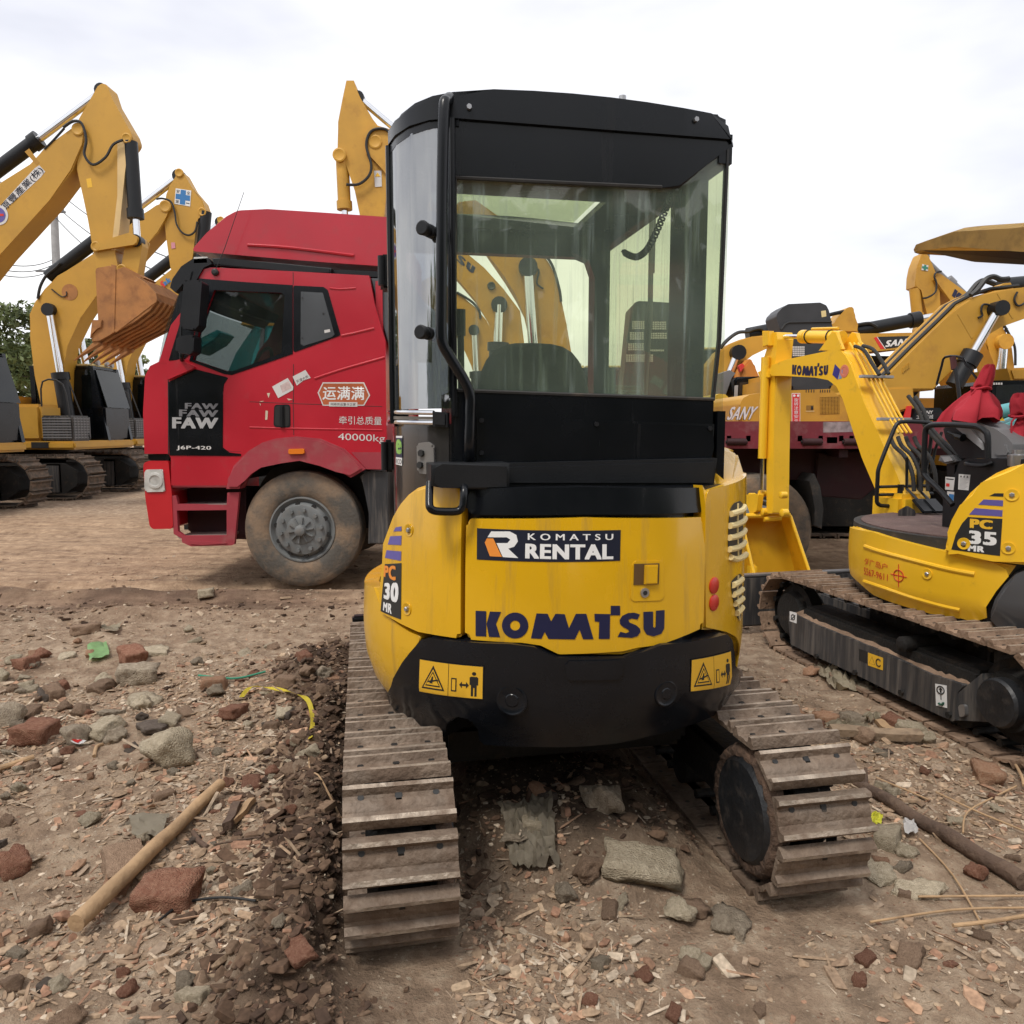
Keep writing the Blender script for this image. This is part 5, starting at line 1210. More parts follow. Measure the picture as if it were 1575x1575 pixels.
mb = MB(SEAT); mb.box(NL(.05, -.35, 1.42), (.46, .14, .55), SEAT, .05, Matrix.Rotation(NT, 4, 'Z')); mb.box(NL(.05, -.1, 1.22), (.46, .45, .14), SEAT, .05, Matrix.Rotation(NT, 4, 'Z')); mb.build('seat', E2)
mb = MB(STEEL); c = at(*K('d3', (1530,810))[0], NL(-.3, -.4)[1]); mb.lathe(c, (0, 0, 1), [(-.05, .045), (.0, .05), (.005, .05), (.01, .03), (.03, .03), (.03, 0)], 20); mb.build('filler_cap', E2)

# ================================================================== large excavators of the yard
def big_body(root, mats, cab=True, face=None, tracks=True, house_h=2.15, x_tr=0.0, guard=False):
    """crawler, swing deck, engine house, cab; local +x is forward, the cab stands on the machine's left (+y)"""
    M = WM[root.name]; paintm = mats
    def fin(mb, name, parent=root): mb.bm.transform(M); return mb.build(name, parent)
    if tracks:
        for s in (-1, 1):
            rd = random.Random(s); a, r, w = 1.52, .40, .6; p = 2*(2*a+PI*r)/44; mb = MB(TREAD)
            for k in range(44):
                y, z, t = stadium(k*p, a, r); b = shoe_bm(w, p, .03, .045)
                T = Matrix.Translation((x_tr-1.95+y, s*1.08, .06+z)) @ Matrix.Rotation(-PI/2, 4, 'Z') @ Matrix.Rotation(t+rd.uniform(-.04, .04), 4, 'X'); b.transform(T); mb.add(b)
            tr = fin(mb, 'track')
            mb = MB(GRYB)
            pr = fillet([(x_tr-1.95-1.7, .32), (x_tr-1.95-1.45, .16), (x_tr-1.95+1.45, .16), (x_tr-1.95+1.7, .32), (x_tr-1.95+1.7, .60), (x_tr-1.95+1.45, .76), (x_tr-1.95-1.45, .76), (x_tr-1.95-1.7, .60)], .06)
            mb.prism(Path([(0, s*1.08-.27), (1, s*1.08-.27)]), pr, -.54, 0, bev=.02, px=False, mat=FRAME)
            for xx in (x_tr-1.95+.75,): mb.prism(Path([(0, s*1.08-.28), (1, s*1.08-.28)]), [(xx, .14), (xx+.62, .14), (xx+.62, .74), (xx, .74)], -.56, .02, bev=.03, px=False, mat=GRYB)
            mb.bm.transform(M); mb.build('track_frame', tr)
    mb = MB(FRAME); mb.bx((x_tr-3.1, -.75, .45), (x_tr-.8, .75, .8)); mb.lathe((x_tr-1.95, 0, .78), (0, 0, 1), [(0, .7), (.26, .7), (.26, .05)], 32); fin(mb, 'car_body')
    mb = MB(paintm); mb.bx((-4.3, -1.25, 1.03), (-.32, 1.25, 1.20), paintm, .04)
    for x in (-3.0, -1.2): mb.bx((x, -1.256, 1.06), (x+.35, -1.2, 1.18), INKY)
    fin(mb, 'deck')
    mb = MB(paintm); mb.bx((-3.9, -1.25, 1.2), (-2.05, 1.25, house_h), paintm, .08); mb.bx((-2.05, -1.22, 1.2), (-1.0, -.45, 1.95), paintm, .06)
    for k in range(5): mb.bx((-3.2+k*.16, -1.256, 1.5), (-3.1+k*.16, -1.24, 1.9), INKY)
    fin(mb, 'engine_house')
    mb = MB(paintm); b = bmesh.new(); n = 14; A = []; B = []
    for k in range(n+1):
        a = PI/2+PI*k/n; A.append(b.verts.new((-3.9+.55*math.cos(a), 1.3*math.sin(a), 1.15))); B.append(b.verts.new((-3.9+.55*math.cos(a), 1.3*math.sin(a), house_h+.03)))
    b.faces.new(A); t_ = b.faces.new(B)
    for k in range(n): b.faces.new((A[k], A[k+1], B[k+1], B[k]))
    b.faces.new((A[0], A[-1], B[-1], B[0])); bmesh.ops.bevel(b, geom=list(t_.edges), offset=.08, segments=3, affect='EDGES', clamp_overlap=True); mb.add(b); fin(mb, 'counterweight')
    mb = MB(GRYB); mb.bx((-1.0, -1.2, 1.2), (-.38, -.5, 1.72), GRYB, .03)
    for k in range(8): mb.bx((-.39, -1.15, 1.26+k*.055), (-.37, -.55, 1.285+k*.055), GREY)
    for k in range(6): mb.bx((-.385, -1.13+k*.115, 1.24), (-.365, -1.12+k*.115, 1.69), GREY)
    for k in range(8): mb.bx((-.98, -1.21, 1.26+k*.055), (-.40, -1.195, 1.285+k*.055), GREY)
    fin(mb, 'tool_box')
    if cab:
        mb = MB(BLK); z1, z0 = 2.82, 1.2
        for (x, y) in ((-1.95, .2), (-1.95, 1.2), (-.62, .2), (-.62, 1.2)):
            dx = .22 if x > -1 else 0
            mb.hull([(x-.05, y-.05, z0), (x+.05+dx, y-.05, z0), (x-.05, y+.05, z0), (x+.05+dx, y+.05, z0), (x-.05, y-.05, z1), (x+.05-dx*.2, y-.05, z1), (x-.05, y+.05, z1), (x+.05-dx*.2, y+.05, z1)])
        mb.bx((-2.0, .15, z0), (-.40, 1.25, z0+.75), BLK, .04); mb.bx((-2.0, .15, z1-.10), (-.60, 1.25, z1), BLK, .05); mb.bx((-1.25, .16, z0), (-1.13, .24, z1)); mb.bx((-1.25, 1.16, z0), (-1.13, 1.24, z1))
        c_ = fin(mb, 'cab')
        mb = MB(G5); mb.bx((-1.9, .17, z0+.7), (-.65, .18, z1-.08)); mb.bx((-1.9, 1.22, z0+.7), (-.65, 1.23, z1-.08)); mb.hull([(-.38, .2, z0+.72), (-.36, .2, z0+.72), (-.60, .2, z1-.08), (-.58, .2, z1-.08), (-.38, 1.2, z0+.72), (-.36, 1.2, z0+.72), (-.60, 1.2, z1-.08), (-.58, 1.2, z1-.08)]); mb.bx((-1.97, .25, z0+.8), (-1.96, 1.15, z1-.1)); fin(mb, 'cab_windows', c_)
        mb = MB(SEAT); mb.bx((-1.6, .45, z0+.4), (-1.45, .95, z0+1.25), SEAT, .05); fin(mb, 'cab_seat', c_)
        mb = MB(CREAM); mb.bx((-1.98, .2, z1+.002), (-.75, 1.2, z1+.05), paintm if guard else CREAM, .02); mb.tube([(-.7, .25, z1+.03), (-.7, 1.15, z1+.03)], .03); 
        for y in (.4, .8, 1.0): mb.lathe((-.68, y, z1+.08), (1, 0, 0), [(0, .03), (.05, .06), (.08, .06), (.08, 0)], 12, LGREY)
        fin(mb, 'cab_roof', c_)
    mb = MB(INKY)                                   # step rails on the front right corner
    mb.tube([(-.45, -1.15, 1.7), (-.55, -1.15, 2.35), (-.95, -1.15, 2.4), (-1.0, -1.15, 1.9)], .018, 6, sm=3); mb.tube([(-.35, -.6, 1.25), (-.75, -.6, 2.5)], .015, 6); fin(mb, 'hand_rail')
def pins(S, pts, r, d, key, mat, mb):
    r *= .62
    for p in pts:
        u, z = S.px(*K(key, p)[0]); o = S.map(u, z, d); n = S.map(u, z, d+1)-o; mb.lathe(o-n*.02, n, [(0, r), (.035, r), (.042, r*.8), (.03, r*.5), (.03, 0)], 18, mat)
def cylinder(root, S, a, c, key, split, r, off, name, m1=BLKM, m2=CHR, flip=False):
    A, B = [S.map(*S.px(*p), off) for p in K(key, a, c)]; m = A.lerp(B, split); mb = MB(m1)
    if flip: A, B = B, A
    mb.tube([A, m], r, 14, m1); mb.tube([m-(m-A).normalized()*.12, m+(m-A).normalized()*.03], r*1.2, 14, m1); mb.tube([m, B], r*.52, 12, m2); mb.lathe(B-Vector((0,.08,0)), (0,1,0), [(0, r*.9), (.16, r*.9), (.16, 0)], 14, m1 if m1 is not BLKM else m1)
    return mb.build(name, root)
def wire(root, S, pts, key, off, r, name='hose', mat=INKY):
    mb = MB(mat); mb.tube([S.map(*S.px(*p), off) for p in K(key, *pts)], r, 6, sm=5); return mb.build(name, root)
GRPL = None
# ---- the nearest one of the left row (plane at y = 13.2)
SA = Flat(0, 13.0); RA = thing('large_excavator', 'ochre excavator whose big rusty bucket hangs beside the red truck cab', 'excavator', (-8.70, 13.2, 0))
big_body(RA, Y4)
mb = MB(Y4)
mb.prism(SA, K('c1', (300,143), (335,140), (342,165), (330,215), (290,320), (200,440), (0,660), (-150,850), (-250,1020), (-300,1350), (-420,1350), (-470,950), (-420,720), (-300,560), (0,372), (125,300), (180,225), (235,190)), -.44, 0, bev=.02, fil=[.1,.1]+[0]*9+[.0,.3,.3,0,0,0,0])
mb.sheet(SA, [(x, y) for x, y in K('e3', (470,1040), (530,1000), (610,1085), (545,1165), (300,1390), (100,1560), (0,1700), (-60,1640), (60,1480), (300,1220))], .003, WHITED)
mb.text(SA, K('e3', (-5,1545), (520,1005), (605,1090), (85,1630)), '原豐產業(株)', NAVYD, .006, .008)
mb.sheet(SA, K('c1', (100,245), (118,232), (160,290), (148,300)), .002, paint('worn_weld', (.42,.22,.03,1), .7)); ba = mb.build('boom', RA)
mb = MB(INKY); u, z = SA.px(*K('e3', (-20,1670))[0]); o = SA.map(u, z, .004); mb.lathe(o, (0,-1,0), [(0, .16), (.003, .16), (.003, 0)], 24, WHITED); mb.lathe(o, (0,-1,0), [(.004, .12), (.006, .12), (.006, 0)], 24, PURP); mb.box(o-Vector((0,.008,0)), (.18,.003,.035), REDP); mb.box(o-Vector((0,.0075,0)), (.035,.003,.18), REDP); mb.build('owner_mark', ba)
mb = MB(Y4); mb.prism(SA, K('c1', (302,310), (310,240), (318,180), (312,110), (350,45), (395,-35), (425,-35), (448,35), (522,160), (533,195), (512,225), (490,330), (470,560), (455,650), (470,700), (455,735), (390,735), (372,650), (350,520)), -.36, -.04, bev=.015, fil=[0,0,.05,.05,0,.08,.08,0,.1,.1,0,0,0,0,.05,.1,.1,0,0])
mb.prism(SA, K('c1', (470,200), (518,190), (500,330), (478,560), (462,640), (445,640), (470,420)), -.34, -.03, mat=paint('lit_face_yellow', (.62,.44,.2,1), .6))  # paler strip paints the light on the arm's front face
mb.sheet(SA, K('c1', (343,352), (362,348), (368,385), (349,388)), -.038, YSIGN); mb.build('arm', RA)
for q_ in [(SA, [(315,155)], .16, .0, 'c1', Y4), (SA, [(508,188)], .13, -.03, 'c1', Y4), (SA, [(388,628), (525,595), (492,720)], .13, .0, 'c1', Y4)]:
    for p_ in q_[1]: mb = MB(Y4); pins(q_[0], [p_], *q_[2:], mb); mb.build('pin', RA)
cylinder(RA, SA, (-200,430), (395,-15), 'c1', .56, .115, -.15, 'arm_cylinder')
cylinder(RA, SA, (512,195), (540,600), 'c1', .75, .11, -.12, 'bucket_cylinder', flip=False)
mb = MB(Y4); mb.prism(SA, K('c1', (378,625), (395,612), (525,572), (560,590), (550,620), (395,645)), -.06, .02, bev=.01, fil=.05); mb.prism(SA, K('c1', (378,625), (395,612), (525,572), (560,590), (550,620), (395,645)), -.42, -.36, bev=.01, fil=.05)
mb.prism(SA, K('c1', (500,590), (558,580), (565,620), (545,740), (495,735), (480,700)), -.30, -.08, bev=.01, fil=.04); mb.build('bucket_linkage', RA)
SB_ = Flat(0, 12.6); mb = MB(BUCK)
pb = K('c1', (385,715), (440,705), (500,740), (545,745), (590,775), (628,815), (634,845), (605,885), (540,935), (455,978), (400,1010), (372,1012), (366,990), (400,950), (392,860))
P = [SB_.px(*p) for p in pb]
mb.prism(SB_, P, -.03, 0, bev=.008, px=False, fil=[.05,0,0,.1,.1,.05,.05,.05,0,0,0,0,0,0,0]); mb.prism(SB_, P, -1.24, -1.21, px=False)
shell = P[3:12]; b = bmesh.new(); A = [b.verts.new(SB_.map(x, z, -.02)) for x, z in shell]; B = [b.verts.new(SB_.map(x, z, -1.22)) for x, z in shell]
for i in range(len(shell)-1): b.faces.new((A[i], A[i+1], B[i+1], B[i]))
bmesh.ops.solidify(b, geom=b.faces[:], thickness=.03); mb.add(b)
for k in range(7): mb.tube([SB_.map(x, z, -.1-k*.17)+Vector((.01, 0, -.012)) for x, z in shell[3:8]], .022, 6)
mb.prism(SB_, K('c1', (450,700), (470,705), (463,975), (452,978)), 0, .012, bev=.004); mb.prism(SB_, K('c1', (458,968), (630,840), (632,852), (470,975)), 0, .012, bev=.004)
mb.prism(SB_, K('c1', (385,715), (455,690), (540,735), (470,770), (400,760)), -.8, -.35, bev=.02)
mb.prism(SB_, K('c1', (375,925), (415,925), (412,955), (392,960), (366,998)), -.03, .03, bev=.01)
bk = mb.build('bucket', RA)
x_, z_ = P[11]
for k in range(5):
    mb = MB(BUCK); y = -.08-k*.265
    a = [SB_.map(x_+dx, z_+dz, y+dy) for dx, dz in ((.10, .08), (.10, -.04)) for dy in (-.06, .06)] + [SB_.map(x_-.36, z_-.30, y+dy) for dy in (-.03, .03)]
    mb.hull(a, bev=.01); mb.build('tooth', bk)
wire(RA, SA, [(260,150), (300,125), (335,135), (352,200), (345,260), (380,300), (430,270), (460,220), (500,200)], 'c1', .03, .022)
wire(RA, SA, [(180,235), (215,200), (260,150)], 'c1', .0, .018)
# ---- the second of the left row, and its copy behind it
S1 = Flat(0, 16.75); R1 = thing('large_excavator', 'ochre excavator with a blue safety cross sticker on its arm, behind the rusty bucket', 'excavator', (-8.55, 17.0, 0))
big_body(R1, Y4)
mb = MB(Y4)
bpts = K('c1', (118,900), (122,1000), (140,1150), (165,1280), (200,1345), (235,1345), (250,1280), (255,1130), (268,1030), (325,915), (385,825), (515,705), (600,612), (640,570), (672,505), (690,470), (680,445), (655,448), (630,462), (560,505), (500,560), (380,655), (290,712), (230,745), (180,800), (140,850))
mb.prism(S1, bpts, -.48, 0, bev=.02)
mb.lathe(S1.map(*S1.px(*K('c1', (282,812))[0]), .0), (0,-1,0), [(0, .17), (.006, .17), (.006, 0)], 20, BUCK); mb.build('boom', R1)
mb = MB(Y4); mb.prism(S1, K('e4', (430,250), (430,200), (465,185), (500,210), (585,365), (690,490), (722,590), (690,640), (640,660), (622,800), (600,1000), (570,1230), (400,1230), (378,1130), (345,900), (320,700), (320,500), (340,420), (370,340)), -.40, -.06, bev=.015, fil=[.05,.1,.1,.1]+[0]*15); ar1 = mb.build('arm', R1)
mb = MB(WHITE); cq = K('e4', (432,368), (583,390), (572,545), (420,518)); qq = [S1.px(*p) for p in cq]; f = lambda u, v: tuple((qq[0][k]*(1-u)+qq[1][k]*u)*(1-v)+(qq[3][k]*(1-u)+qq[2][k]*u)*v for k in (0, 1))
mb.prism(S1, cq, -.055, -.052, mat=WHITE); mb.prism(S1, [f(*p) for p in ((.33,.04),(.67,.04),(.67,.33),(.96,.33),(.96,.67),(.67,.67),(.67,.96),(.33,.96),(.33,.67),(.04,.67),(.04,.33),(.33,.33))], -.053, -.049, px=False, mat=BLUEP)
for (u, v), ch in (((.05,.06), '安'), ((.72,.06), '全'), ((.05,.72), '第'), ((.72,.80), '一')): mb.text(S1, [f(u, v), f(u+.23, v), f(u+.23, v+(.22 if ch != '一' else .05)), f(u, v+(.22 if ch != '一' else .05))], ch, NAVYD, -.047, px=False)
cross = mb.build('safety_decal', ar1)
mb = MB(PINK); mb.sheet(S1, K('e4', (388,895), (425,895), (430,950), (390,955)), -.05, PINK); mb.build('small_decal', ar1)
for q_ in [(S1, [(342,550)], .2, .0, 'e4', Y4), (S1, [(467,218), (690,598)], .14, -.05, 'e4', Y4)]:
    for p_ in q_[1]: mb = MB(Y4); pins(q_[0], [p_], *q_[2:], mb); mb.build('pin', R1)
cylinder(R1, S1, (180,745), (712,335), 'c1', .62, .14, -.15, 'arm_cylinder')
cylinder(R1, S1, (820,480), (800,700), 'c1', .9, .12, -.15, 'bucket_cylinder')
cylinder(R1, S1, (296,1420), (205,885), 'c1', .52, .15, .05, 'boom_cylinder'); cylinder(R1, S1, (345,1420), (240,885), 'c1', .52, .15, -.62, 'boom_cylinder')
wire(R1, S1, [(255,480), (320,475), (400,510), (435,620), (450,720), (500,800), (570,830), (630,790), (650,700)], 'e4', .0, .02)
wire(R1, S1, [(155,840), (165,790), (190,745), (225,715), (245,695)], 'c1', .02, .03); wire(R1, S1, [(270,810), (270,825), (250,830), (210,800)], 'c1', .02, .012)
R2 = copy_tree(R1); R2.location = (-9.05, 20.65, 0); R2['label'] = 'ochre excavator farthest in the left row, its arm tip just above the truck sun visor'
WM[R2.name] = Matrix.Translation(R2.location)
for ch in list(R2.children):
    for c2 in list(ch.children):
        if c2.name.startswith('safety_decal') or c2.name.startswith('small_decal'): bpy.data.objects.remove(c2)
S2 = Flat(0, 20.38); mb = MB(REDP); mb.text(S2, K('e4', (290,1290), (318,1262), (345,1330), (318,1355)), 'S', REDP, .01, .05); mb.text(S2, K('e4', (312,1278), (380,1228), (402,1278), (335,1325)), 'ak', BLUEP, .01, .05); mb.build('owner_lettering', R2)
# ---- machines behind the truck and the trailer, facing left
SR = Flat(0, 14.8); RR2 = thing('large_excavator', 'yellow excavator behind the truck, arm raised above the red fairing, maker name on the boom', 'excavator', (2.1, 15.0, 0), PI)
big_body(RR2, Y3)
mb = MB(Y3); mb.prism(SR, K('s', (572,190), (600,198), (620,225), (700,377), (716,388), (745,412), (775,445), (800,478), (806,525), (812,640), (750,640), (763,525), (751,493), (730,460), (700,425), (640,330), (590,260), (562,235), (558,205)), -.5, 0, bev=.02)
logo(mb, SR, .006, NAVY, K('d8', (-190,-120), (180,215), (165,258), (-205,-75))); mb.build('boom', RR2)
mb = MB(Y3); mb.prism(SR, K('c1', (1362,120), (1380,25), (1395,-50), (1425,-50), (1450,25), (1500,110), (1535,150), (1570,190), (1568,300), (1548,520), (1540,900), (1470,900), (1455,505), (1430,400), (1395,285), (1358,255)), -.42, -.06, bev=.015); arr = mb.build('arm', RR2)
mb = MB(WHITED); mb.sheet(SR, K('c1', (1508,318), (1538,318), (1540,382), (1512,384)), -.05, WHITED); mb.prism(SR, K('c1', (1523,325), (1534,342), (1512,342)), -.05, -.045, mat=YSIGN); mb.build('warning_decal', arr)
for q_ in [(SR, [(1515,205), (1370,258)], .2, .0, 'c1', Y3)]:
    for p_ in q_[1]: mb = MB(Y3); pins(q_[0], [p_], *q_[2:], mb); mb.build('pin', RR2)
cylinder(RR2, SR, (1375,270), (1392,620), 'c1', .55, .12, -.15, 'bucket_cylinder', m1=Y3)
cylinder(RR2, SR, (1700,230), (1440,10), 'c1', .35, .12, -.2, 'arm_cylinder')
cylinder(RR2, SR, (300,700), (308,420), 'd8', .25, .17, .05, 'boom_cylinder')
wire(RR2, SR, [(1580,175), (1550,155), (1500,165), (1480,220), (1500,300), (1490,345), (1450,378), (1400,380)], 'c1', .03, .025)
mb = MB(INKY); pins(SR, [(265,315)], .12, .02, 'd8', INKY, mb); mb.build('boom_pin', RR2)
SR1 = Flat(0, 11.3); RR1 = thing('large_excavator', 'yellow excavator seen through the near cab glass, with a black slotted cab guard', 'excavator', (1.25, 11.55, 0), PI)
big_body(RR1, Y3, cab=False)
mb = MB(Y3); mb.prism(SR1, K('d8', (20,-60), (90,-140), (180,-150), (420,20), (520,110), (580,195), (615,270), (640,380), (670,520), (700,700), (720,1000), (620,1000), (500,700), (445,460), (400,370), (340,270), (230,110), (120,10)), -.5, 0, bev=.02); mb.build('boom', RR1)
cylinder(RR1, SR1, (510,900), (462,220), 'd8', .3, .15, .06, 'boom_cylinder')
for q_ in [(SR1, [(462,218)], .12, .05, 'd8', Y3)]:
    for p_ in q_[1]: mb = MB(Y3); pins(q_[0], [p_], *q_[2:], mb); mb.build('pin', RR1)
wire(RR1, SR1, [(470,215), (520,230), (510,300), (545,330)], 'd8', .02, .012); wire(RR1, SR1, [(520,110), (590,200), (630,330), (640,400)], 'd8', .02, .02)
SR3 = Flat(0, 18.6); RR3 = thing('large_excavator', 'yellow excavator lowest and farthest of the booms seen through the near cab', 'excavator', (.9, 18.9, 0), PI)
big_body(RR3, Y3)
mb = MB(Y3); mb.prism(SR3, K('d8', (-60,260), (20,310), (90,355), (180,430), (240,500), (275,580), (300,700), (310,900), (200,900), (160,740), (110,640), (40,520), (-60,420), (-120,380), (-110,290)), -.5, 0, bev=.02); mb.build('boom', RR3)
cylinder(RR3, SR3, (190,880), (172,555), 'd8', .3, .14, .05, 'boom_cylinder')
wire(RR3, SR3, [(80,350), (160,400), (200,450), (205,490)], 'd8', .02, .03)
# slotted black cab guards standing on two machines behind the trailer
def cab_guard(name_parent, S, front, depth, grids, key, lens_=None):
    mb = MB(GRYB); mb.prism(S, K(key, *front), -depth, 0, bev=.06, mat=paint('charcoal_guard', (.035,.036,.04,1), .45, var=.2), fil=.05)
    g = mb.build('cab_guard', name_parent)
    mb = MB(WHITED)
    for (x0, y0, x1, y1, nx, ny) in grids:
        for i in range(nx):
            for j in range(ny):
                a = (x0+(x1-x0)*(i+.1)/nx, y0+(y1-y0)*(j+.12)/ny); c = (x0+(x1-x0)*(i+.86)/nx, y0+(y1-y0)*(j+.86)/ny)
                mb.prism(S, K(key, a, (c[0], a[1]), c, (a[0], c[1])), 0, .004, mat=WHITED)
    mb.build('guard_slots', g)
SG = Flat(0, 10.2); cab_guard(RR1, SG, [(985,740), (1015,430), (1040,402), (1060,395), (1240,405), (1270,430), (1260,900), (970,900)], .45, [(1022,502,1090,548,6,4), (1132,505,1208,550,6,4), (1010,562,1086,605,6,4), (1120,565,1210,600,7,3), (1000,622,1086,662,7,4), (1110,655,1195,668,9,1), (990,682,1136,724,12,4)], 'd8')
# ---- excavator loaded on the trailer
SS = Flat(0, 7.5); RSN = thing('large_excavator', 'orange yellow excavator riding on the maroon trailer with a red warning strip on its house', 'excavator', (SS.px(1250, 640)[0], 8.3, 1.45))
mb = MB(Y3)
mb.prism(SS, K('e1', (722,1140), (1170,1122), (1250,1180), (1340,1255), (1350,1560), (500,1560), (495,1160), (600,1150)), -1.6, 0, bev=.03, fil=.02)
for x in (940, 965, 990, 1015, 1078, 1100, 1122, 1146, 1168): mb.prism(SS, K('e1', (x,1130), (x+8,1130), (x+8,1158), (x,1158)), 0, .002, mat=INKY)
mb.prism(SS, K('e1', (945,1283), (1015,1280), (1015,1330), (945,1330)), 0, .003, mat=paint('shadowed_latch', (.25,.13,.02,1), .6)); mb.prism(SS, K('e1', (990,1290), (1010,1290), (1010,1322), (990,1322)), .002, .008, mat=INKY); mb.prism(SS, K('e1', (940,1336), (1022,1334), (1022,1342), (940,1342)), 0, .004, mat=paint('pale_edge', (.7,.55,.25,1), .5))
hs = mb.build('engine_house', RSN)
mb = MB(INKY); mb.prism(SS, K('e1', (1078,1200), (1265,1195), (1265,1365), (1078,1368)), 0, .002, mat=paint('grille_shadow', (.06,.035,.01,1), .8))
for i in range(13): mb.prism(SS, K('e1', (1078+i*14.4,1200), (1083+i*14.4,1200), (1083+i*14.4,1366), (1078+i*14.4,1366)), .002, .005, mat=Y3)
for j in range(13): mb.prism(SS, K('e1', (1078,1200+j*13), (1265,1197+j*13), (1265,1201+j*13), (1078,1204+j*13)), .002, .0055, mat=Y3)
mb.build('grille', hs)
mb = MB(REDP); mb.sheet(SS, K('e1', (804,1165), (886,1163), (886,1440), (804,1440)), .002, WHITE); mb.sheet(SS, K('e1', (809,1170), (881,1168), (881,1440), (809,1440)), .003, REDP)
for i, ch in enumerate('旋转注意安全'): mb.text(SS, K('e1', (825,1212+i*40), (868,1211+i*40), (868,1246+i*40), (825,1247+i*40)), ch, WHITE, .004)
for x in (828, 865): u, z = SS.px(*K('e1', (x,1188))[0]); mb.lathe(SS.map(u, z, .003), (0,-1,0), [(0, .012), (.001, .012), (.001, 0)], 10, WHITE)
mb.build('warning_strip', hs)
mb = MB(Y3); SC1 = Flat(0, 7.45)
mb.prism(SC1, K('e1', (300,1560), (305,1270), (330,1215), (390,1180), (495,1162), (540,1160), (540,1560)), -2.2, 0, bev=.05, fil=[0,.05,.06,.06,0,0,0])
mb.text(SC1, K('e1', (200,1300), (462,1296), (430,1425), (180,1428)), 'SANY', INKY, .003, .04, lean=.12); mb.text(SC1, K('e1', (205,1296), (467,1292), (435,1421), (185,1424)), 'SANY', WHITED, .005, .03, lean=.12); mb.build('counterweight', RSN)
mb = MB(Y3); mb.prism(SS, K('c3', (880,820), (895,806), (1040,800), (1050,905), (890,950)), -1.5, 0, bev=.02); mb.prism(SS, K('c3', (1055,905), (1165,905), (1182,925), (1182,965), (1030,965)), -.5, .02, bev=.01, mat=BLKM)
mb.prism(SS, K('c3', (985,962), (1005,897), (1026,895), (1018,962)), 0, .022, mat=REDP); mb.text(SS, K('c3', (1070,920), (1128,918), (1126,935), (1068,936)), 'SANY', WHITED, .023, .03); mb.text(SS, K('c3', (1048,940), (1130,938), (1128,958), (1046,960)), '工程机械', WHITED, .023); mb.build('tool_box', RSN)
SGB = Flat(0, 9.3); cab_guard(RSN, SGB, [(690,545), (655,420), (668,385), (715,335), (770,300), (1080,285), (1140,312), (1165,360), (1200,520), (1215,760), (1200,1130), (790,1130), (745,860)], .40, [(812,708,930,808,7,5)], 'e1')
mb = MB(CREAM); mb.sheet(SGB, K('e1', (1088,368), (1135,362), (1140,420), (1095,428)), .002, CREAM); mb.tube([SGB.map(*SGB.px(*p), .004) for p in K('e1', (700,548), (740,495), (780,478), (1190,472))], .012, 6, INKY); mb.build('guard_seam', RSN)
SB1 = Flat(0, 9.0)
mb = MB(Y3); bigb = K('e2', (100,1640), (225,1530), (500,1250), (800,960), (950,815), (1100,738), (1300,672), (1575,640), (1900,650), (2300,760), (2300,930), (1900,880), (1575,930), (1350,1010), (1200,1100), (1060,1260), (900,1420), (700,1640))
mb.prism(SB1, bigb, -.5, 0, bev=.02); mb.prism(SB1, K('e2', (930,905), (945,895), (1080,1130), (1065,1140)), 0, .004, mat=Y4); mb.prism(SB1, K('e2', (1310,700), (1320,697), (1470,940), (1460,945)), 0, .004, mat=Y4)
for i in range(4):
    mb.tube([SB1.map(*SB1.px(*p), -.1-.09*i)+Vector((0,0,.03)) for p in K('e2', (225,1530), (500,1250), (800,960), (950,810), (1100,733), (1300,667), (1575,635))], .022, 6, Y3 if i % 2 else INKY)
for i in range(5): mb.prism(SB1, K('e2', (395+i*14,1470-i*12), (404+i*14,1472-i*12), (410+i*14,1420-i*12), (401+i*14,1420-i*12)), 0, .012, mat=Y4)
mb.build('boom', RSN)
cylinder(RSN, SB1, (860,1600), (1285,860), 'e2', .40, .095, .08, 'boom_cylinder'); cylinder(RSN, SB1, (700,1640), (1140,1170), 'e2', .62, .095, -.6, 'boom_cylinder')
mb = MB(BLKM); mb.prism(SB1, K('e2', (980,1575), (1060,1330), (1090,1180), (1140,1150), (1150,1240), (1090,1340), (1060,1480), (1040,1600)), -1.3, -.7); mb.build('cab_front', RSN)
wire(RSN, SB1, [(1060,720), (1120,670), (1160,620), (1210,560), (1280,540), (1350,565), (1430,560)], 'e2', .0, .03); wire(RSN, SB1, [(1060,730), (1140,670), (1190,610), (1240,560), (1300,545), (1400,580)], 'e2', -.2, .03); wire(RSN, SB1, [(1260,830), (1200,810), (1160,820), (1150,870), (1160,920), (1120,940)], 'e2', .02, .012)
wire(RSN, SB1, [(1500,690), (1470,760), (1500,820), (1550,810), (1600,760)], 'e2', .02, .012)
mb = MB(BLKM); mb.tube([SB1.map(*SB1.px(*p), -.25) for p in K('e2', (1480,600), (1575,590), (1900,560))], .10, 12); mb.prism(SB1, K('e2', (1350,640), (1440,585), (1500,580), (1530,640)), -.4, -.1, mat=Y3); mb.build('arm_cylinder', RSN)
mb = MB(BLK); mb.prism(Flat(0, 9.9), K('c3', (800,650), (990,655), (960,700), (870,800), (860,960), (800,960)), -1.0, 0, bev=.02); mb.build('cab', RSN)
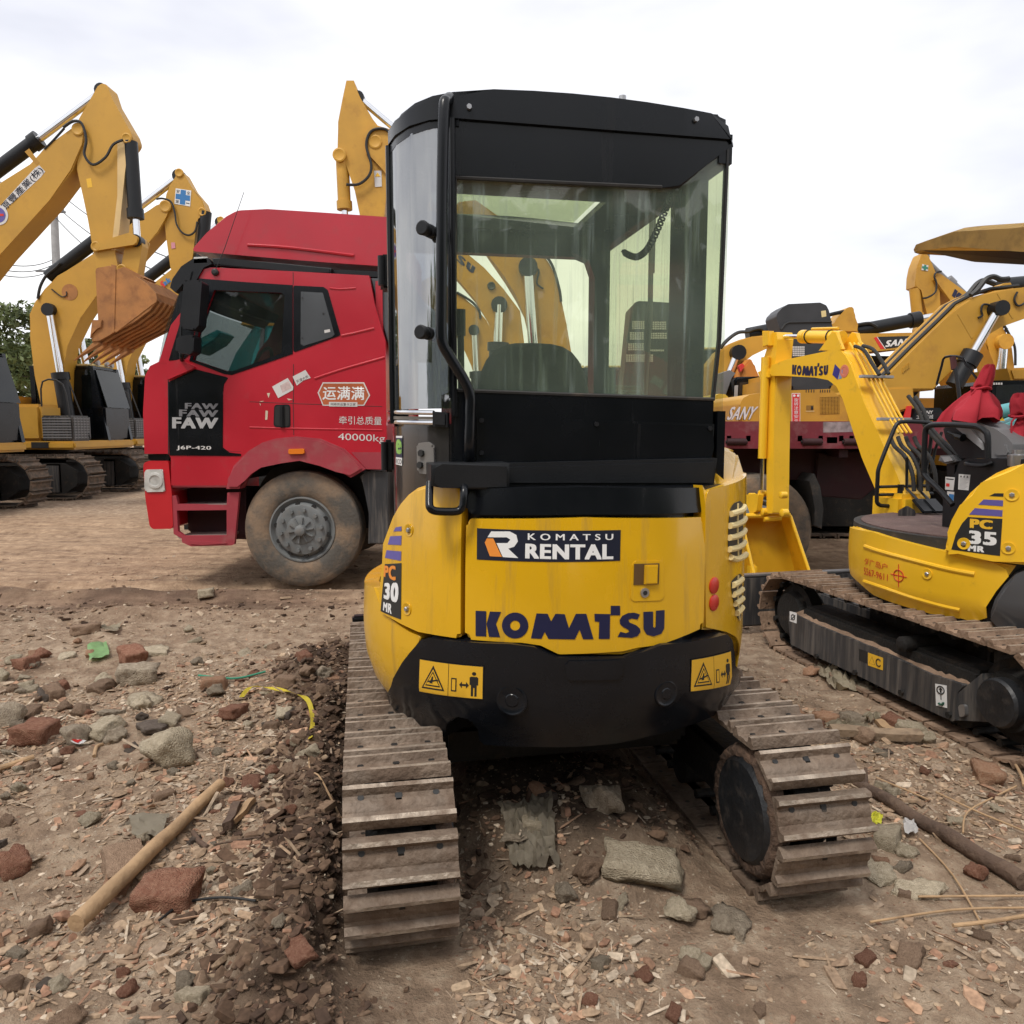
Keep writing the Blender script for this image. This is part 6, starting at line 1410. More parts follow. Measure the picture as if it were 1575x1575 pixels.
# ---- machine whose boom lies level behind it
SN = Flat(0, 12.0); RN = thing('large_excavator', 'excavator with a level boom carrying a black name plate with a red slash', 'excavator', (5.2, 12.3, 0), PI)
big_body(RN, Y3, house_h=1.9, cab=False)
mb = MB(Y3); mb.prism(SN, K('e2', (-560,1120), (-430,1085), (0,1090), (655,1078), (900,1090), (1100,1300), (1100,1600), (950,1600), (800,1330), (560,1215), (0,1285), (-400,1240), (-560,1200)), -.5, 0, bev=.02)
mb.prism(SN, K('e2', (150,1122), (545,1112), (590,1160), (500,1205), (232,1238)), 0, .004, mat=INKY); mb.prism(SN, K('e2', (120,1132), (146,1122), (222,1238), (185,1240)), 0, .004, mat=REDP); mb.prism(SN, K('e2', (146,1122), (152,1122), (234,1238), (226,1238)), .001, .006, mat=WHITE)
mb.text(SN, K('e2', (238,1158), (516,1130), (480,1192), (232,1222)), 'SANY', WHITE, .008, .05, lean=.04); mb.build('boom', RN)
mb = MB(Y3); mb.prism(SN, K('e1', (1195,530), (1200,505), (1260,450), (1345,340), (1385,318), (1415,330), (1440,400), (1450,500), (1470,570), (1320,570)), -.45, -.05, bev=.02, fil=[0,0,0,.1,.1,.1,0,0,0,0]); mb.prism(SN, K('e1', (1110,560), (1200,520), (1300,560), (1290,720), (1120,720)), -.45, -.05, bev=.02); mb.build('arm', RN)
cylinder(RN, SN, (-60,1060), (900,880), 'e2', .70, .10, -.2, 'arm_cylinder'); wire(RN, SN, [(-150,1030), (0,995), (90,982), (130,990), (180,1020)], 'e2', -.1, .025)
wire(RN, SN, [(1180,400), (1260,380), (1340,365)], 'e1', -.1, .03, 'bucket_rod', BLKM)
# ---- farther machines at the right
SK = Flat(0, 15.0); RK = thing('large_excavator', 'yellow excavator with green cross sticker, its folded arm under the tan canopy', 'excavator', (11.6, 15.3, 0), PI)
big_body(RK, Y3)
mb = MB(Y3); mb.prism(SK, K('e2', (712,535), (730,505), (775,510), (1030,700), (1300,900), (1450,1200), (1450,1600), (1300,1600), (1250,1250), (1100,1000), (905,825), (700,570)), -.45, 0, bev=.02)
logo(mb, SK, .006, NAVY, K('e2', (905,655), (1420,1040), (1385,1110), (870,730))); mb.build('boom', RK)
mb = MB(Y3); mb.prism(SK, K('e2', (600,320), (615,300), (645,300), (660,340), (705,410), (745,520), (778,650), (783,900), (770,1050), (690,1050), (640,860), (600,660), (535,630), (540,520), (560,420)), -.40, -.05, bev=.015); ark = mb.build('arm', RK)
mb = MB(WHITED); cq = K('e2', (600,412), (660,425), (655,480), (592,470)); mb.sheet(SK, cq, -.04, WHITED); qq = [SK.px(*p) for p in cq]; f = lambda u, v: tuple((qq[0][k]*(1-u)+qq[1][k]*u)*(1-v)+(qq[3][k]*(1-u)+qq[2][k]*u)*v for k in (0, 1))
mb.prism(SK, [f(*p) for p in ((.33,.04),(.67,.04),(.67,.33),(.96,.33),(.96,.67),(.67,.67),(.67,.96),(.33,.96),(.33,.67),(.04,.67),(.04,.33),(.33,.33))], -.04, -.035, px=False, mat=paint('safety_green', (.03,.2,.14,1), .5)); mb.build('safety_decal', ark)
cylinder(RK, SK, (555,640), (595,1050), 'e2', .75, .1, -.15, 'bucket_cylinder', m1=Y3); cylinder(RK, SK, (1050,720), (650,330), 'e2', .4, .1, -.2, 'arm_cylinder', m1=GREY, m2=GREY)
wire(RK, SK, [(770,490), (720,500), (700,540), (720,600), (710,690), (640,740), (590,750)], 'e2', .02, .018)
SW = Flat(0, 13.0); RWt = thing('large_excavator', 'bright yellow excavator boom at the right edge, chrome ram, behind the red cloth', 'excavator', (12.6, 13.3, 0), PI)
big_body(RWt, Y3, tracks=False, cab=False)
mb = MB(Y3); mb.prism(SW, K('e2', (1200,1100), (1250,1050), (1300,1025), (1370,1010), (1420,1120), (1465,1230), (1478,1400), (1490,1640), (1330,1640), (1310,1500), (1290,1400), (1250,1260), (1205,1170)), -.5, 0, bev=.02); mb.build('boom', RWt)
cylinder(RWt, SW, (1320,1640), (1358,1175), 'e2', .12, .14, .05, 'boom_cylinder', m1=Y3); wire(RWt, SW, [(1370,1010), (1430,1120), (1475,1230), (1480,1400)], 'e2', .03, .02)
for q_ in [(SW, [(1360,1170)], .13, .03, 'e2', Y3)]:
    for p_ in q_[1]: mb = MB(Y3); pins(q_[0], [p_], *q_[2:], mb); mb.build('pin', RWt)
# ---- left one behind the trailer, seen between the near cab and the small bucket arm
SL = Flat(0, 12.4); RL = thing('large_excavator', 'orange yellow excavator boom with chrome ram, between the near cab and the yellow small arm', 'excavator', (3.4, 12.6, 0), 0)
mb = MB(Y3); mb.prism(SL, K('e1', (-30,1200), (0,900), (110,755), (200,690), (300,645), (420,615), (560,600), (900,640), (900,760), (700,700), (560,720), (430,795), (330,870), (210,960), (110,1050), (60,1250)), -.5, 0, bev=.02); mb.build('boom', RL)
cylinder(RL, SL, (110,1180), (270,775), 'e1', .22, .13, .06, 'boom_cylinder'); wire(RL, SL, [(130,720), (200,640), (300,570), (400,560), (450,540), (520,530), (570,560)], 'e1', -.1, .03)
mb = MB(BLKM); mb.tube([SL.map(*SL.px(*p), -.25) for p in K('e1', (420,585), (700,530))], .12, 12); mb.build('arm_cylinder', RL)
mb = MB(ORB); mb.prism(Flat(0, 12.0), K('e1', (290,1040), (320,930), (400,830), (420,840), (450,900), (495,1000), (490,1060)), -.8, 0, bev=.03); mb.prism(Flat(0, 11.95), K('e1', (290,900), (330,875), (350,900), (310,960)), -.1, 0, mat=REDP); mb.build('bucket', RL)
mb = MB(BLK); SLc = Flat(0, 11.2); mb.prism(SLc, K('e1', (240,1280), (250,1040), (280,1005), (480,1000), (640,1010), (640,1280)), -1.1, 0, bev=.03); mb.prism(SLc, K('e1', (300,1060), (470,1050), (470,1150), (290,1180)), 0, .003, mat=GD); mb.prism(SLc, K('e1', (250,1090), (285,1085), (275,1270), (245,1270)), 0, .004, mat=LGREY); mb.prism(SLc, K('e1', (160,960), (240,930), (300,960), (260,1010), (200,1180), (150,1180)), -.6, -.2, mat=GREY); mb.build('cab', RL)
mb = MB(paint('lemon_paint', (.75,.47,.05,1), .45)); mb.prism(Flat(0, 10.4), K('e1', (60,1560), (70,1190), (100,1168), (160,1175), (190,1200), (205,1270), (300,1275), (310,1560)), -1.2, 0, bev=.05, fil=.03); mb.build('engine_house', RL)
mb = MB(FRAME); mb.bx((3.0, 11.0, 0), (5.4, 13.2, 1.2), FRAME, .05); mb.build('undercarriage', RL)
# ---- teal machines
ST = Flat(0, 10.6); RT1 = thing('teal_excavator', 'teal excavator behind the truck, seen through its cab windows', 'excavator', (-3.1, 10.9, 0))
mb = MB(TEAL); mb.prism(ST, K('e7', (500,830), (560,690), (690,500), (740,480), (1000,500), (1000,830)), -.9, 0, bev=.04); mb.prism(ST, K('e7', (280,640), (340,590), (440,540), (470,560), (420,620), (300,690)), -.5, 0, bev=.02); mb.prism(ST, K('e7', (735,500), (760,505), (745,700), (720,700)), 0, .03, mat=GREY); mb.prism(ST, K('e7', (610,490), (1000,480), (1000,520), (600,510)), -.8, .02, mat=Y3); mb.build('body', RT1)
mb = MB(FRAME); mb.bx((-4.4, 10.2, 0), (-2.0, 12.0, .9), FRAME, .1); mb.build('undercarriage', RT1)
ST2 = Flat(0, 6.2); RT2 = thing('teal_excavator', 'teal small excavator boom with white lettering at the right edge, beside the red cloth', 'excavator', (4.4, 6.3, 0))
mb = MB(TEALD); mb.prism(ST2, K('d3', (1330,570), (1440,520), (1575,465), (1800,400), (1800,560), (1575,640), (1450,680), (1400,640)), -.2, 0, bev=.015); mb.text(ST2, K('d3', (1385,590), (1640,540), (1650,590), (1395,645)), 'Kubota', WHITED, .003, .01); mb.build('boom', RT2)
mb = MB(TEALD); cA, cB, cC = [ST2.map(*ST2.px(*p), -.05) for p in K('d3', (1250,458), (1365,425), (1800,330))]; mb.tube([cA, cB], .022, 10, CHR); mb.tube([cB, cC], .055, 14, TEALD); mb.build('boom_cylinder', RT2)
mb = MB(Y2); mb.prism(ST2, K('d3', (1340,500), (1350,460), (1375,490), (1395,460), (1420,500)), -.1, -.02); mb.build('bracket', RT2)
mb = MB(TEALD); mb.bx((4.9, 5.7, .5), (6.2, 6.9, 1.5), TEALD, .08); mb.bx((4.6, 5.6, 0), (6.4, 7.0, .45), RUB, .1); mb.build('body', RT2)
# ---- black cab at the right edge
SQ = Flat(0, 9.2); RQ = thing('large_excavator', 'yellow excavator with a black windowed cab at the right edge, behind the teal boom', 'excavator', (6.4, 9.6, 0))
mb = MB(BLK); mb.prism(SQ, K('c3', (1400,980), (1410,790), (1425,772), (1700,768), (1700,980)), -1.2, 0, bev=.03); mb.prism(SQ, K('c3', (1440,800), (1500,792), (1700,790), (1700,900), (1430,930)), 0, .004, mat=GD)
for i in range(4): mb.prism(SQ, K('c3', (1425+i*12,783), (1433+i*12,783), (1433+i*12,793), (1425+i*12,793)), 0, .005, mat=WHITED)
mb.build('cab', RQ)
mb = MB(Y3); mb.prism(SQ, K('c3', (1380,975), (1700,960), (1700,1200), (1380,1200)), -1.4, .05, bev=.03); mb.prism(Flat(0, 10.0), K('c3', (1500,712), (1700,705), (1700,775), (1520,775)), -1.4, 0, bev=.03); mb.build('engine_house', RQ)
mb = MB(FRAME); mb.bx((5.6, 9.2, 0), (8.4, 11, 1.0), FRAME, .1); mb.build('undercarriage', RQ)
# ---- utility pole and wires
UP = at(81, 410, 42); up = thing('utility_pole', 'grey concrete utility pole with crossarms behind the left excavators', 'pole', (UP.x, 42, 0))
mb = MB(paint('pole_concrete', (.33,.33,.33,1), .8)); top_ = at(82, 298, 42); mb.tube([(UP.x, 42, 0), top_], [.26, .18], 14); mb.build('post', up)
mb = MB(GREY)
for y, w in ((326, .55), (308, .3)): c = at(81, y, 42); mb.box(c, (w*2.4, .12, .1), GREY); [mb.cyl(c+Vector((x, 0, .05)), c+Vector((x, 0, .25)), .05, GREY, 8) for x in (-w, 0, w)]
c = at(70, 417, 42); mb.box(c, (1.0, .1, .1), GREY); mb.build('crossarm', up)
def cable(a, c, Ya, Yb, sag, label):
    A, B = at(*a, Ya), at(*c, Yb); P = []
    for k in range(21): q = A.lerp(B, k/20); q.z -= sag*4*(k/20)*(1-k/20); P.append(q)
    mb = MB(INKY); mb.tube(P, .022, 5); solo(mb, 'overhead_wire', label, 'wire', 'overhead wires by the utility pole')
for (a, c, Yb) in (((84,290), (330,420), 25), ((88,318), (330,450), 25), ((86,335), (300,480), 25), ((-80,372), (80,400), 42), ((-80,383), (80,408), 42), ((-80,392), (80,416), 42), ((-60,230), (80,306), 42)):
    cable(a, c, 42 if a[0] > 0 else 25, Yb, .5, 'thin dark overhead wire strung from the utility pole')
# ---- trees
LEAF = paint('leaf_green', (.12, .155, .05, 1), .6, var=.45, scale=.8); LEAF2 = paint('pale_leaf', (.16, .19, .075, 1), .6, var=.4, scale=.8); BARK = paint('bark', (.09, .07, .05, 1), .9)
def tree(px_, Y, top_y, wid, label, seed, dens=900, lm=LEAF):
    rd = np.random.default_rng(seed); base = at(px_, 700, Y); ht = at(px_, top_y, Y).z; wm = wid/F*Y
    t = thing('tree', label, 'tree', (base.x, Y, 0), 0, 'trees beyond the left excavators'); mb = MB(BARK); R0 = Vector((base.x, Y, 0))
    limbs = []
    mb.tube([R0, R0+Vector((.1, 0, ht*.35)), R0+Vector((-.1, 0, ht*.7))], [.22, .16, .06], 8)
    for k in range(11):
        a = rd.uniform(0, 6.28); h0 = ht*rd.uniform(.25, .6); tip = R0+Vector((math.cos(a)*wm*rd.uniform(.2, .5), math.sin(a)*wm*.4, ht*rd.uniform(.5, .98))); limbs.append(tip)
        mb.tube([R0+Vector((0, 0, h0)), R0.lerp(tip, .6)+Vector((0, 0, h0*.5)), tip], [.09, .05, .015], 6)
    mb.build('trunk', t)
    V = []; Fc = []
    for tip in limbs + [R0+Vector((rd.uniform(-.4, .4)*wm, rd.uniform(-.3, .3)*wm, ht*rd.uniform(.45, .95))) for _ in range(14)]:
        rr = wm*rd.uniform(.13, .24); n = int(dens*rd.uniform(.5, 1.2)/25*4)
        c = rd.normal(size=(n, 3)); c /= np.linalg.norm(c, axis=1)[:, None]; c = c*(rd.uniform(.25, 1, (n, 1))**.5)*rr*np.array([1.2, 1, .8]) + np.array(tip)
        for q in c:
            a = rd.normal(size=3); a /= np.linalg.norm(a); bb = np.cross(a, rd.normal(size=3)); bb /= np.linalg.norm(bb); s = rd.uniform(.07, .16)*(Y/30); i = len(V)
            V += [tuple(q-a*s), tuple(q+bb*s*.45), tuple(q+a*s), tuple(q-bb*s*.45)]; Fc.append((i, i+1, i+2, i+3))
    me = bpy.data.meshes.new('crown'); me.from_pydata([(x-base.x, y-Y, z) for x, y, z in V], [], Fc); me.materials.append(lm); o = bpy.data.objects.new('crown', me); COL.objects.link(o); o.parent = t
tree(0, 30, 452, 130, 'dense green tree at the left edge beyond the excavator cab', 1, 1500)
tree(55, 34, 505, 90, 'pale thin tree behind the foremost curved boom', 2, 900, LEAF2); tree(128, 33, 512, 80, 'loose leafy tree between the first and second booms', 3, 900, LEAF2)
tree(212, 36, 545, 60, 'small tree showing below the rusty bucket', 4, 700, LEAF2); tree(-60, 26, 440, 120, 'broad tree mostly beyond the left edge', 5, 900)

# ================================================================== ground
def vnoise(x, y, seed):
    xi, yi = np.floor(x).astype(np.int64), np.floor(y).astype(np.int64); fx, fy = x-xi, y-yi
    fx, fy = fx*fx*(3-2*fx), fy*fy*(3-2*fy)
    def h(a, b):
        v = (a*374761393 + b*668265263 + seed*974634777) & 0xffffffff
        v = ((v ^ (v >> 13))*1274126177) & 0xffffffff
        return ((v ^ (v >> 16)) & 0xffff)/65535.0
    return (h(xi, yi)*(1-fx)+h(xi+1, yi)*fx)*(1-fy)+(h(xi, yi+1)*(1-fx)+h(xi+1, yi+1)*fx)*fy
def sstep(a, b, x): t = np.clip((x-a)/(b-a), 0, 1); return t*t*(3-2*t)
def local_main(x, y): dx, dy = x-MC[0], y-MC[1]; return dx*ct+dy*st, -dx*st+dy*ct
def local_two(x, y): dx, dy = x-NC[0], y-NC[1]; return dx*cn+dy*sn, -dx*sn+dy*cn
def zones(x, y):
    edge = 5.55 + .25*vnoise(x*.8, y*.3, 3) + .02*x
    road = sstep(0, .8, y-edge)*(1-sstep(12.0, 14.0, y))
    lx, ly = local_main(x, y)
    ridge = np.exp(-((lx+.92-.10*vnoise(ly*2, lx*0, 5))/.20)**2)*sstep(-1.5, -1.0, ly)*(1-sstep(1.7, 2.1, ly)) + .9*np.exp(-((x+1.0)/.35)**2-((y-4.5)/.5)**2)
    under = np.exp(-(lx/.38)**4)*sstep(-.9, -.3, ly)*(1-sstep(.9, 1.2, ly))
    return road, np.clip(ridge, 0, 1), under
def gh(x, y):
    x = np.asarray(x, float); y = np.asarray(y, float)
    road, ridge, under = zones(x, y)
    near = 1-road
    h = .05*(vnoise(x*.7, y*.7, 1)-.5) + .035*(vnoise(x*2.3, y*2.3, 2)-.5) + .020*(vnoise(x*7, y*7, 4)-.5)*near + .017*(vnoise(x*17, y*17, 6)-.5)*(.4+.6*near) + .009*(vnoise(x*38, y*38, 7)-.5)*near
    h = h*near + road*(.05*(vnoise(x*.25, y*3.2, 8)-.5) + .030*(vnoise(x*.5, y*8, 9)-.5) + .012*(vnoise(x*6, y*14, 10)-.5))
    rut = np.exp(-((y-7.05-.02*x)/.22)**2); rim_ = np.exp(-((y-6.55-.02*x-.1*vnoise(x*1.5, x*0, 11))/.16)**2)
    h = h - .085*rut + .085*rim_*(.6+.8*vnoise(x*3, y*3, 12)) + .09*np.exp(-((y-6.0-.05*x)/.12)**2)*vnoise(x*2, y*2, 13)
    h = h + ridge*(.03+.11*vnoise(x*8, y*8, 14)+.06*vnoise(x*20, y*20, 15)) + under*(.10*vnoise(x*7, y*7, 16)+.09)
    for L, W_, hw in ((local_main(x, y), .612, .20), (local_two(x, y), .72, .19)):
        for s in (-1, 1):
            m = np.exp(-((L[0]-s*W_)/(hw*1.15))**6)*np.exp(-(L[1]/1.05)**8); h = h*(1-m) - .005*m
    return h
ys = np.concatenate([[-30, -15, -8, -4, -2, -.5, .4], np.geomspace(.9, 14, 470), np.geomspace(14.5, 90, 50), [140, 250, 600]])
xs_ = np.concatenate([[-600, -200, -90, -50], np.linspace(-34, -9, 40), np.linspace(-8.8, -3.6, 110), np.linspace(-3.58, 3.58, 440), np.linspace(3.6, 8.8, 110), np.linspace(9, 34, 40), [50, 90, 200, 600]])
GX, GY = np.meshgrid(xs_, ys); GZ = gh(GX, GY); far = sstep(14, 22, GY); GZ = GZ*(1-far)
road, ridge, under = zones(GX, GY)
nx_, ny_ = len(xs_), len(ys); V = np.stack([GX.ravel(), GY.ravel(), GZ.ravel()], 1)
ii = np.arange(nx_*ny_).reshape(ny_, nx_); Q = np.stack([ii[:-1, :-1].ravel(), ii[:-1, 1:].ravel(), ii[1:, 1:].ravel(), ii[1:, :-1].ravel()], 1)
me = bpy.data.meshes.new('ground'); me.from_pydata(V.tolist(), [], Q.tolist())
me.polygons.foreach_set('use_smooth', np.ones(len(Q), bool))
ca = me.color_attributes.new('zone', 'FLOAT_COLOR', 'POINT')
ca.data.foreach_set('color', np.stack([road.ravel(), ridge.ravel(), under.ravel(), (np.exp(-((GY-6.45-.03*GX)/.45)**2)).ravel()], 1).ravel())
gm, t, p = mat_base('yard_dirt'); N = t.nodes; Lk = t.links.new
tcn = N.new('ShaderNodeTexCoord'); at_ = N.new('ShaderNodeAttribute'); at_.attribute_name = 'zone'; sep = N.new('ShaderNodeSeparateColor'); Lk(at_.outputs['Color'], sep.inputs[0])
def noise(sc, det=6, rough=.6, vec=None):
    n = N.new('ShaderNodeTexNoise'); n.inputs['Scale'].default_value = sc; n.inputs['Detail'].default_value = det; n.inputs['Roughness'].default_value = rough; Lk(vec or tcn.outputs['Object'], n.inputs[0]); return n
def ramp(src, stops):
    r = N.new('ShaderNodeValToRGB'); e = r.color_ramp.elements
    while len(e) < len(stops): e.new(.5)
    for el, (pos, c) in zip(e, stops): el.position = pos; el.color = c
    Lk(src, r.inputs[0]); return r.outputs[0]
def mix(f, a, b, typ='MIX'):
    m = N.new('ShaderNodeMix'); m.data_type = 'RGBA'; m.blend_type = typ
    if isinstance(f, float): m.inputs[0].default_value = f
    else: Lk(f, m.inputs[0])
    for s, v in ((6, a), (7, b)):
        if isinstance(v, tuple): m.inputs[s].default_value = v
        else: Lk(v, m.inputs[s])
    return m.outputs[2]
n1 = noise(1.3); n2 = noise(9, 8, .7); n3 = noise(60, 5, .7)
near_c = ramp(n1.outputs[0], [(.30, lin(132, 110, 90)), (.5, lin(165, 142, 119)), (.7, lin(188, 167, 143))])
near_c = mix(.55, near_c, ramp(n2.outputs[0], [(.34, lin(90, 72, 58)), (.5, lin(158, 134, 112)), (.66, lin(206, 186, 161))]))
mpx = N.new('ShaderNodeMapping'); mpx.inputs['Scale'].default_value = (.75, 2.7, 1); Lk(tcn.outputs['Object'], mpx.inputs[0])
nr = noise(2.2, 8, .65, mpx.outputs[0])
road_c = ramp(nr.outputs[0], [(.32, lin(104, 82, 68)), (.47, lin(158, 130, 104)), (.60, lin(194, 164, 134))])
road_c = mix(.5, road_c, ramp(n2.outputs[0], [(.34, lin(118, 95, 79)), (.5, lin(170, 144, 119)), (.64, lin(204, 178, 150))]))
base = mix(sep.outputs[0], near_c, road_c)
mud = ramp(n2.outputs[0], [(.3, lin(60, 47, 38)), (.7, lin(104, 84, 68))])
band = noise(1.1, 4); bm1 = N.new('ShaderNodeMath'); bm1.operation = 'MULTIPLY'; Lk(at_.outputs['Alpha'], bm1.inputs[0]); Lk(ramp(band.outputs[0], [(.35, (.15, .15, .15, 1)), (.55, (.8, .8, .8, 1))]), bm1.inputs[1])
base = mix(bm1.outputs[0], base, ramp(nr.outputs[0], [(.35, lin(70, 54, 46)), (.6, lin(118, 94, 80))]))
base = mix(sep.outputs[1], base, mud)
und = mix(.15, ramp(n2.outputs[0], [(.3, lin(30, 24, 20)), (.7, lin(60, 47, 38))]), near_c); base = mix(sep.outputs[2], base, und)  # dark mound soil, darkened further to paint in shade beneath the machine
# chips of stone, paper and brick pressed into the soil
for sc, thr, seed_ in ((38, .20, 0), (95, .24, 1), (17, .13, 2)):
    vo = N.new('ShaderNodeTexVoronoi'); vo.inputs['Scale'].default_value = sc; vo.inputs['Randomness'].default_value = 1; va = N.new('ShaderNodeVectorMath'); va.operation = 'MULTIPLY_ADD'; Lk(n3.outputs['Color'], va.inputs[0]); va.inputs[1].default_value = (.9/sc,)*3; Lk(tcn.outputs['Object'], va.inputs[2]); Lk(va.outputs[0], vo.inputs[0])
    m1 = N.new('ShaderNodeMath'); m1.operation = 'LESS_THAN'; Lk(vo.outputs['Distance'], m1.inputs[0]); m1.inputs[1].default_value = thr*1.4
    sc_ = N.new('ShaderNodeSeparateColor'); Lk(vo.outputs['Color'], sc_.inputs[0])
    m2 = N.new('ShaderNodeMath'); m2.operation = 'LESS_THAN'; Lk(sc_.outputs[0], m2.inputs[0]); m2.inputs[1].default_value = .15
    m3 = N.new('ShaderNodeMath'); m3.operation = 'MULTIPLY'; Lk(m1.outputs[0], m3.inputs[0]); Lk(m2.outputs[0], m3.inputs[1])
    m4 = N.new('ShaderNodeMath'); m4.operation = 'MULTIPLY_ADD'; Lk(sep.outputs[0], m4.inputs[0]); m4.inputs[1].default_value = -.85; m4.inputs[2].default_value = .85
    m5 = N.new('ShaderNodeMath'); m5.operation = 'MULTIPLY'; Lk(m3.outputs[0], m5.inputs[0]); Lk(m4.outputs[0], m5.inputs[1])
    chip = ramp(sc_.outputs[1], [(0, lin(120, 82, 64)), (.15, lin(150, 112, 90)), (.25, lin(146, 130, 110)), (.6, lin(176, 158, 136)), (1, lin(204, 190, 168))])
    base = mix(m5.outputs[0], base, chip)
Lk(base, p.inputs['Base Color']); p.inputs['Roughness'].default_value = .95; p.inputs['Specular IOR Level'].default_value = .2
bsum = N.new('ShaderNodeMath'); bsum.operation = 'MULTIPLY_ADD'; Lk(n3.outputs[0], bsum.inputs[0]); bsum.inputs[1].default_value = .35; Lk(n2.outputs[0], bsum.inputs[2])
bp = N.new('ShaderNodeBump'); bp.inputs['Strength'].default_value = 1.0; bp.inputs['Distance'].default_value = .05; Lk(bsum.outputs[0], bp.inputs['Height']); Lk(bp.outputs[0], p.inputs['Normal'])
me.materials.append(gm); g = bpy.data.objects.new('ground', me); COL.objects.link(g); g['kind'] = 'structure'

# ------------------------------------------------------------------ stones, bricks, rubble
def stone_shape(rd, kind):
    b = bmesh.new()
    if kind == 'brick':
        sx, sy, sz = rd.uniform(.6, 1.1), rd.uniform(.45, .7), rd.uniform(.25, .45)
        pts = [(x*sx*rd.uniform(.8, 1.05), y*sy*rd.uniform(.8, 1.05), z*sz*rd.uniform(.85, 1.05)) for x in (-1, 1) for y in (-1, 1) for z in (-1, 1)]
        pts += [(sx*rd.uniform(.7, 1.1)*rd.choice([-1, 1]), sy*rd.uniform(-.8, .8), sz*rd.uniform(-.6, .6)) for _ in range(3)]
    elif kind == 'splinter':
        pts = [(x*rd.uniform(1.2, 2.6), y*rd.uniform(.08, .22), z*rd.uniform(.05, .10)) for x in (-1, 1) for y in (-1, 1) for z in (-1, 1)]
    elif kind == 'flake':
        pts = [(math.cos(a)*rd.uniform(.6, 1.1), math.sin(a)*rd.uniform(.45, .8), z*rd.uniform(.08, .18)) for a in np.linspace(0, 6.28, 7)[:-1] for z in (-1, 1)]
    else:
        pts = []
        for _ in range(18):
            v = Vector((rd.gauss(0, 1), rd.gauss(0, 1), rd.gauss(0, 1))).normalized(); pts.append((v.x*rd.uniform(.8, 1.05), v.y*rd.uniform(.6, .85), v.z*rd.uniform(.45, .7)))
    for q in pts: b.verts.new(q)
    r = bmesh.ops.convex_hull(b, input=b.verts[:]); bmesh.ops.delete(b, geom=[g_ for g_ in r['geom_interior'] if isinstance(g_, bmesh.types.BMVert)], context='VERTS')
    return b
def stone_mat(name, c0, c1, sc=6, bump=.9):
    m, t, p = mat_base(name); N = t.nodes; Lk = t.links.new; tcn = N.new('ShaderNodeTexCoord'); oi = N.new('ShaderNodeObjectInfo')
    n = N.new('ShaderNodeTexNoise'); n.inputs['Scale'].default_value = sc; n.inputs['Detail'].default_value = 8; n.inputs['Roughness'].default_value = .7; Lk(tcn.outputs['Object'], n.inputs[0])
    r = N.new('ShaderNodeValToRGB'); r.color_ramp.elements[0].position = .3; r.color_ramp.elements[1].position = .7; r.color_ramp.elements[0].color = c0; r.color_ramp.elements[1].color = c1; Lk(n.outputs[0], r.inputs[0])
    mr = N.new('ShaderNodeMapRange'); mr.inputs['To Min'].default_value = .9; mr.inputs['To Max'].default_value = 1.3; Lk(oi.outputs['Random'], mr.inputs[0])
    vm = N.new('ShaderNodeVectorMath'); vm.operation = 'SCALE'; Lk(r.outputs[0], vm.inputs[0]); Lk(mr.outputs[0], vm.inputs['Scale']); Lk(vm.outputs[0], p.inputs['Base Color'])
    p.inputs['Roughness'].default_value = .95; p.inputs['Specular IOR Level'].default_value = .2
    n2 = N.new('ShaderNodeTexNoise'); n2.inputs['Scale'].default_value = sc*4; n2.inputs['Detail'].default_value = 6; Lk(tcn.outputs['Object'], n2.inputs[0])
    bp = N.new('ShaderNodeBump'); bp.inputs['Strength'].default_value = bump; bp.inputs['Distance'].default_value = .02; Lk(n2.outputs[0], bp.inputs['Height']); Lk(bp.outputs[0], p.inputs['Normal'])
    return m
SM = dict(brick=stone_mat('red_brick', lin(118, 74, 58), lin(160, 122, 100)), orange=stone_mat('orange_brick', lin(158, 112, 84), lin(184, 152, 126)), pale=stone_mat('pale_concrete', lin(150, 136, 114), lin(198, 184, 160), 5),
          grey=stone_mat('grey_stone', lin(122, 108, 92), lin(176, 162, 142), 5), brown=stone_mat('dusty_stone', lin(122, 100, 82), lin(162, 136, 114)), slate=stone_mat('dark_slate', lin(88, 78, 70), lin(120, 108, 98)))
rd = random.Random(21)
LIB = {}
for kind in ('brick', 'flake', 'round', 'splinter'):
    LIB[kind] = []
    for i in range(10):
        b = stone_shape(rd, kind)
        if i < 10:
            bmesh.ops.bevel(b, geom=b.edges[:], offset=.05 if kind not in ('flake', 'splinter') else .015, segments=1, affect='EDGES', clamp_overlap=True)
            bmesh.ops.triangulate(b, faces=[f for f in b.faces if len(f.verts) > 4])
        LIB[kind].append(b)
def hero_bm(rd, kind, rough=.11):
    b = stone_shape(rd, kind); bmesh.ops.triangulate(b, faces=b.faces[:]); bmesh.ops.subdivide_edges(b, edges=b.edges[:], cuts=4, use_grid_fill=True)
    o1, o2 = rd.uniform(0, 50), rd.uniform(0, 50)
    from mathutils import noise as mn
    for v in b.verts:
        n = v.co.normalized(); d = mn.noise(v.co*2.2+Vector((o1, o2, 0)))*rough*1.6 + mn.noise(v.co*6+Vector((o2, 0, o1)))*rough*.7; v.co += n*d
    return b
HERO = {}
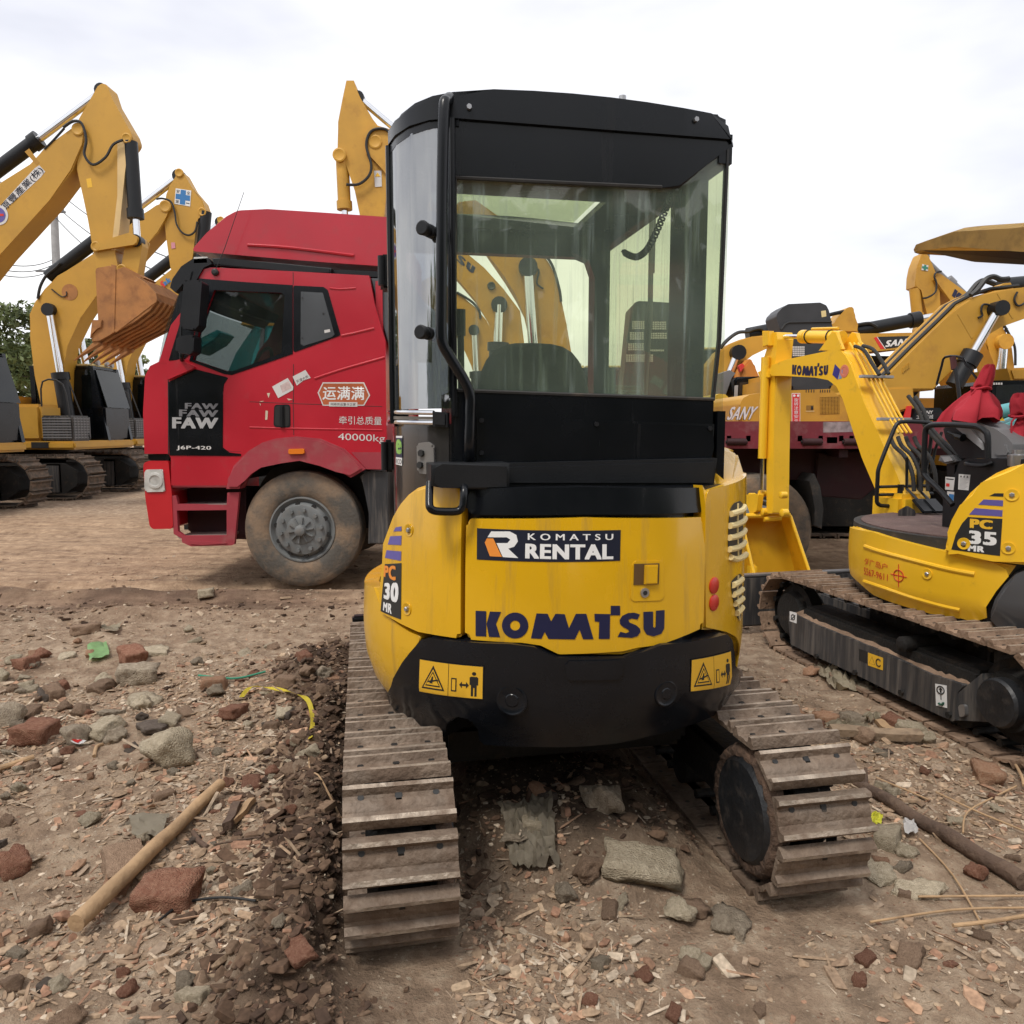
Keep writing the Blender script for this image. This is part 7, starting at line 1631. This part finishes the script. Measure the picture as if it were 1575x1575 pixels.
def rock(px_, py_, w, kind, mk, label, rz=None, group=None, name='stone', flat=1.0, lift=.25, tilt=.15, cat='stone'):
    q = gnd(px_, py_); z = float(gh(q.x, q.y)); key = (kind, rd.randrange(5))
    if key not in HERO:
        b = hero_bm(random.Random(len(kind)*100 + ord(kind[0])*7 + key[1]), kind); me = bpy.data.meshes.new('stone'); b.to_mesh(me); b.free()
        for e in me.polygons: e.use_smooth = True
        HERO[key] = me
    mk_ = (key, mk)
    if mk_ not in HERO: m2 = HERO[key].copy(); m2.materials.append(SM[mk]); HERO[mk_] = m2
    o = bpy.data.objects.new(name, HERO[mk_]); COL.objects.link(o); s = w/2
    o.scale = (s, s, s*flat); hz = s*flat*(.4 if kind == 'brick' else .6 if kind == 'round' else .12)
    o.location = (q.x, q.y, z + hz*(1-lift*1.6)); o.rotation_euler = (rd.uniform(-tilt, tilt), rd.uniform(-tilt, tilt), rd.uniform(0, 6.28) if rz is None else rz)
    o['label'] = label; o['category'] = cat
    if group: o['group'] = group
    return o
H_ = [(265,1180,.30,'round','pale','large pale grey rock lying alone left of the yellow strap'), (318,924,.20,'brick','pale','flat tan brick beside the tyre ruts left of the truck wheel'), (205,1020,.24,'brick','brick','long red brick right behind the green wrapper'),
      (42,1030,.16,'brick','brick','red brick at the far left of the rubble'), (132,978,.20,'brick','brown','dusty brick above the green wrapper'), (293,974,.11,'round','pale','small upright tan stone behind the rubble'),
      (238,1008,.26,'flake','pale','pale cracked slab in the middle of the rubble'), (212,1050,.28,'brick','grey','grey lump behind the flat pale slab'), (222,1082,.26,'flake','pale','long flat pale slab in front of the grey lump'),
      (80,1055,.20,'flake','slate','dark slate piece in the left rubble'), (330,1062,.16,'brick','orange','orange tinged stone behind the yellow strap'), (360,1106,.15,'brick','brick','red brick leaning beside the yellow strap end'),
      (470,1062,.12,'brick','brick','dark red brick in the soil ridge by the track'), (55,1142,.24,'brick','brick','tilted red brick in the left rubble heap'), (160,1135,.18,'brick','pale','tan block beside the rounded grey stone'),
      (180,1147,.13,'round','grey','rounded grey stone between block and slate'), (236,1132,.20,'flake','slate','long dark slate piece above the large rock'), (118,1150,.18,'round','grey','grey stone behind the red and white packet'),
      (388,1208,.12,'brick','brick','dark red brick fragment standing right of the large rock'), (420,1196,.09,'round','brick','small rough red stone near the track'), (192,1335,.22,'brick','brown','dusty brick slab under the wooden pole'),
      (182,1364,.15,'brick','orange','orange brick chunk against the wooden pole'), (262,1388,.24,'brick','brick','broad weathered red slab right of the wooden pole'), (25,1345,.16,'round','brick','red stone half sunk at the left edge'),
      (5,1120,.26,'round','grey','grey boulder cut by the left edge'), (330,1260,.06,'flake','brick','flat red chip right of the wooden pole'),
      (985,1362,.27,'brick','pale','long pale block lying between the two tracks'), (930,1300,.20,'round','grey','dusky boulder under the machine'), (900,1372,.13,'round','brown','rounded brown stone left of the long pale block'),
      (1045,1412,.12,'round','pale','pale round stone in front of the long block'), (870,1392,.10,'round','grey','grey pebble front left between the tracks'), (1125,1418,.17,'flake','grey','flat grey slab beside the right track'), (800,1335,.15,'flake','grey','grey slab beside the crumpled sheet'),
      (1222,1100,.13,'brick','orange','tan broken stone right of the counterweight'), (1270,1108,.14,'brick','orange','orange stone above the grey plank'), (1312,1106,.13,'brick','grey','grey block beside the orange stones'), (1245,1122,.14,'brick','brick','orange red brick left of the plank end'),
      (1215,1130,.10,'brick','pale','small pale block at the plank end'), (1375,1112,.12,'brick','brick','dark red brick under the dusty track'), (1400,1122,.13,'brick','pale','whitish block leaning by the dusty track'), (1425,1140,.11,'round','pale','round pale stone at the plank right end'),
      (1518,1202,.17,'brick','orange','big orange block near the dark log'), (1365,1300,.13,'brick','pale','pale block beside the yellow wrapper'), (1350,1345,.17,'flake','pale','sheet like pale stone by the right track'), (1412,1370,.18,'flake','pale','pale slab in front of the log'), (1500,1345,.10,'round','brick','red stone under the log end')]
for a in H_: rock(*a, flat=.62 if a[1] == 1362 else .5 if a[1] in (1335, 1364) else 1.0, rz=-.15 if a[1] == 1362 else None, name='brick' if a[3] == 'brick' and a[4] in ('brick', 'orange') else 'stone', cat='brick' if a[3] == 'brick' and a[4] in ('brick', 'orange') else 'stone')
def blocked(x, y, m=.0):
    lx, ly = local_main(x, y); nx2, ny2 = local_two(x, y)
    if abs(abs(lx-(-.016))-.612) < .18+m and -.95-m < ly < 1.2+m: return True
    if abs(abs(nx2)-.72) < .18+m and abs(ny2) < 1.1+m: return True
    return False
cnt = 0
for _ in range(4000):
    if cnt >= 170: break
    r_ = rd.random()
    if r_ < .62: px_, py_ = rd.uniform(-20, 530), rd.triangular(965, 1420, 1070)
    elif r_ < .75: px_, py_ = rd.uniform(700, 1130), rd.uniform(1230, 1560)
    elif r_ < .92: px_, py_ = rd.uniform(1150, 1590), rd.uniform(1030, 1560)
    else: px_, py_ = rd.uniform(-20, 530), rd.uniform(1430, 1590)
    q = gnd(px_, py_)
    if blocked(q.x, q.y, .04) or vnoise(np.array(q.x*2.), np.array(q.y*2.), 33) < .30: continue
    kind = rd.choice(['brick', 'brick', 'flake', 'round', 'round']); mk = rd.choice(['brick', 'brick', 'orange', 'pale', 'pale', 'pale', 'grey', 'brown', 'brown', 'brown', 'slate'])
    w = rd.uniform(.06, .13)*(1.15 if py_ < 1150 else .8)
    nm = 'brick' if mk in ('brick', 'orange') else 'stone'
    rock(px_, py_, w, kind, mk, {'brick': 'broken red brick piece lying in the rubble', 'orange': 'orange tan brick piece lying in the rubble', 'pale': 'pale concrete chunk lying in the rubble', 'grey': 'grey stone lying in the rubble', 'brown': 'dusty brown stone lying in the rubble', 'slate': 'dark slate stone lying in the rubble'}[mk], group={'brick': 'small red brick pieces', 'orange': 'small orange brick pieces', 'pale': 'small concrete chunks', 'grey': 'small grey stones', 'brown': 'small brown stones', 'slate': 'small slate stones'}[mk], name=nm, lift=.35, tilt=.35, cat=nm)
    cnt += 1
DUSTC = lin(158, 134, 110)
def scatter(name, n, pick, size, kinds, cols, seed, matname, label_kind='stuff', dust=.4):
    rd = random.Random(seed); VV = []; FF = []; CC = []; base = 0; libs = []
    for k in kinds:
        for b in LIB[k]:
            b.verts.ensure_lookup_table(); libs.append((np.array([v.co[:] for v in b.verts]), [[v.index for v in f.verts] for f in b.faces]))
    for b in sum(LIB.values(), []): b.verts.index_update()
    libs = [(vs, fs) for vs, fs in libs]
    m = 0; tries = 0
    while m < n and tries < n*6:
        tries += 1; q = pick(rd)
        if q is None or blocked(q[0], q[1]): continue
        vs, fs = libs[rd.randrange(len(libs))]; s = size(rd)/2
        e = Matrix.Rotation(rd.uniform(0, 6.28), 3, 'Z') @ Matrix.Rotation(rd.gauss(0, .3), 3, 'X') @ Matrix.Rotation(rd.gauss(0, .3), 3, 'Y')
        w = (vs*s*np.array([1, rd.uniform(.7, 1), rd.uniform(.35, .8)])) @ np.array(e).T
        zz = float(gh(q[0], q[1])); w = w + np.array([q[0], q[1], zz + s*.12]); VV.append(w); FF += [[i+base for i in f] for f in fs]; c = rd.choice(cols); k = rd.uniform(.85, 1.3) if label_kind == 'stuff' else 1; c = [c[i]*(1-dust)+DUSTC[i]*dust for i in range(3)]
        CC += [(c[0]*k, c[1]*k, c[2]*k, 1)]*len(vs); base += len(vs); m += 1
    me = bpy.data.meshes.new(name); me.from_pydata(np.concatenate(VV).tolist(), [], FF); ca = me.color_attributes.new('tint', 'FLOAT_COLOR', 'POINT'); ca.data.foreach_set('color', np.array(CC).ravel())
    mt, t, p = mat_base(matname); a_ = t.nodes.new('ShaderNodeAttribute'); a_.attribute_name = 'tint'
    n_ = t.nodes.new('ShaderNodeTexNoise'); n_.inputs['Scale'].default_value = 70; n_.inputs['Detail'].default_value = 5; tcn = t.nodes.new('ShaderNodeTexCoord'); t.links.new(tcn.outputs['Object'], n_.inputs[0])
    mr = t.nodes.new('ShaderNodeMapRange'); mr.inputs['From Min'].default_value = .3; mr.inputs['From Max'].default_value = .7; mr.inputs['To Min'].default_value = .7; mr.inputs['To Max'].default_value = 1.25; t.links.new(n_.outputs[0], mr.inputs[0])
    vm = t.nodes.new('ShaderNodeVectorMath'); vm.operation = 'SCALE'; t.links.new(a_.outputs['Color'], vm.inputs[0]); t.links.new(mr.outputs[0], vm.inputs['Scale']); t.links.new(vm.outputs[0], p.inputs['Base Color']); p.inputs['Roughness'].default_value = .95; p.inputs['Specular IOR Level'].default_value = .2
    me.materials.append(mt); o = bpy.data.objects.new(name, me); COL.objects.link(o); o['kind'] = 'stuff'; return o
for k in LIB:
    for b in LIB[k]: b.verts.index_update()
PAL = [lin(*c) for c in ((160,146,128), (178,166,148), (140,126,110), (150,130,108), (128,108,90), (118,98,82), (142,102,82), (122,80,64), (164,128,104), (122,110,98), (192,180,162), (135,115,95), (156,136,114), (144,122,100), (170,150,126))]
def pick_rubble(rd):
    r = rd.random()
    if r < .60: px_, py_ = rd.uniform(-40, 535), rd.triangular(955, 1590, 1060)
    elif r < .72: px_, py_ = rd.uniform(690, 1180), rd.triangular(1200, 1590, 1480)
    else: px_, py_ = rd.uniform(1140, 1610), rd.triangular(1000, 1590, 1080)
    q = gnd(px_, py_)
    if vnoise(np.array(q.x*1.7), np.array(q.y*1.7), 41) < rd.uniform(.15, .58): return None
    if zones(np.array(q.x), np.array(q.y))[1] > .35 and rd.random() < .85: return None
    return q.x, q.y
scatter('rubble', 17000, pick_rubble, lambda r: min(.075, r.lognormvariate(-4.05, .6)), ('brick', 'flake', 'flake', 'round', 'splinter'), PAL, 5, 'rubble_mix')
def pick_far(rd):
    q = gnd(rd.uniform(-20, 1590), rd.triangular(790, 1000, 960))
    return (q.x, q.y) if q.y < 9 else None
scatter('gravel', 1600, pick_far, lambda r: min(.09, r.lognormvariate(-3.5, .5)), ('brick', 'round'), PAL[:6], 6, 'gravel_mix')
def pick_clod(rd):
    r = rd.random()
    if r < .62: lx, ly = rd.gauss(-.93, .13), rd.uniform(-1.5, 1.9); X, Y_ = ML(lx, ly); return (X, Y_)
    if r < .74: return (rd.gauss(-1.0, .28), rd.gauss(4.5, .4))
    if r < .88: x_ = rd.uniform(-6, 1); return (x_, 6.15+.04*x_+rd.gauss(0, .22))
    lx, ly = rd.uniform(-.42, .42), rd.uniform(-.6, 1.0); return ML(lx, ly)
scatter('soil_clods', 5200, pick_clod, lambda r: min(.085, r.lognormvariate(-3.75, .6)), ('round', 'brick'), [lin(*c) for c in ((84,66,53), (74,57,46), (96,77,62), (66,52,43), (112,92,75))], 8, 'clod_mix', 'stuff', 0)['kind'] = 'stuff'
def pick_tread(rd):
    s = rd.choice([-1, 1]); X, Y_ = ML(s*.625+rd.uniform(-.15, .15), rd.uniform(-.6, .8)); return (X, Y_)
# ------------------------------------------------------------------ poles, planks, litter
def lay(pts, key, r, mat, name, label, cat, lift=1.0, n=9, group=None, sm=0):
    P = []
    for p_, i in zip(K(key, *pts), range(len(pts))):
        q = gnd(*p_); P.append(Vector((q.x, q.y, float(gh(q.x, q.y)) + (r if not isinstance(r, (list, tuple)) else r[0])*lift)))
    mb = MB(mat); mb.tube(P, r, n, sm=sm); return solo(mb, name, label, cat, group)
WOOD = paint('weathered_wood', lin(168, 138, 104), .85, var=.2, scale=6, dirt=(lin(120, 95, 72), .35, 9), bump=.3, bscale=40)
WOODD = paint('dark_log', lin(86, 68, 56), .9, var=.3, scale=10, dirt=(lin(120, 100, 82), .3, 14), bump=.6, bscale=45)
PLANK = paint('grey_plank', lin(140, 120, 98), .9, var=.25, scale=12, dirt=(lin(90, 75, 62), .4, 20), bump=.3)
a_, c_ = gnd(*K('c6', (955,975))[0]), gnd(*K('c6', (330,1600))[0]); P = [a_.lerp(c_, k/10) for k in range(11)]
for i, q in enumerate(P): q.z = .055+.002*math.sin(i*1.3); q.x += .002*math.sin(i*2.1)
mb = MB(WOOD); mb.tube(P, [.022, .0235, .0228, .025, .0243, .0262, .0255], 14, sm=3); solo(mb, 'wooden_pole', 'pale bare wooden pole lying across the bricks at lower left', 'pole')
a_, c_ = gnd(*K('d7', (-20,330))[0]), gnd(*K('d7', (1575,1270))[0]); P = [a_.lerp(c_, k/12) for k in range(13)]
for i, q in enumerate(P): q.z = float(gh(q.x, q.y))*.4+.026+.003*math.sin(i*1.7); q.x += .004*math.sin(i*1.9)
mb = MB(WOODD); mb.tube(P, [.014, .019, .021, .026, .024, .028, .026, .029], 14, sm=4); q = P[3]; mb.tube([q, q+Vector((.02, .05, .06))], [.012, .006], 6); solo(mb, 'dark_log', 'dark barked log lying on the ground right of the track', 'log')
def board(p0, p1, w, th_, mat, label, name='plank', key='e5', rz=0):
    a, c = gnd(*K(key, p0)[0]), gnd(*K(key, p1)[0]); m = (a+c)/2; d = c-a; ang = math.atan2(d.y, d.x); mb = MB(mat)
    L = d.length; b = bmesh.new(); n = 8; rd = random.Random(int(p0[0])); A = []
    for i in range(n+1):
        x = -L/2+L*i/n; hw = w/2*(rd.uniform(.85, 1.05)); A.append([b.verts.new((x+rd.uniform(-.01, .01) if i in (0, n) else x, y*hw, z*th_/2+.004*math.sin(i))) for y, z in ((-1, -1), (1, -1), (1, 1), (-1, 1))])
    for X_, Y_ in zip(A, A[1:]):
        for k in range(4): b.faces.new((X_[k], X_[(k+1) % 4], Y_[(k+1) % 4], Y_[k]))
    b.faces.new(A[0]); b.faces.new(A[-1]); b.transform(Matrix.Translation((m.x, m.y, float(gh(m.x, m.y))+th_/2+.015)) @ Matrix.Rotation(ang, 4, 'Z') @ Matrix.Rotation(.12, 4, 'X')); mb.add(b); return solo(mb, name, label, 'plank')
board((112,1290), (720,1330), .06, .035, PLANK, 'long grey plank on the rubble between the two excavators')
board((440,1200), (530,1270), .04, .02, WOOD, 'short tan board end above the long grey plank'); board((1030,1060), (985,1160), .03, .03, WOODD, 'rotten wood stub right of the wooden pole', 'wood_stub', 'c6'); board((1095,1030), (1010,1130), .025, .02, WOOD, 'split pale stick right of the wooden pole', 'wood_stub', 'c6')
lay([(410,830), (420,795), (445,775)], 'c6', .008, WOOD, 'twig', 'forked pale twig beside the red and white packet', 'twig', sm=3); lay([(0,878), (60,862), (150,840)], 'c6', .012, WOOD, 'twig', 'curved pale stick at the left edge', 'twig', sm=4)
lay([(835,1150), (865,1190), (900,1225)], 'c6', .009, WOODD, 'twig', 'short grey stick under the wooden pole', 'twig'); lay([(1340,850), (1345,950), (1390,1040), (1480,1110)], 'c6', .004, WOOD, 'twig', 'thin bent twig running down from the yellow strap', 'twig', sm=5)
lay([(930,1215), (1100,1190), (1280,1220), (1440,1310)], 'c6', .0035, WOODD, 'wire', 'thin rusty wire arching over the dark soil', 'wire', sm=6, lift=4); lay([(690,1540), (800,1460), (960,1465), (1110,1500)], 'c6', .004, INKY, 'wire', 'black wire loop at the lower left foreground', 'wire', sm=6, lift=4)
lay([(860,480), (930,488), (1030,485), (1150,465)], 'c6', .006, paint('green_cord', (.03,.22,.13,1), .6), 'cord', 'thin green cord lying on the rubble', 'cord', sm=4, lift=3)
for i, pts in enumerate(([(1575,1335), (1200,1335), (720,1360)], [(1575,1430), (1000,1455), (330,1575)], [(380,455), (600,540), (800,610)], [(730,910), (1000,1180), (1250,1575)], [(860,560), (1200,700), (1575,840)], [(1510,480), (1300,600), (1110,710), (1080,860)], [(1500,310), (1550,430), (1570,500)], [(1575,1530), (1300,1560), (1000,1600)])):
    lay(pts, 'd7', .0035 if i < 6 else .006, WOOD, 'straw', 'thin dry straw stalk on the rubble beside the dark log', 'straw', sm=5, lift=5, group='dry straw stalks')
STRAP = paint('yellow_strap', (.72,.60,.06,1), .5, var=.1)
def ribbon(pts, key, w, mat, name, label, cat, lift=.03):
    P = [gnd(*p_) for p_ in K(key, *pts)]; P = smooth_path([(q.x, q.y, float(gh(q.x, q.y))+lift) for q in P], 5); b = bmesh.new(); prev = None
    for i, q in enumerate(P):
        t = (P[min(i+1, len(P)-1)]-P[max(i-1, 0)]); s = Vector((-t.y, t.x, 0)).normalized()*w/2; tw = .6*math.sin(i*.7); a = [b.verts.new(q+s*math.cos(tw)+Vector((0,0,w*.5*math.sin(tw)))), b.verts.new(q-s*math.cos(tw)-Vector((0,0,w*.5*math.sin(tw))))]
        if prev: b.faces.new((prev[0], prev[1], a[1], a[0]))
        prev = a
    bmesh.ops.solidify(b, geom=b.faces[:], thickness=.0015); mb = MB(mat); mb.add(b); return solo(mb, name, label, cat)
ribbon([(1045,585), (1090,540), (1180,560), (1265,595), (1335,685), (1355,745), (1345,840)], 'c6', .022, STRAP, 'yellow_strap', 'yellow plastic strap lying on the dirt left of the track', 'strap')
def crumple(quad, key, mat, name, label, cat, amp=.012, n=12, lift=.02, seed=1, extra=None):
    rd = np.random.default_rng(seed); q = [gnd(*p_) for p_ in K(key, *quad)]; b = bmesh.new(); rows = []
    for j in range(n+1):
        rows.append([])
        for i in range(n+1):
            u, v = i/n, j/n; P = (q[0]*(1-u)+q[1]*u)*(1-v)+(q[3]*(1-u)+q[2]*u)*v
            rows[-1].append(b.verts.new((P.x+rd.normal()*amp*.3, P.y+rd.normal()*amp*.3, float(gh(P.x, P.y))+lift+rd.normal()*amp*(1 if 0 < i < n else .6))))
    for A, B in zip(rows, rows[1:]):
        for i in range(n): b.faces.new((A[i], A[i+1], B[i+1], B[i]))
    bmesh.ops.solidify(b, geom=b.faces[:], thickness=.0012); mb = MB(mat); mb.add(b); return solo(mb, name, label, cat)
SHEET = paint('dirty_plastic_sheet', lin(176, 164, 140), .6, var=.15, dirt=(lin(120, 104, 86), .4, 9)); DARKSH = paint('soiled_sheet', lin(150, 140, 122), .7, var=.2, dirt=(lin(90, 78, 66), .5, 9))
crumple([(378,345), (462,330), (475,385), (388,405)], 'c6', paint('green_wrapper', lin(150, 190, 130), .35, var=.15, scale=25), 'food_wrapper', 'pale green food wrapper on the rubble at left', 'wrapper', .004, 6, .03, 2)
crumple([(300,768), (325,757), (377,795), (350,808)], 'c6', WHITE, 'paper_packet', 'red and white paper packet at lower left', 'packet', .002, 4, .03, 3); crumple([(308,767), (330,765), (360,790), (340,795)], 'c6', REDP, 'paper_packet', 'red printed piece on top of the white packet', 'packet', .001, 3, .034, 4)
crumple([(345,740), (440,745), (410,850), (310,800)], 'd7', paint('yellow_wrapper', lin(222, 220, 70), .35, var=.1, scale=25), 'food_wrapper', 'bright yellow wrapper beside the right track', 'wrapper', .006, 6, .03, 5); crumple([(590,810), (680,790), (720,870), (610,880)], 'd7', WHITED, 'paper_scrap', 'white paper scrap right of the yellow wrapper', 'paper', .005, 5, .03, 6)
crumple([(550,1290), (740,1310), (760,1470), (600,1440)], 'c4', DARKSH, 'plastic_sheet', 'crumpled grey plastic sheet in the shade between the tracks', 'sheet', .013, 14, .03, 7)
crumple([(0,820), (330,870), (440,1000), (120,960)], 'e5', SHEET, 'plastic_sheet', 'dirty white plastic sheet along the dusty track', 'sheet', .018, 14, .03, 8); crumple([(60,1240), (300,1200), (390,1240), (120,1265)], 'e5', SHEET, 'paper_scrap', 'torn pale paper above the long grey plank', 'paper', .012, 10, .03, 9); crumple([(330,1180), (460,1150), (440,1200), (380,1210)], 'e5', SHEET, 'paper_scrap', 'small curled paper left of the dark red brick', 'paper', .01, 6, .04, 10)
crumple([(560,1100), (740,1080), (700,1190), (575,1190)], 'c6', paint('cement_bag', lin(158, 148, 130), .8, var=.15), 'cement_bag_scrap', 'flat grey paper bag scrap left of the wooden pole', 'paper', .004, 8, .02, 11); crumple([(430,262), (525,238), (510,278), (440,275)], 'c6', SHEET, 'paper_scrap', 'bent pale card on the rubble behind the green wrapper', 'paper', .01, 5, .03, 12)
crumple([(475,1318), (530,1312), (525,1340), (490,1345)], 'c5', paint('green_scrap', (.05,.4,.25,1), .5), 'paper_scrap', 'green scrap on a shoe of the right track', 'paper', .004, 4, .33, 13) if False else None
# ------------------------------------------------------------------ the yard behind the photographer (seen in reflections only)
def back_trees():
    rd = np.random.default_rng(77); V = []; Fc = []
    for k in range(26):
        cx_, cy_ = -32+k*2.6+rd.uniform(-.8, .8), -9-rd.uniform(0, 4); hh = rd.uniform(4, 6)
        for _ in range(26):
            c = np.array([cx_+rd.normal()*1.3, cy_+rd.normal()*1.0, rd.uniform(.8, hh)]); n = 26
            P = rd.normal(size=(n, 3))*.55+c
            for q in P:
                a = rd.normal(size=3); a /= np.linalg.norm(a); bb = np.cross(a, rd.normal(size=3)); bb /= np.linalg.norm(bb); s = .42; i = len(V)
                V += [tuple(q-a*s), tuple(q+bb*s*.6), tuple(q+a*s), tuple(q-bb*s*.6)]; Fc.append((i, i+1, i+2, i+3))
    me = bpy.data.meshes.new('far_treeline'); me.from_pydata(V, [], Fc); me.materials.append(LEAF); o = bpy.data.objects.new('far_treeline', me); COL.objects.link(o); o['kind'] = 'stuff'
back_trees()
bpy.context.view_layer.update()
